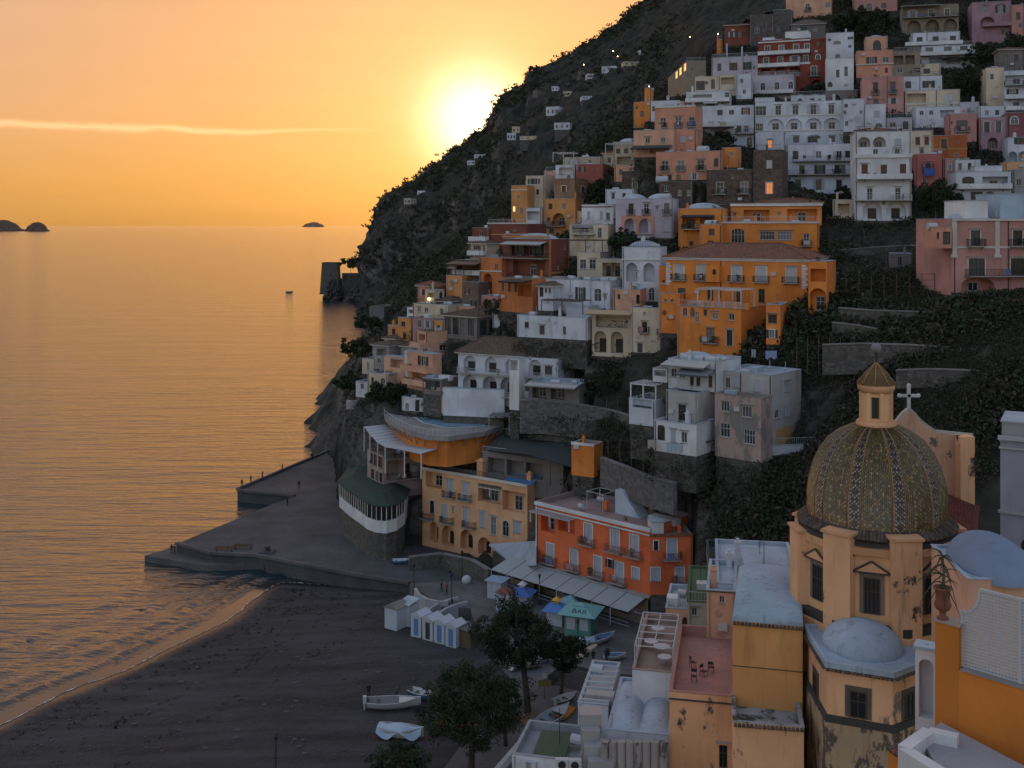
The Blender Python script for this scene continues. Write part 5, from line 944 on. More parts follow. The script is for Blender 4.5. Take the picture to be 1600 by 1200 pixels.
# glazed veranda with a green roof
vz = 11.6; ver = thing('veranda', 'rounded glass veranda with a dark green roof above the quay', 'veranda', G(590, 790, 8)); ev = [(530, 752), (546, 765), (563, 776), (574, 784), (588, 789), (604, 790), (620, 786), (632, 777), (637, 764), (600, 742), (556, 716)]
E_ = [G(x, y, vz) for x, y in ev]; cen = sum(E_, Vector()) / len(E_); n = len(E_); m = MB(); top = [p.lerp(cen, .35) + Vector((0, 0, 1.3)) for p in E_]; eo = [p + (p - cen).normalized() * .5 for p in E_]
m.add(eo + top + [p - Vector((0, 0, .15)) for p in eo], [(i, (i + 1) % n, n + (i + 1) % n, n + i) for i in range(n)] + [tuple(range(n, 2 * n))] + [(2 * n + i, 2 * n + (i + 1) % n, (i + 1) % n, i) for i in range(n)]); wbuild(m, 'roof', flat('green_felt', (.03, .055, .04), .9), ver)
wbuild(MB().prism([p[:] for p in E_], vz - 4.6, vz - 2.6), 'base', M_WHITE, ver); wbuild(MB().prism([(p.lerp(cen, .04))[:] for p in E_], -1, vz - 4.6), 'pier', M_STONE, ver); wbuild(MB().prism([(p.lerp(cen, .03))[:] for p in E_], vz - 2.6, vz - .1), 'window_band', M_GLASS, ver)
for k in range(n - 2):
    a, b = E_[k], E_[k + 1]; q_ = max(2, int((b - a).length / 1.1))
    for i in range(q_): p = a.lerp(b, i / q_); m = MB(); m.bar((*p[:2], vz - 2.6), (*p[:2], vz - .1), .09); wbuild(m, 'mullion', M_TRIM, ver)
# orange hotel
SH_ = dict(sm=M_SHUT, trim=M_WHITE, bx=1.2, bd=.9, rm=flat('rusty_rail', (.3, .12, .08), .7))
oh = H('bright orange hotel with pale shutters and a white cornice', 838, 1016, 783, 886, 164, -44, 10, (.74, .16, .05), [('L', 806, 832, 22, [856], dict(door=1)), ('L', 809, 832, 26, [885], dict(door=0)), ('b', 818, 850, 13, [919, 961, 991], SH_), ('b', 849, 879, 11, [860, 897, 934, 968], SH_), ('w', 874, 887, 7, [953], dict(trim=M_WHITE)), ('s', 887, 905, 11, [993], dict(trim=M_WHITE))], name='hotel', cat='hotel', bands=[(788, 5, .35, M_WHITE), (794, 2, .2, M_WHITE), (880, 2, .9, M_SLAB)], found=8, roofmat=plaster((.3, .22, .2)), ph=.7)
oh.pergola(842, 902, -1.8, .2, 812, 1.6, M_RAILW, 15); MB().box(-.08, .25, -.06, .2, 0, oh.H).build('corner_strip', M_WHITE, oh.o)
m = MB(); [m.bar(a, b, .05) for a, b in (((0, 0, 0), (0, 0, 2.6)), ((3, 0, 0), (3, 0, 2.6)), ((0, 3, 0), (0, 3, 2.6)), ((3, 3, 0), (3, 3, 2.6)), ((0, 0, 2.6), (3, 0, 2.6)), ((0, 3, 2.6), (3, 3, 2.6)), ((0, 0, 2.6), (0, 3, 2.6)), ((3, 0, 2.6), (3, 3, 2.6)))]; m.build('metal_frame', M_RAILW, oh.o, (6.5, 4, oh.H - .7))
MB().add([(0, 0, 0), (4.5, 0, 0), (1.2, 0, 3.4), (0, 0, 3.4), (0, 2.2, 0), (4.5, 2.2, 0), (1.2, 2.2, 3.4), (0, 2.2, 3.4)], [(0, 1, 2, 3), (4, 7, 6, 5), (1, 5, 6, 2), (2, 6, 7, 3), (0, 3, 7, 4)]).build('stair_housing', plaster((.5, .58, .64)), oh.o, (11, 5, oh.H - .7)); MB().box(0, 4.5, 0, 1.6, 0, .8).build('planter', M_WHITE, oh.o, (17, 5, oh.H - .7))
ow = H('orange corner wing of the bright hotel with two shuttered windows', 1016, 1082, 838, 930, 148.5, 3, 9, (.7, .15, .045), [('w', 845, 860, 7, [1025], dict(trim=M_WHITE)), ('b', 844, 873, 15, [1050], SH_), ('s', 887, 908, 14, [1024], dict(trim=M_WHITE)), ('b', 887, 910, 13, [1062], SH_)], name='hotel', cat='hotel', bands=[(838, 4, .2, M_TILE)], found=8, roofmat=M_SLAB); ow.hut(.05, .35, .1, .4, 1.6, M_WHITE, 'sign_box')
# restaurant canopies along the square
rs = thing('restaurant_canopy', 'row of grey glass canopies in front of the bright orange hotel', 'canopy', G(900, 960, 4)); u = Vector((oh.c, oh.sn, 0)); v_ = Vector((oh.sn, -oh.c, 0)); Bs = Vector((oh.XA, oh.Y, 0)) - u * 5; M_CAN = flat('frosted_sheet', (.33, .37, .39), .5)
for k in range(8):
    a = Bs + u * (k * 3.25); b = a + u * 3.1; z1, z0 = 7.4, 6.3; P = [a + v_ * .1 + Vector((0, 0, z1)), b + v_ * .1 + Vector((0, 0, z1)), b + v_ * 4.6 + Vector((0, 0, z0)), a + v_ * 4.6 + Vector((0, 0, z0))]
    m = MB().add(P + [p + Vector((0, 0, .07)) for p in P], [(0, 1, 2, 3), (4, 7, 6, 5)] + [(i, 4 + i, 4 + (i + 1) % 4, (i + 1) % 4) for i in range(4)]); wbuild(m, 'panel', M_CAN, rs)
    m = MB(); p = a + v_ * 4.5; m.bar((*p[:2], 3.8), (*p[:2], z0), .07); wbuild(m, 'post', M_RAILW, rs); m = MB(); q = b + v_ * 4.5; m.bar((*p[:2], 4.9), (*q[:2], 4.9), .03); m.bar((*p[:2], 4.4), (*q[:2], 4.4), .03); wbuild(m, 'rail', M_RAILW, rs)
m = MB(); a = Bs + v_ * .4; b = a + u * 26; d = Vector((0, 0, 3.4)); m.add([a, b, b + Vector((0, 0, 7)), a + Vector((0, 0, 7))], [(0, 1, 2, 3)]); wbuild(m, 'back_wall', plaster((.3, .24, .18)), rs)
for k in range(7): a = Bs + v_ * .36 + u * (1.5 + k * 3.4); m = MB(); m.box(-.9, .9, -.05, .05, 4.2, 5.9); o = m.build('window', M_GLASS, rs, (a.x - rs.location.x, a.y - rs.location.y, -rs.location.z), oh.yaw)
bl = thing('terrace_roof', 'pale blue flat roof between the yellow and orange hotels', 'roof', W(800, 860, 172)); P = [W(764, 850, 178), W(822, 846, 172), W(838, 845, 165), W(838, 880, 160), W(806, 884, 168)]; m = MB().add(P + [p - Vector((0, 0, .3)) for p in P], [(0, 1, 2, 3, 4)] + [(i, (i + 1) % 5, 5 + (i + 1) % 5, 5 + i) for i in range(5)]); wbuild(m, 'sheet', M_ROOF, bl)
m = MB(); P2 = [p.lerp(sum(P, Vector()) / 5, .12) for p in P]; m.prism([p[:] for p in P2], 2, min(p.z for p in P) - .3); wbuild(m, 'wall', M_STONE, bl)

# retaining walls and garden terraces
def retain(label, pts, h, mat=M_STONE, th=.6, cap=True, name='retaining_wall', down=None):
    """wall along photo points (px, py of the top, distance)"""
    P = [W(*p) for p in pts]; r = thing(name, label, 'wall', P[0] - Vector((0, 0, h))); m = MB(); n = len(P)
    for a, b in zip(P[:-1], P[1:]):
        d = (b - a); d.z = 0; nn = Vector((-d.y, d.x, 0)).normalized() * th; dz = Vector((0, 0, h)); m.add([a, b, b + nn, a + nn, a - dz, b - dz, b + nn - dz, a + nn - dz], [(0, 1, 2, 3), (0, 4, 5, 1), (1, 5, 6, 2), (2, 6, 7, 3), (3, 7, 4, 0)])
    wbuild(m, 'masonry', mat, r)
    if cap:
        m = MB()
        for a, b in zip(P[:-1], P[1:]):
            d = (b - a); d.z = 0; nn = Vector((-d.y, d.x, 0)).normalized(); q = [a - nn * .1, b - nn * .1, b + nn * (th + .1), a + nn * (th + .1)]; m.add([p + Vector((0, 0, .02)) for p in q] + [p + Vector((0, 0, .18)) for p in q], [(4, 5, 6, 7), (0, 1, 5, 4), (1, 2, 6, 5), (2, 3, 7, 6), (3, 0, 4, 7)])
        wbuild(m, 'coping', plaster((.2, .19, .18)), r)
    return r
M_STG = masonry('grey_rubble', (.16, .155, .145), 1.7, .75, .5)
retain('curved grey rubble wall below the arcaded villa', [(812, 626, 183), (850, 626, 182), (900, 632, 180), (955, 642, 177), (985, 652, 172)], 5.5, M_STG)
retain('mossy grey wall beside the outdoor stairs', [(938, 716, 166), (975, 730, 160), (1010, 745, 154), (1052, 756, 148)], 4.2, M_STG)
retain('garden terrace wall below the pink palace', [(1310, 482, 160), (1360, 486, 156), (1430, 488, 152), (1500, 492, 148)], 5, M_STONE)
retain('upper garden terrace wall under the white balcony house', [(1300, 428, 178), (1350, 430, 176), (1420, 432, 174), (1470, 434, 170)], 3.2, M_STONE)
retain('middle garden terrace wall with thin posts', [(1302, 462, 168), (1370, 462, 166), (1440, 464, 164), (1486, 468, 160)], 3.0, M_STONE)
retain('lower garden wall behind the church dome', [(1285, 540, 150), (1350, 538, 148), (1420, 540, 144), (1500, 545, 140)], 4, M_STONE)
retain('highest garden wall below the arched white house', [(1310, 392, 192), (1350, 388, 190), (1420, 384, 188), (1470, 388, 184)], 3, M_STONE)
retain('dark quay retaining wall with a ladder under the yellow hotel', [(640, 872, 176), (690, 866, 178), (735, 876, 170), (762, 892, 166)], 8, M_STONE)
retain('low sea wall of the square beside the iron lamps', [(648, 922, 166), (660, 935, 161), (690, 944, 158), (705, 941, 158)], 2.0, plaster((.35, .34, .32)), .5)
retain('second garden wall behind the church cross', [(1400, 580, 138), (1450, 578, 136), (1520, 580, 132), (1600, 586, 128)], 2.2, M_STONE)
retain('long low terrace wall above the bell tower', [(1480, 520, 146), (1530, 516, 143), (1580, 516, 139), (1640, 520, 134)], 2.4, M_STONE)
retain('short dry wall right of the orange terrace house', [(1300, 505, 158), (1330, 508, 156), (1370, 515, 153)], 2.6, M_STONE)
# ---- small houses tucked between the bigger ones
for a in (('ochre house with a brown door left of the dark glazed restaurant hall', 676, 694, 500, 530, 214, -34, 5, 'ochre', [('w', 508, 522, 5, [685])], 'flat'), ('terracotta house with a tiled roof left of the ochre corner house', 652, 672, 446, 474, 228, -34, 5, 'salmon', [('w', 452, 461, 5, [662])], 'tile'), ('peach house squeezed below the timber veranda house', 716, 742, 478, 500, 219, -34, 5, 'peach', [('w', 484, 493, 5, [724, 735])], 'flat'), ('brick red house behind the ochre corner house', 702, 732, 418, 446, 232, -36, 5, 'redb', [('w', 424, 433, 5, [712, 723])], 'tileo'), ('ochre cube house on the cliff below the stair tower', 606, 624, 508, 534, 226, -34, 5, 'ochre', [('w', 514, 523, 5, [615])], 'flat'), ('small grey house with a lean to roof above the white cliff houses', 626, 645, 540, 566, 216, -34, 5, 'grey', [('w', 547, 555, 5, [634])], 'tileo'), ('cream box house with a dark doorway at the cliff edge', 566, 584, 560, 584, 219, -30, 5, 'cream', [('w', 566, 578, 4, [575])], 'flat'), ('narrow white house with two floors beside the peach hotel', 632, 646, 548, 592, 209, -36, 5, 'white', [('w', 555, 563, 4, [639]), ('w', 572, 580, 4, [639])], 'flat'), ('brownish shed house below the ochre corner house', 684, 706, 470, 492, 222, -32, 5, 'brown', [('w', 476, 484, 5, [695])], 'tileo'),
          ('pink cottage with a shaded porch above the restaurant hall', 752, 778, 462, 496, 214, -34, 6, 'pink', [('L', 470, 484, 14, [762], dict(door=0)), ('w', 466, 474, 4, [773])], 'flat'), ('white garden house with a lean to glass roof behind the restaurant hall', 770, 806, 482, 512, 208, -30, 6, 'cool', [('w', 488, 500, 8, [782, 795])], 'flat'), ('low stone store with a dark door above the arcaded villa roof', 842, 896, 524, 556, 201, -26, 6, 'stone', [('w', 534, 552, 8, [862]), ('w', 532, 542, 6, [884])], 'flat'), ('small cream house with a tiled roof behind the arcaded villa', 878, 916, 545, 580, 196, -24, 6, 'cream', [('w', 554, 564, 6, [890, 905])], 'tileo'),
          ('yellowish cottage between the ochre house and the cream washing house', 902, 916, 330, 372, 238, -24, 5, 'yellow', [('w', 340, 348, 4, [909]), ('w', 356, 364, 4, [909])], 'flat'), ('white roof house with a skylight behind the lilac house', 946, 990, 296, 322, 226, -20, 7, 'cool', [('w', 302, 310, 5, [958, 975])], 'flat'), ('peach cottage at the foot of the salmon houses', 960, 996, 258, 284, 238, -20, 6, 'peach', [('w', 264, 273, 5, [970, 985])], 'flat'), ('white shed with a vaulted roof above the scalloped loggia house', 1236, 1290, 150, 172, 262, -14, 6, 'cool', [('a', 154, 163, 7, [1250, 1270])], 'vault2'),
          ('stone house with a wide arch below the narrow red wing', 1290, 1340, 142, 170, 262, -14, 6, 'stone', [('A', 148, 163, 14, [1306], dict(door=0)), ('w', 150, 158, 6, [1328])], 'flat'), ('cream house with brown shutters above the coral house', 1424, 1458, 205, 248, 229, -14, 7, 'cream', [('s', 214, 226, 7, [1434, 1448], dict(sm=M_SHUTB)), ('w', 232, 240, 6, [1440])], 'flat'), ('lilac house with a small balcony right of the white balustrade house', 1500, 1530, 160, 190, 246, -14, 6, 'lilac', [('d', 168, 180, 6, [1514])], 'flat'), ('low white house with a water tank above the plum house', 1530, 1572, 166, 190, 243, -14, 6, 'cool', [('w', 172, 180, 6, [1542, 1558])], 'flat'),
          ('grey stone house on the terrace right of the mauve house', 1560, 1600, 78, 112, 268, -14, 6, 'stone', [('w', 86, 96, 6, [1572, 1588])], 'tileo'), ('cream garden room below the white arched balcony house', 1302, 1334, 312, 342, 208, -14, 5, 'cream', [('L', 318, 334, 18, [1318], dict(door=0))], 'flat'), ('grey water house on the upper garden terrace', 1392, 1424, 396, 420, 181, -14, 4, 'stone', [('w', 402, 414, 6, [1406])], 'flat'), ('red roofed cottage between the pale cottage cluster and orange tower', 942, 980, 240, 262, 262, -16, 6, 'cream', [('w', 246, 254, 5, [952, 968])], 'tile')):
    H(*a[:9], a[9], roof=a[10], rise=.8)
# ================================================================== church with the tiled dome
YC = 84.0; XC = YC * (1369 - 800) / F; zc = lambda py, Y=YC: CZ - (py - 350) * Y / F
OCH = plaster((.8, .43, .21), .5); OCH2 = plaster((.7, .38, .19), .7); 
OCHD = decay('decayed_ochre', (.76, .42, .22), (.06, .05, .042), .6, .64); OCHW = decay('weathered_base', (.42, .29, .18), (.09, .075, .06), .52, .56, .9); PINKD = decay('decayed_pink', (.55, .32, .2), (.14, .11, .09), .6, .63, .5); M_STD = plaster((.055, .05, .045), .4)
ch = thing('church', 'ochre church with a green and yellow tiled dome and lantern', 'church', (XC, YC, 12))
CO = Vector((XC, YC, 12))
va = math.atan2(-YC, -XC); rot8 = va + R(-3)                               # azimuth towards the viewer, one drum face looks that way
lz = lambda py, Y=YC: zc(py, Y) - 12
def octv(r, k0=.5): return [(r / math.cos(math.pi / 8) * math.cos(rot8 + math.pi / 4 * (k + k0)), r / math.cos(math.pi / 8) * math.sin(rot8 + math.pi / 4 * (k + k0))) for k in range(8)]
MB().prism(octv(5.5), 0, 22.9).build('drum', OCH, ch)
MB().prism(octv(5.75), 22.2, 22.75).build('drum_cornice', OCH2, ch)
MB().prism(octv(6.0), 16.7, 17.3).build('drum_ledge', M_STD, ch); MB().prism(octv(6.25), 15.6, 16.7).build('drum_plinth', OCHD, ch)
for k in range(8):
    a = rot8 + math.pi / 4 * (k + .5); d = Vector((math.cos(a), math.sin(a), 0)); n = Vector((-d.y, d.x, 0)); q = [d * 4.6 - n * 1.05, d * 6.35 - n * 1.05, d * 6.35 + n * 1.05, d * 4.6 + n * 1.05]
    b = MB().prism([p[:] for p in q], 0, 22.7 + (.8 if k in (0, 7) else 0)).build('buttress', OCHD, ch); q2 = [d * 4.6 - n * 1.18, d * 6.5 - n * 1.18, d * 6.5 + n * 1.18, d * 4.6 + n * 1.18]; MB().prism([p[:] for p in q2], 22.75 + (.8 if k in (0, 7) else 0), 22.95 + (.8 if k in (0, 7) else 0)).build('cap', OCH2, b)
    # pilaster capitals on each face
    f = rot8 + math.pi / 4 * k; fd = Vector((math.cos(f), math.sin(f), 0)); fn = Vector((-fd.y, fd.x, 0))
    for s in (-1, 1):
        q = [fd * 5.45 + fn * (s * 1.7 - .32), fd * 5.68 + fn * (s * 1.7 - .32), fd * 5.68 + fn * (s * 1.7 + .32), fd * 5.45 + fn * (s * 1.7 + .32)]; p = MB().prism([v[:] for v in q], 17.3, 21.6).build('pilaster', OCH, ch); q = [fd * 5.45 + fn * (s * 1.7 - .42), fd * 5.82 + fn * (s * 1.7 - .42), fd * 5.82 + fn * (s * 1.7 + .42), fd * 5.45 + fn * (s * 1.7 + .42)]; MB().prism([v[:] for v in q], 21.6, 22.2).build('capital', M_STD, p)
    # window with pediment
    rz = f + math.pi / 2; loc = (fd.x * 5.52, fd.y * 5.52, 18.0); w = obj('window', me_pane(1.15, 2.6, 0, -.03, M_GLASS), ch, loc, rz); obj('frame', me_frame(1.15, 2.6, 0, -.04, M_DARKF, 3), w); obj('surround', me_surround(1.15, 2.6, 0, plaster((.2, .16, .12)), .28), w)
    m = MB(); m.add([(-1.2, -.28, 3.05), (1.2, -.28, 3.05), (0, -.28, 3.75), (-1.2, .02, 3.05), (1.2, .02, 3.05), (0, .02, 3.75)], [(0, 1, 2), (0, 3, 4, 1), (1, 4, 5, 2), (2, 5, 3, 0)]); m.build('pediment', OCH2, w)
    m = MB(); m.bar((-1.3, -.25, 3.03), (0, -.25, 3.83), .09); m.bar((1.3, -.25, 3.03), (0, -.25, 3.83), .09); m.box(-1.25, 1.25, -.32, .02, 2.95, 3.06); m.build('moulding', M_STD, w)
# tiled eave skirt, one clay tile after the other
tm = MB(); n_ = 7
for i, (l, r) in enumerate(((0, .10), (1.35, .13))):
    pass
vs = []
for l, r in ((0, .11), (1.3, .15)):
    for j in range(n_): a = math.pi * j / (n_ - 1); vs.append((l, r * math.cos(a), r * math.sin(a) * .9))
tm.add(vs, [(j, j + 1, n_ + j + 1, n_ + j) for j in range(n_ - 1)] + [tuple(range(n_, 2 * n_))])
ME_TILE = tm.mesh('roof_tile', M_TILEG); ME_TILE2 = tm.mesh('roof_tile', tile_mat('dark_tiles', (.075, .05, .04)))
def tiles_round(parent, c, r0, z0, slope, n, a0=0, a1=2 * math.pi, name='roof_tile'):
    for k in range(n):
        a = a0 + (a1 - a0) * k / n; o = obj(name, random.choice((ME_TILE, ME_TILE2)), parent, (c[0] + r0 * math.cos(a), c[1] + r0 * math.sin(a), z0 + random.uniform(-.03, .03))); o.rotation_euler = (0, slope, a + random.uniform(-.03, .03))
tiles_round(ch, (0, 0), 4.75, 24.0, R(34), 132)
MB().lathe([(4.9, 23.7), (5.8, 23.05), (5.8, 22.85), (5.2, 22.85)], 48).build('eave_bed', M_STD, ch)
# dome of glazed tiles
prof = [(5.02, 23.6), (5.1, 24.4), (5.08, 25.4), (4.93, 26.5), (4.62, 27.6), (4.15, 28.6), (3.5, 29.5), (2.7, 30.15), (1.9, 30.55), (1.15, 30.75)]
MB().lathe([(r - .09, z) for r, z in prof], 80).build('dome_shell', M_STD, ch, smooth=True)
pr = np.array(prof); sl_ = np.concatenate([[0], np.cumsum(np.hypot(np.diff(pr[:, 0]), np.diff(pr[:, 1])))]); NR = 62; SEG, CPS = 10, 22
vs, fs, cols_ = [], [], []; g = np.random.default_rng(3)
def at(s): return np.interp(s, sl_, pr[:, 0]), np.interp(s, sl_, pr[:, 1])
pal = dict(green=(.125, .095, .03), green2=(.185, .125, .042), gold=(.38, .22, .06), cream=(.4, .33, .22), plum=(.045, .025, .03), brown=(.13, .065, .03))
for i in range(NR):
    s0, s1 = sl_[-1] * i / NR, min(sl_[-1], sl_[-1] * (i + 1.35) / NR); (ra, za), (rb_, zb2) = at(s0), at(s1)
    for j in range(SEG * CPS):
        a0 = va + R(18) + 2 * math.pi * (j + .04) / (SEG * CPS); a1 = va + R(18) + 2 * math.pi * (j + .96) / (SEG * CPS); c = j % CPS; rr = ra + .035; b = len(vs)
        am = (a0 + a1) / 2; dz = .03 * (ra < 5)
        vs += [(rr * math.cos(a0), rr * math.sin(a0), za + .03), ((rr + .02) * math.cos(am), (rr + .02) * math.sin(am), za - .05), (rr * math.cos(a1), rr * math.sin(a1), za + .03), ((rb_ - .02) * math.cos(a1), (rb_ - .02) * math.sin(a1), zb2), ((rb_ - .02) * math.cos(a0), (rb_ - .02) * math.sin(a0), zb2)]; fs.append((b, b + 1, b + 2, b + 3, b + 4))
        k = (c + 3) % CPS     # 0..5 is the ornamental band round each rib
        if k in (0, 6): col = pal['gold']
        elif k < 6: u_ = k - 3; ph_ = i % 8; dmd = abs(u_) + abs(ph_ - 4); col = pal['cream'] if dmd in (3, 4) and (i + k) % 2 == 0 or abs(u_) == 2 and i % 2 else (pal['plum'] if dmd > 1 else pal['brown'])
        else: q = k - 14; col = pal['gold'] if ((i + q) % 8 == 0 or (i - q) % 8 == 0) and g.random() < .8 else pal['cream'] if (i % 2 == 0 and q % 3 == 0 and g.random() < .5) else pal['green' if (i + k) % 2 else 'green2']
        f_ = g.uniform(.65, 1.35); cols_.append([x * f_ for x in col])
me = bpy.data.meshes.new('glazed_tiles'); me.from_pydata(vs, [], fs); at_ = me.attributes.new('tile_colour', 'FLOAT_COLOR', 'FACE'); at_.data.foreach_set('color', np.concatenate([np.array(cols_), np.ones((len(cols_), 1))], 1).ravel())
t = NT('glazed_majolica'); an_ = t.n('Attribute', attribute_name='tile_colour'); t.col(t.mix(t.math('MULTIPLY', t.noise(1.2, 4, t.map((1, 1, 1))), .5), an_.outputs['Color'], (.05, .04, .03))); t.rough(.32); t.b.inputs['Specular IOR Level'].default_value = .6; me.materials.append(t.m); kind(obj('glazed_tiles', me, ch), 'stuff')
for k in range(SEG):
    for off in (-3.5, 3.5):
        a = va + R(18) + 2 * math.pi * (k * CPS + off - .0) / (SEG * CPS); MB().tube([((r + .05) * math.cos(a), (r + .05) * math.sin(a), z) for r, z in prof], .045, 6).build('rib', flat('gold_rib', (.26, .15, .06), .6), ch, smooth=True)
# lantern
ln = obj('lantern', MB().prism(octv(1.1), 30.6, 33.35).mesh('lantern', OCH), ch)
MB().lathe([(1.15, 30.3), (1.48, 30.35), (1.5, 30.8), (1.42, 31.0), (1.15, 31.05)], 32).build('lantern_base', OCH2, ch); MB().lathe([(1.1, 33.1), (1.3, 33.3), (1.38, 33.5), (1.38, 33.75), (1.1, 33.8)], 32).build('lantern_cornice', OCH2, ch)
for k in range(8):
    f = rot8 + math.pi / 4 * k; fd = Vector((math.cos(f), math.sin(f), 0))
    if k % 2 == 0: w = obj('window', me_pane(.5, 1.6, 0, -.03, M_GLASS), ln, (fd.x * 1.12, fd.y * 1.12, 31.3), f + math.pi / 2)
    c = rot8 + math.pi / 4 * (k + .5); MB().box(-.14, .14, -.1, .1, 31.05, 33.2).build('pilaster', OCH, ln, (1.16 * math.cos(c), 1.16 * math.sin(c), 0), c + math.pi / 2)
MB().lathe([(1.32, 33.8), (.75, 34.6), (.07, 35.35), (0, 35.36)], 16).build('lantern_roof', flat('roof_mortar', (.2, .14, .07), .9), ch)
for k in range(8):
    a = rot8 + math.pi / 4 * k; MB().tube([(1.36 * math.cos(a), 1.36 * math.sin(a), 33.82), (.77 * math.cos(a), .77 * math.sin(a), 34.62), (.05 * math.cos(a), .05 * math.sin(a), 35.4)], .07, 6).build('lantern_rib', flat('gold_rib', (.33, .2, .08), .6), ch)
lt = MB()
for i in range(9):
    r0 = 1.36 * (1 - i / 9.6) + .02; z0 = 33.85 + 1.45 * i / 9.0
    for j in range(40):
        a = 2 * math.pi * (j + .5 * (i % 2)) / 40; lt.box(r0 - .02, r0 + .03, -.06 * r0, .06 * r0, z0 - .06, z0 + .1); b = len(lt.v) - 8; ca, sa = math.cos(a), math.sin(a)
        for q in range(b, b + 8): x, y, z = lt.v[q]; lt.v[q] = (x * ca - y * sa, x * sa + y * ca, z)
kind(lt.build('lantern_tiles', flat('lantern_tile', (.22, .13, .05), .5, 0, .6, 3), ch), 'stuff')
m = MB(); m.bar((0, 0, 35.3), (0, 0, 36.2), .06, n=8); m.build('finial_stem', M_IRON, ch); m = MB(); m.ell((0, 0, 36.5), (.4, .4, .4), 18, 10); m.build('finial_ball', plaster((.25, .25, .24)), ch, smooth=True)
# gable with the cross, nave roof
gb = [(1384, 676), (1404, 661), (1414, 648), (1422, 641), (1430, 648), (1440, 660), (1462, 676), (1522, 682), (1522, 900), (1384, 900)]
P = [W(x, y, 93) - CO for x, y in gb]; n = len(P); th = Vector((0, 1.1, 0)); MB().add(P + [p + th for p in P], [tuple(range(n)), tuple(range(n, 2 * n))[::-1]] + [(i, n + i, n + (i + 1) % n, (i + 1) % n) for i in range(n)]).build('gable', PINKD, ch)
for a, b in ((0, 1), (1, 2), (2, 3), (3, 4), (4, 5), (5, 6), (6, 7)): m = MB(); m.bar(P[a] + Vector((0, .3, .05)), P[b] + Vector((0, .3, .05)), .2); m.build('gable_coping', plaster((.42, .4, .38)), ch)
p0 = W(1497, 770, 92.4) - CO; MB().box(p0.x, p0.x + 1.2, p0.y - .5, p0.y + .8, p0.z - 5, p0.z + 4.8).build('gable_pier', OCHD, ch)
c0 = W(1420, 642, 93.4) - CO; M_MAR = plaster((.5, .49, .46), .3); m = MB(); s = .0545; m.box(-.13, .13, -.1, .1, 0, 2.1); m.box(-.75, .75, -.1, .1, 1.18, 1.42)
for x, z in ((-.8, 1.3), (.8, 1.3), (0, 2.15)): m.ell((x, 0, z), (.2, .12, .2), 10, 6)
m.add([(-.45, -.12, -.5), (.45, -.12, -.5), (.45, .12, -.5), (-.45, .12, -.5), (-.13, -.1, .1), (.13, -.1, .1), (.13, .1, .1), (-.13, .1, .1)], [(0, 1, 5, 4), (1, 2, 6, 5), (2, 3, 7, 6), (3, 0, 4, 7)]); m.build('cross', M_MAR, ch, c0[:])
q = [W(1462, 765, 92), W(1530, 792, 92), W(1522, 905, 80), W(1462, 860, 78)]; q = [p - CO for p in q]; mb = MB(); e = q[3] - q[2]; L = (q[1] - q[2]).length
for k in range(30):
    a, b = q[2].lerp(q[3], k / 30), q[2].lerp(q[3], (k + 1) / 30); c, d = q[1].lerp(q[0], (k + 1) / 30), q[1].lerp(q[0], k / 30); up = Vector((0, 0, .1)); mm = a.lerp(b, .5) + up; mt = d.lerp(c, .5) + up; mb.add([a, mm, mt, d, b, c], [(0, 1, 2, 3), (1, 4, 5, 2)])
mb.build('nave_roof', tile_mat('red_nave_tiles', (.2, .055, .04)), ch); MB().box(4.5, 7.4, -3.5, 8, 0, 21.5).build('nave', OCH2, ch)
# apse with its white saucer dome
ap = thing('apse', 'polygonal ochre apse with a smooth bluish white saucer dome', 'church wing', G(1345, 1060, 14)); AO = ap.location
zr = 28.0; ax = [(1257, 985), (1260, 996), (1290, 1046), (1397, 1063), (1442, 1046), (1452, 985)]; A3 = [G(x, y, zr) for x, y in ax]; cenA = sum(A3, Vector()) / len(A3)
wbuild(MB().prism([p.lerp(cenA, .045)[:] for p in A3], 24.9, zr), 'wall', decay('apse_plaster', (.74, .41, .22), (.2, .16, .13), .6, .64, .5), ap); wbuild(MB().prism([p.lerp(cenA, -.01)[:] for p in A3], 24.5, 24.95), 'ledge', M_STD, ap); wbuild(MB().prism([p.lerp(cenA, .0)[:] for p in A3], 6, 24.5), 'base', OCHW, ap)
M_SAU = decay('lime_roof', (.33, .4, .47), (.2, .22, .25), .57, .72, .45); n = len(A3); m = MB(); inn = [p.lerp(cenA, .07) for p in A3]; z2 = zr + .5; m.add([(*p[:2], zr + .12) for p in A3] + [(*p[:2], z2) for p in A3] + [(*p[:2], z2) for p in inn] + [(*p[:2], zr + .25) for p in inn], [f for i in range(n) for f in ((i, (i + 1) % n, n + (i + 1) % n, n + i), (n + i, n + (i + 1) % n, 2 * n + (i + 1) % n, 2 * n + i), (2 * n + i, 2 * n + (i + 1) % n, 3 * n + (i + 1) % n, 3 * n + i))] + [tuple(range(3 * n, 4 * n))]); wbuild(m, 'roof', M_SAU, ap)
m = MB(); c = G(1347, 1014, zr); m.ell((c.x, c.y, zr + .2), (2.75, 3.1, 1.75), 40, 12, True); wbuild(m, 'saucer_dome', M_SAU, ap, True)
def tile_edge(parent, a, b, out, z, step=.27, sc=.5, down=R(25)):
    a, b = Vector(a), Vector(b); n = max(1, int((b - a).length / step)); l = parent.location
    for k in range(n):
        p = a.lerp(b, (k + .5) / n); o = obj('roof_tile', random.choice((ME_TILE, ME_TILE2)), parent, (p.x - l.x, p.y - l.y, z - l.z)); o.rotation_euler = (0, down, math.atan2(out.y, out.x) + random.uniform(-.05, .05)); o.scale = (sc * .55, sc * 1.6, sc * 1.6)
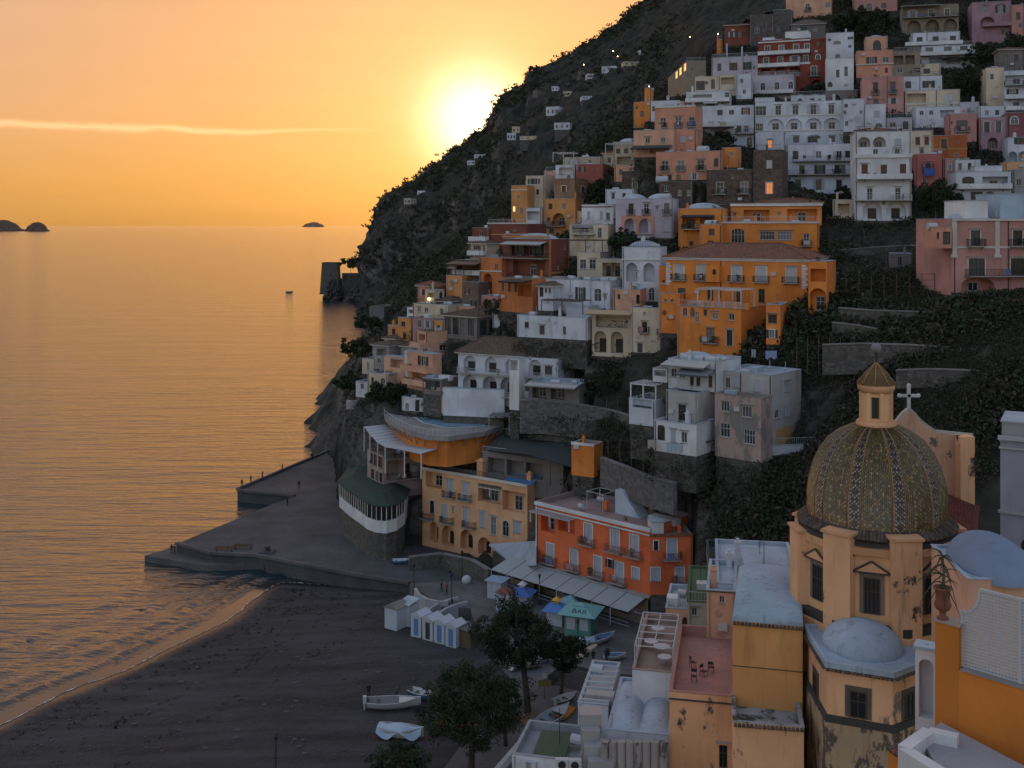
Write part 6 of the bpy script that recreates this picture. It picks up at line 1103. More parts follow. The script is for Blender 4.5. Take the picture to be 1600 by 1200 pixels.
for i in range(4):
    a, b = A3[i], A3[i + 1]; d = (b - a).normalized(); o_ = Vector((d.y, -d.x, 0)); tile_edge(ap, a - o_ * .15, b - o_ * .15, o_, zr + .12)
def apwin(px, py0, py1, w, i):
    a, b = A3[i].lerp(cenA, .045), A3[i + 1].lerp(cenA, .045); d = (b - a).normalized(); k = (px - 800) / F; tt = (k * a.y - a.x) / (d.x - k * d.y); p = a + d * tt; z0, z1 = CZ - (py1 - 350) * p.y / F, CZ - (py0 - 350) * p.y / F; h_ = rnd(z1 - z0)
    o = obj('window', me_pane(rnd(w), h_, 0, -.03, M_GLASS), ap, (p.x - AO.x, p.y - AO.y, z0 - AO.z), math.atan2(d.y, d.x)); obj('surround', me_surround(rnd(w), h_, 0, plaster((.11, .09, .075)), .3), o); obj('frame', me_frame(rnd(w), h_, 0, -.04, M_DARKF, 1), o)
apwin(1275, 1052, 1096, 1.2, 1); apwin(1341, 1080, 1122, 1.1, 2); apwin(1420, 1082, 1122, 1.0, 3)
# ochre blocks left of the apse
b1 = H('ochre church block with a white vaulted roof', 1145, 1254, 970, 1240, 80.5, -14, 11.5, (.78, .36, .12), [], name='church_block', cat='building', found=0, ph=.15, roofmat=M_SAU, bands=[(1040, 1, .06, M_STD)])
m = MB(); nn = 24; vs = []
for j in range(nn + 1): a = math.pi * j / nn; vs += [(b1.W / 2 - math.cos(a) * (b1.W / 2 + .05), -.1, b1.H + .05 + .55 * math.sin(a) ** .45), (b1.W / 2 - math.cos(a) * (b1.W / 2 + .05), b1.D, b1.H + .05 + .8 * math.sin(a) ** .45)]
m.add(vs, [(2 * j, 2 * j + 1, 2 * j + 3, 2 * j + 2) for j in range(nn)] + [tuple(2 * j for j in range(nn + 1))]); m.build('vault', M_SAU, b1.o, smooth=True)
def house_tiles(h, z, sc=.5):
    n = int(h.W / .27)
    for k in range(n): o = obj('roof_tile', random.choice((ME_TILE, ME_TILE2)), h.o, (h.W * (k + .5) / n, .12, z)); o.rotation_euler = (0, R(25), -math.pi / 2); o.scale = (sc * .6, sc * 1.6, sc * 1.6)
house_tiles(b1, b1.H - .05)
b2 = H('low ochre annex with a mossy sunken roof below the vaulted block', 1146, 1256, 1128, 1270, 76.3, -10, 4.6, (.55, .32, .14), [], name='church_annex', cat='building', found=0, ph=.7, wallmat=OCHD, roofmat=decay('mossy_roof', (.34, .34, .34), (.05, .05, .04), .5, .6, .7)); house_tiles(b2, b2.H - .08)
pt = H('stained yellow house with a pink tiled roof terrace', 1046, 1145, 1080, 1270, 83, -12, 14, (.55, .33, .16), [('w', 1165, 1200, 12, [1130], dict(fw=0))], name='house', found=0, ph=.85, wallmat=decay('streaked_yellow', (.7, .37, .19), (.05, .045, .04), .58, .64, .6), roofmat=decay('pink_terrace', (.4, .2, .16), (.28, .17, .14), .5, .7, .3), bands=[(1092, 2, .12, M_STD)])
for k, (x, y) in enumerate(((.35, .3), (.5, .38), (.3, .5), (.62, .45))):
    m = MB(); [m.bar((sx * .2, sy * .2, 0), (sx * .2, sy * .2, .45), .02) for sx in (-1, 1) for sy in (-1, 1)]; m.box(-.22, .22, -.22, .22, .43, .47); m.bar((-.2, .2, .45), (-.2, .2, .95), .02); m.bar((.2, .2, .45), (.2, .2, .95), .02); m.box(-.22, .22, .19, .22, .7, .95)
    tag(m.build('terrace_chair', M_IRON, None, (pt.o.matrix_basis @ Vector((pt.W * x, pt.D * y, pt.H - .85)))[:], pt.yaw + k), ('dark iron chair nearest the parapet of the pink terrace', 'dark iron chair in the middle of the pink terrace', 'dark iron chair at the back of the pink terrace', 'dark iron chair by the ochre wall on the pink terrace')[k], 'chair')
pg = H('white terrace house with a pipe pergola over its roof', 988, 1052, 1046, 1130, 90, -12, 13, 'cool', [], found=0, ph=.7, roofmat=plaster((.3, .22, .18)), name='house')
m = MB(); zz = pg.H + 1.6
for k in range(6): y = 1 + k * 1.6; m.bar((.1, y, zz), (pg.W - .1, y, zz), .05); m.bar((.1, y, pg.H), (.1, y, zz), .05); m.bar((pg.W - .1, y, pg.H), (pg.W - .1, y, zz), .05)
m.bar((.1, 1, zz), (.1, 9, zz), .05); m.bar((pg.W - .1, 1, zz), (pg.W - .1, 9, zz), .05); m.bar((pg.W * .5, 1, zz), (pg.W * .5, 9, zz), .05); m.build('pipe_pergola', M_RAILW, pg.o)
for k in range(6): MB().box(.3 + k * .5, .65 + k * .5, .4, .75, pg.H - .7, pg.H - .3).build('flower_pot', M_POT, pg.o)
for k, (x, y, r) in enumerate(((.3, .5, .6), (.6, .42, .7), (.72, .25, .6), (.4, .75, .6))):
    m = MB(); m.bar((0, 0, 0), (0, 0, .7), .05, n=6); m.lathe([(0, .72), (r, .72), (r, .68), (0, .68)], 14); tag(m.build('terrace_table', M_RAILW, None, (pg.o.matrix_basis @ Vector((pg.W * x, pg.D * y, pg.H - .7)))[:]), ('round white table left of centre on the pergola terrace', 'round white table in the middle of the pergola terrace', 'round white table at the right front of the pergola terrace', 'round white table at the back of the pergola terrace')[k], 'table')
wv = H('white house with two low vaulted roofs in the foreground', 948, 1046, 1140, 1290, 85, -12, 10, 'cool', [], found=0, ph=.2, name='house', roofmat=M_SAU)
for k in range(2): m = MB(); a_ = wv.W * .245; m.add([(a_ * (i / 8 - 1), 4.8 * (j / 8 - 1), .75 * (1 - abs(i / 8 - 1) ** 2.6) * (1 - abs(j / 8 - 1) ** 3.5)) for i in range(17) for j in range(17)], [(i * 17 + j, i * 17 + 17 + j, i * 17 + 18 + j, i * 17 + 1 + j) for i in range(16) for j in range(16)]); m.build('vault', decay('limewashed_vault', (.36, .42, .48), (.17, .18, .19), .6, .68, .8), wv.o, (wv.W * (.25 + .5 * k), 5, wv.H - .19), smooth=True)
cw = thing('ribbed_wall', 'row of weathered grey half columns under the vaulted roofs', 'wall', W(940, 1195, 82))
for k in range(8): p = W(944 + k * 13, 1150, 83.5 - k * .2); m = MB(); m.bar((p.x, p.y - .6, p.z - 4.5), (p.x, p.y - .6, p.z - .1), .33, n=12); wbuild(m, 'half_column', decay('grey_render', (.3, .27, .25), (.1, .09, .08), .55, .6, .8), cw)
sk = H('white lean to roof with glass bars in the foreground', 903, 950, 1098, 1260, 91, -12, 9, 'cool', [], found=0, ph=.15, name='house', roofmat=flat('glazed_roof', (.32, .37, .42), .35))
for k in range(7): MB().box(0, sk.W, .4 + k * 1.2, .5 + k * 1.2, sk.H, sk.H + .22).build('glazing_bar', M_RAILW, sk.o)
dc = thing('air_duct', 'bulky grey metal air duct in the foreground', 'duct', W(922, 1200, 84))
for (x, y, w_, hh, Y_) in ((905, 1110, 34, 22, 86), (908, 1135, 28, 34, 85), (912, 1160, 32, 30, 84), (918, 1182, 40, 40, 83)): a = W(x, y, Y_); s = Y_ / F; m = MB(); m.box(a.x, a.x + w_ * s, a.y - .8, a.y + .8, a.z - hh * s, a.z); wbuild(m, 'duct_section', flat('galvanised', (.35, .35, .35), .5, .2), dc)
for k, (x, y) in enumerate(((878, 1185), (898, 1186))):
    a = W(x, y, 83); m = MB(); m.box(-.5, .5, -.2, .2, -.8, 0); o = tag(m.build('air_conditioner', M_RAILW, None, a[:]), ('left of the two white air conditioner boxes beside the duct', 'right of the two white air conditioner boxes beside the duct')[k], 'air conditioner'); m = MB(); m.lathe([(0, 0), (.3, 0), (.3, .04), (0, .04)], 14); f = m.build('fan', M_IRON, o, (0, -.2, -.4)); f.rotation_euler = (R(90), 0, 0)
lr = H('flat roof with a white parapet and green corrugated cover at the bottom edge', 800, 905, 1178, 1290, 86, -14, 6, 'cool', [], found=0, ph=.7, name='house', roofmat=plaster((.3, .33, .35)))
m = MB(); corrug(m, (1.4, .4, lr.H - .4), (1, 0, 0), (0, 1, 0), 2.6, 4, 0, 0, .12, .2, .05); m.build('corrugated_cover', flat('green_sheet', (.06, .1, .06), .7), lr.o)
# houses between the square and the church
h = H('white flat roof behind the vaulted church block', 1120, 1250, 912, 990, 98, -10, 14, 'cool', [], found=4, ph=.3); h.hut(.35, .55, .2, .6, .9); h.antenna(.6, .3, 4)
h = H('cream stair house with a red tiled edge left of the vaulted block', 1104, 1150, 922, 1010, 96, -12, 9, 'peach', [('w', 932, 942, 8, [1128])], found=4, bands=[(924, 2, .1, M_TILEG)])
h = H('low house with a green slatted roof beside the orange corner wing', 1074, 1108, 940, 990, 112, -10, 12, 'cream', [('w', 950, 962, 8, [1085])], roofmat=flat('green_slats', (.06, .12, .05), .8), ph=.2)
h = H('white gabled house beside the orange corner wing', 1040, 1085, 950, 1010, 118, -12, 8, 'peach', [('w', 960, 970, 8, [1052]), ('A', 965, 985, 10, [1070], dict(door=0))], found=4)
h = H('dark felt shelter above the flat white roof', 1108, 1166, 880, 905, 108, -8, 8, 'stone', [('L', 884, 898, 40, [1135], dict(door=0))], roofmat=M_AWNG, name='shelter', cat='shelter')
# bell tower and vault at the right edge
bt = H('lavender bell tower with a moulded cornice at the right edge', 1563, 1660, 690, 1000, 74, -28, 5, (.27, .26, .31), [('a', 842, 900, 26, [1608], dict(fw=0))], name='bell_tower', cat='tower', found=0, ph=.2, bands=[(686, 6, .35, plaster((.4, .38, .4))), (700, 3, .2, plaster((.4, .38, .4))), (800, 4, .3, plaster((.3, .28, .28)))]); bt.hut(.02, 1, .05, .9, 1.3, plaster((.3, .29, .3)))
rv = H('pink house with a blue white barrel vault right of the church', 1512, 1660, 905, 1100, 66, -4, 7, 'peach', [], found=0, ph=.1, roofmat=M_SAU); m = MB(); m.ell((0, 0, 0), (rv.W * .42, 4.2, 2.0), 32, 10, True); m.build('vault', plaster((.2, .26, .36), .3), rv.o, (rv.W * .46, 3.6, rv.H - .3), smooth=True)

# foreground terrace wall with lattice and urn
class PL:
    """vertical plane through photo column x0 at distance Y, turned by yaw: pixel -> (along, height)"""
    def __init__(s, x0, Y, yaw): s.Y = Y; s.yaw = R(yaw); s.c, s.sn = math.cos(s.yaw), math.sin(s.yaw); s.XA = Y * (x0 - 800) / F; s.zb = 0
    loc = House.loc
pl = PL(1461, 30.0, -46); w0 = pl.loc('f', 1498, 1000)[0]; zP = CZ - 30 * 620 / F; zWl = pl.loc('f', 1498, 1047)[1]; wl = thing('terrace_wall', 'bright orange terrace wall in the right foreground', 'wall', (pl.XA, pl.Y, 40), pl.yaw); M_ORG = plaster((.62, .2, .025), .25)
MB().box(0, w0, 0, .45, 0, zP - 40).build('pillar', M_ORG, wl); MB().box(-.05, w0 + .05, -.05, .5, zP - 40, zP - 40 + .06).build('pillar_cap', plaster((.45, .38, .3)), wl); MB().box(w0, 6.5, .003, .42, 0, zWl - 40).build('wall', M_ORG, wl); MB().box(w0 + .05, 6.5, -.03, .46, zWl - 40, zWl - 40 + .05).build('coping', plaster((.35, .32, .3)), wl)
lt_ = thing('lattice_screen', 'white wooden lattice screen with a curved end on the orange wall', 'screen', (pl.XA, pl.Y, 40), pl.yaw); x0_, x1_ = w0 + .04, 6.4; zB = zWl - 40 + .06; H0, H1 = pl.loc('f', 1500, 958)[1] - 40, pl.loc('f', 1530, 925)[1] - 40; cw_ = pl.loc('f', 1527, 930)[0] - x0_
def topz(x): d = x - x0_; return H1 if d >= cw_ else H0 + (H1 - H0) * (1 - math.sqrt(max(0, 1 - (d / cw_) ** 2)))
k = 0; x = x0_; pit = .088
while x < x1_: MB().box(x, x + .042, .2, .225, zB, topz(x) - .02).build('slat', M_RAILW, lt_); x += pit
z = zB
while z < H1 - .03:
    xs_ = x0_ if z < H0 else x0_ + cw_ * math.sqrt(max(0, 1 - (1 - (z - H0) / (H1 - H0)) ** 2)); MB().box(xs_, x1_, .176, .199, z, z + .042).build('slat', M_RAILW, lt_); z += pit
fp = [(x0_ - .03, zB), (x0_ - .03, H0)] + [(x0_ + cw_ * i / 8, topz(x0_ + cw_ * i / 8)) for i in range(9)] + [(x1_, H1)]
for a, b in zip(fp[:-1], fp[1:]): m = MB(); m.bar((a[0], .2, a[1]), (b[0], .2, b[1]), .05); m.build('frame_bar', M_RAILW, lt_)
for x in (x0_ + 1.45, x0_ + 2.6, x0_ + 3.8): MB().box(x, x + .09, .16, .25, zB - .6, H1 + .02).build('post', M_RAILW, lt_)
ub = pl.XA + (w0 * .45) * pl.c, pl.Y + (w0 * .45) * pl.sn; ur = thing('urn', 'terracotta urn with a spiky plant on the orange pillar', 'urn', (ub[0], ub[1] + .2, zP + .06)); U = .92
MB().lathe([(r * U, z * U) for r, z in ((0, 0), (.17, 0), (.17, .05), (.1, .1), (.09, .22), (.2, .3), (.25, .42), (.21, .55), (.2, .82), (.26, .9), (.28, .94), (.24, .95), (.2, .9), (0, .86))], 28).build('pot', flat('urn_clay', (.27, .1, .055), .85, 0, .5, 5), ur, smooth=True)
m = MB(); m.tube([(0, 0, .8), (.03, .0, 1.2), (.0, .02, 1.75)], [.05, .04, .03], 6); m.build('stem', flat('plant_stem', (.12, .1, .07), .9), ur); M_SPK = leaf('spiky_leaf', (.06, .06, .035))
for k in range(34):
    a = random.uniform(0, 6.28); L = random.uniform(.3, .75); e = random.uniform(-.9, 1.1); z0 = random.choice((.95, 1.2, 1.5, 1.72)); p = [Vector((0, 0, z0)) + Vector((math.cos(a) * L * t_, math.sin(a) * L * t_, L * (e * t_ - .9 * t_ * t_))) for t_ in (0, .35, .7, 1)]; m = MB(); m.tube(p, [.02, .022, .014, .003], 3); m.build('leaf', M_SPK, ur)
# white wall with a niche, small terrace with parapet and clay tiles
nw = H('white wall with a shallow arched niche left of the orange wall', 1430, 1462, 1012, 1140, 31.5, -30, .5, 'white', [('v', 1032, 1125, 16, [1454], dict(door=0))], name='niche_wall', cat='wall', found=0, ph=.05)
tz = 44.55; fl = kind(MB().prism([G(x, y, tz)[:] for x, y in ((1440, 1155), (1470, 1128), (1720, 1260), (1600, 1330), (1500, 1260))], tz - .3, tz).build('terrace_floor', plaster((.34, .34, .36))), 'structure', 'grey floor of the small terrace under the orange wall')
pp = thing('parapet', 'rounded white parapet of the small foreground terrace', 'parapet', G(1420, 1160, tz)); 
for a, b in (((1413, 1168), (1452, 1140)), ((1413, 1168), (1530, 1240)), ((1452, 1140), (1497, 1150))):
    A4, B4 = G(*a, tz + .25), G(*b, tz + .25); d = (B4 - A4).normalized(); nn = Vector((-d.y, d.x, 0)) * .17; wbuild(MB().prism([(A4 + nn)[:], (B4 + nn)[:], (B4 - nn)[:], (A4 - nn)[:]], tz - .6, tz + .25 + (b[1] % 7) * .003), 'parapet_side', M_WHITE, pp)
ow2 = thing('tiled_wall', 'orange wall topped with old clay tiles at the bottom edge', 'wall', G(1390, 1190, 43)); A5, B5 = G(1388, 1172, 44.1), G(1520, 1275, 44.1); d = (B5 - A5).normalized(); nn = Vector((-d.y, d.x, 0)); wbuild(MB().prism([A5[:], B5[:], (B5 + nn * .5)[:], (A5 + nn * .5)[:]], 38, 44.1), 'wall', M_ORG, ow2)
for k in range(22): p = A5.lerp(B5, (k + .5) / 22) + nn * .5; o = obj('roof_tile', random.choice((ME_TILE, tm.mesh('roof_tile', M_TILE))), ow2, (p - ow2.location + Vector((0, 0, .18 + random.uniform(-.02, .03))))[:]); o.rotation_euler = (0, R(20), math.atan2(-nn.y, -nn.x) + random.uniform(-.15, .15)); o.scale = (.42, .75, .75)
for i_, h_ in enumerate(HOUSES):
    if 84.5 < h_.Y < 345 and h_.H > 2 and h_.D > 2 and h_ not in (pg, pt, wv): clutter(h_, i_ * 7 + 3)
# ================================================================== the hillside that carries the town, its scrub and trees
ctl = []
for h in HOUSES:
    if h.Y < 130 or h.found < 5: continue
    for fx, fy, dz in ((.15, -.06, -.4), (.85, -.06, -.4), (.5, 1.05, min(5.5, h.H * .55))):
        x, y = h.W * fx, h.D * fy; ctl.append((h.XA + h.c * x - h.sn * y, h.Y + h.sn * x + h.c * y, h.zb + dz))
def cp(px, py, Y): p = W(px, py, Y); ctl.append((p.x, p.y, p.z))
def cg_(px, py, z): p = G(px, py, z); ctl.append((p.x, p.y, z))
for a in ((1150, 800, 147), (1150, 740, 150), (1105, 870, 152), (1250, 770, 141), (1250, 720, 147), (1300, 660, 146), (1380, 640, 140), (1450, 610, 136), (1560, 570, 130), (1560, 490, 141), (1400, 520, 152), (1350, 470, 166), (1420, 500, 154), (1340, 420, 184), (1450, 410, 180), (1340, 370, 200), (1450, 350, 196), (1460, 310, 208), (1300, 600, 150), (1270, 560, 158), (1660, 520, 132), (1180, 900, 136), (1300, 900, 120), (960, 700, 172), (1000, 780, 156), (1060, 800, 150), (940, 660, 178), (960, 600, 186), (900, 560, 192), (780, 480, 222), (820, 500, 206), (1040, 730, 156), (1100, 740, 150), (640, 480, 250), (690, 440, 246), (1100, 850, 148), (1130, 940, 124), (600, 520, 260), (590, 480, 320), (600, 470, 360), (575, 530, 285), (566, 575, 240), (560, 610, 222), (548, 650, 215), (530, 690, 222)): cp(*a)
for a in ((518, 716, 1), (532, 775, 1), (548, 838, .8), (640, 880, .5), (700, 905, .5), (800, 950, .5), (900, 990, .5), (1000, 1010, .5), (1080, 1010, 1), (860, 1100, .5), (900, 1150, .5), (1000, 1100, 2), (1000, 1200, 2), (1200, 1100, 5)): cg_(*a)
for X, Y, z in ((-40, 215, -1), (-49, 240, -4), (-51, 262, -4), (-52, 300, -5), (-54, 340, -5), (-56, 400, -5), (-70, 430, -6), (-70, 230, -6), (-75, 180, -6), (-60, 150, -5), (-50, 120, -4), (-30, 100, -3), (-75, 330, -6), (60, 60, 6), (30, 70, 5), (0, 100, .5), (90, 90, 30), (110, 120, 50), (150, 160, 75), (200, 250, 120), (210, 330, 150), (200, 400, 170)): ctl.append((X, Y, z))
for px, py, Y in FOOT[2:]: p = W(px, py, Y + 8); ctl.append((p.x, p.y, p.z - 3))
ctl.append((-52, 470, -5)); C_ = np.array(ctl)
def rbf_fit(C, lam=1.2):
    d = np.hypot(C[:, None, 0] - C[None, :, 0], C[:, None, 1] - C[None, :, 1]); n = len(C); A = np.zeros((n + 3, n + 3)); A[:n, :n] = -d + np.eye(n) * lam; A[:n, n] = 1; A[:n, n + 1:] = C[:, :2]; A[n, :n] = 1; A[n + 1:, :n] = C[:, :2].T; b = np.concatenate([C[:, 2], np.zeros(3)])
    return np.linalg.solve(A, b)
wt = rbf_fit(C_)
def rbf(x, y):
    o = np.zeros(x.shape)
    for k in range(0, x.size, 6000):
        xs, ys = x.ravel()[k:k + 6000], y.ravel()[k:k + 6000]; d = -np.hypot(xs[:, None] - C_[None, :, 0], ys[:, None] - C_[None, :, 1]); o.ravel()[k:k + 6000] = d @ wt[:-3] + wt[-3] + wt[-2] * xs + wt[-1] * ys
    return o
def in_house(x, y, mx=.6, my0=2.2, my1=.2):
    """index mask of points within any footprint; returns (inside, lowest base)"""
    ins = np.zeros(x.shape, bool); base = np.full(x.shape, 1e9)
    for h in HOUSES:
        dx, dy = x - h.XA, y - h.Y; u = dx * h.c + dy * h.sn; v = -dx * h.sn + dy * h.c; m = (u > -mx) & (u < h.W + mx) & (v > -my0) & (v < h.D + my1); ins |= m; base = np.where(m, np.minimum(base, h.zb), base)
    return ins, base
tx, ty = np.meshgrid(np.arange(-72, 205, 1.3), np.arange(92, 470, 1.3)); tz_ = rbf(tx, ty); ins, base = in_house(tx, ty)
for j in range(tx.shape[0]):
    for i in range(tx.shape[1]):
        q = Vector((tx[j, i], ty[j, i], tz_[j, i])); tz_[j, i] += .8 * fbm(q * .13, 5) + .35 * fbm(q * .6, 3)
        if tx[j, i] < -22 and ty[j, i] > 195: tz_[j, i] += 2.2 * (mn.ridged_multi_fractal(q * .11, .9, 2.1, 5, 1, 2) - 1)
tz_ = np.where(ins, np.minimum(tz_, base - .3), tz_)
def in_poly(x, y, P):
    r = np.zeros(x.shape, bool); n = len(P)
    for i in range(n):
        (xa, ya), (xb, yb) = P[i], P[(i + 1) % n]; c = ((ya > y) != (yb > y)) & (x < (xb - xa) * (y - ya) / (yb - ya + 1e-12) + xa); r ^= c
    return r
for P_, z_ in SLABS: tz_ = np.where(in_poly(tx, ty, P_), np.minimum(tz_, z_ - .6), tz_)
def hill_mat():
    t = NT('hillside_soil_and_rock'); g = t.n('NewGeometry'); t.co = g.outputs['Position']
    a = t.noise(.09, 6, t.co, .65); b = t.noise(.9, 5, t.co, .65); c = t.noise(.3, 5, t.co); s = t.n('SeparateXYZ'); t.lk(g.outputs['Normal'], s.inputs[0])
    rock = t.mix(t.ramp(b, [(.35, (0, 0, 0)), (.7, (1, 1, 1))]), (.035, .032, .03), (.13, .12, .105)); soil = t.mix(t.ramp(c, [(.35, (0, 0, 0)), (.7, (1, 1, 1))]), (.012, .014, .01), (.035, .034, .024))
    f = t.math('ADD', t.math('MULTIPLY', s.outputs[2], .9), t.math('MULTIPLY', a, .7)); t.col(t.mix(t.ramp(f, [(.75, (0, 0, 0)), (.98, (1, 1, 1))]), rock, soil)); t.rough(.97); t.bump(t.math('ADD', b, c), .9, .5); return t.m
kind(grid_mesh('hillside', tx, ty, tz_, hill_mat()), 'structure', 'steep overgrown hillside under the town')
def ground(x, y): 
    i = np.clip((np.asarray(x) + 72) / 1.3, 0, tx.shape[1] - 1.001); j = np.clip((np.asarray(y) - 92) / 1.3, 0, tx.shape[0] - 1.001); i0, j0 = i.astype(int), j.astype(int); fi, fj = i - i0, j - j0
    return tz_[j0, i0] * (1 - fi) * (1 - fj) + tz_[j0, i0 + 1] * fi * (1 - fj) + tz_[j0 + 1, i0] * (1 - fi) * fj + tz_[j0 + 1, i0 + 1] * fi * fj
N_ = 130000; sx = np.concatenate([rng.uniform(-60, 190, N_), rng.uniform(14, 96, 36000)]); sy = np.concatenate([rng.uniform(118, 420, N_), rng.uniform(118, 178, 36000)]); si, _ = in_house(sx, sy, .3, .5, .2); sz = ground(sx, sy); ppx = 800 + F * sx / sy; ppy = HZ - F * (sz - CZ) / sy
ok = ~si & (sz > 7) & (ppx > 540) & (ppx < 1850) & (ppy > -40) & (ppy < 960) & ~((ppx < 760) & (ppy > 690)) & ~((ppx > 595) & (ppx < 780) & (ppy > 615)) & ~((ppx > 640) & (ppx < 1090) & (ppy > 760))
dens = np.array([fbm(Vector((a * .07, b * .07, 0)), 4) for a, b in zip(sx, sy)]); ok &= (dens > -.8)
Cs = np.stack([sx, sy, sz + .35], 1)[ok]; big = rng.uniform(.45, 1.2, len(Cs)) * np.clip(1 + 1.1 * dens[ok], .55, 1.7) * np.where(Cs[:, 2] < 15, .7, 1)
ext = []
for h in HOUSES:          # bushes and ivy hanging over the footings
    if h.Y < 135 or h.found < 5: continue
    for sd, L in (('f', h.W), ('r', h.D)):
        for _ in range(int(L * 7)):
            a = random.uniform(-.3, L + .3); o = random.uniform(.15, 1.3); z = -.25 - o * .5 - 4.5 * random.random() ** 1.5; x, y = (a, -o) if sd == 'f' else (h.W + o, a); ext.append((h.XA + h.c * x - h.sn * y, h.Y + h.sn * x + h.c * y, h.zb + z))
ext = np.array(ext); epx = 800 + F * ext[:, 0] / ext[:, 1]; epy = HZ - F * (ext[:, 2] - CZ) / ext[:, 1]; ext = ext[(ext[:, 2] > 9) & ~((epy > 690) & (epx < 900))]; Cs = np.concatenate([Cs, ext]); big = np.concatenate([big * 1.25, rng.uniform(.6, 1.1, len(ext))]); print('scrub clumps', len(Cs))
kind(clumps('hillside_scrub', Cs, .2 * big, 12, .95 * big, LV, .8, 8), 'stuff', 'dark tangled scrub between the houses')
# dead vines, canes and poles in the gardens
mb = MB()
for _ in range(900):
    k = random.randrange(len(Cs)); p = Vector(Cs[k]); px, py = PX(p)
    if not (1040 < px < 1560 and 340 < py < 900): continue
    a = random.uniform(0, 6.28); L = random.uniform(1, 2.6); q = p + Vector((math.cos(a) * L * .4, math.sin(a) * L * .4, L)); mb.tube([p, p.lerp(q, .5) + Vector((random.uniform(-.3, .3), 0, .1)), q], [.05, .035, .012], 4)
kind(mb.build('bare_stems', flat('bare_bark', (.15, .13, .11), .95)), 'stuff', 'bare winter stems in the terraced gardens')
# garden pole frames
for k, (x0, x1, y, Y, n, hh, lab) in enumerate(((1322, 1480, 462, 165, 9, 3.2, 'row of thin poles and wires on the middle garden terrace'), (1385, 1465, 415, 178, 5, 3.0, 'pole trellis on the upper garden terrace'), (1245, 1330, 560, 155, 6, 3, 'pole trellis right of the peeling villa'), (950, 1060, 722, 156, 7, 3, 'vine pole frame in front of the peeling villa'), (930, 1000, 650, 172, 5, 3, 'pole frame on the rubble wall terrace'))):
    r = thing('pole_trellis', lab, 'trellis', W(x0, y, Y), group='garden pole trellises'); P = [W(x0 + (x1 - x0) * i / (n - 1), y, Y - 4 * i / (n - 1)) for i in range(n)]
    for p in P: m = MB(); m.bar(p - Vector((0, 0, 2)), p + Vector((0, 0, hh)), .05); wbuild(m, 'pole', M_WOOD, r)
    for f in (.45, .72, 1): m = MB(); m.bar(P[0] + Vector((0, 0, hh * f)), P[-1] + Vector((0, 0, hh * f)), .03); wbuild(m, 'wire', M_IRON, r)

# trees: tapered trunk with limbs, crown of leaf clumps
def tree(label, base, h, cr, ch_, nC=160, leafs=(0, 3), nl=42, ls=.16, trunk_r=.22, name='tree', lean=(0, 0), gap=.5, parts=3, group=None, bark=None):
    b = Vector(base); r = thing(name, label, 'tree', b, group=group); top = Vector((lean[0], lean[1], h)); m = MB(); c0 = h - ch_ / 2
    st = [Vector((0, 0, -.6)), top * .3 + Vector((.12, .05, 0)), top * .6, top * .92]; m.tube(st, [trunk_r * 1.25, trunk_r, trunk_r * .7, trunk_r * .2], 8); g = random.Random(hash(label) & 0xffff)
    hub = []
    for k in range(9):
        a = g.uniform(0, 6.28); f = g.uniform(.45, .85); p = top * f; e = Vector((lean[0] * .9 + math.cos(a) * cr * g.uniform(.5, .85), lean[1] * .9 + math.sin(a) * cr * g.uniform(.5, .85), c0 + g.uniform(-.25, .42) * ch_)); mid = p.lerp(e, .5) + Vector((0, 0, -.15)); m.tube([p, mid, e], [trunk_r * .38, trunk_r * .24, trunk_r * .08], 5); hub.append(e)
    m.build('trunk', bark or flat('bark', (.07, .055, .045), .95), r, smooth=True)
    cs, sp = [], []
    for k in range(nC):
        a = g.uniform(0, 6.28); z = g.uniform(-1, 1); rr = math.sqrt(1 - z * z) * g.uniform(gap, 1.0) ** .6; c = Vector((lean[0] + cr * rr * math.cos(a), lean[1] + cr * rr * math.sin(a), c0 + ch_ / 2 * z * g.uniform(.6, 1)))
        c += Vector((mn.noise(c * .6), mn.noise(c * .6 + Vector((7, 0, 0))), mn.noise(c * .7 + Vector((0, 9, 0))))) * cr * .42; cs.append(c); sp.append(g.uniform(.09, .17) * cr + .12)
    clumps('crown', np.array([c[:] for c in cs]), ls, nl, np.array(sp), [LV[i] for i in leafs], .8, g.randrange(999), parent=r); return r
def gpt(px, py, Y):
    p = W(px, py, Y); p.z = float(ground(p.x, p.y)) if p.y > 118 else p.z; return p
def tree_at(label, px, ytop, ybot, w, Y, **kw):
    s = Y / F; b = W(px, ybot, Y); return tree(label, b, (ybot - ytop) * s, w * s / 2, (ybot - ytop) * s * kw.pop('cf', .75), ls=kw.pop('ls', max(.12, Y * .0011)), **kw)
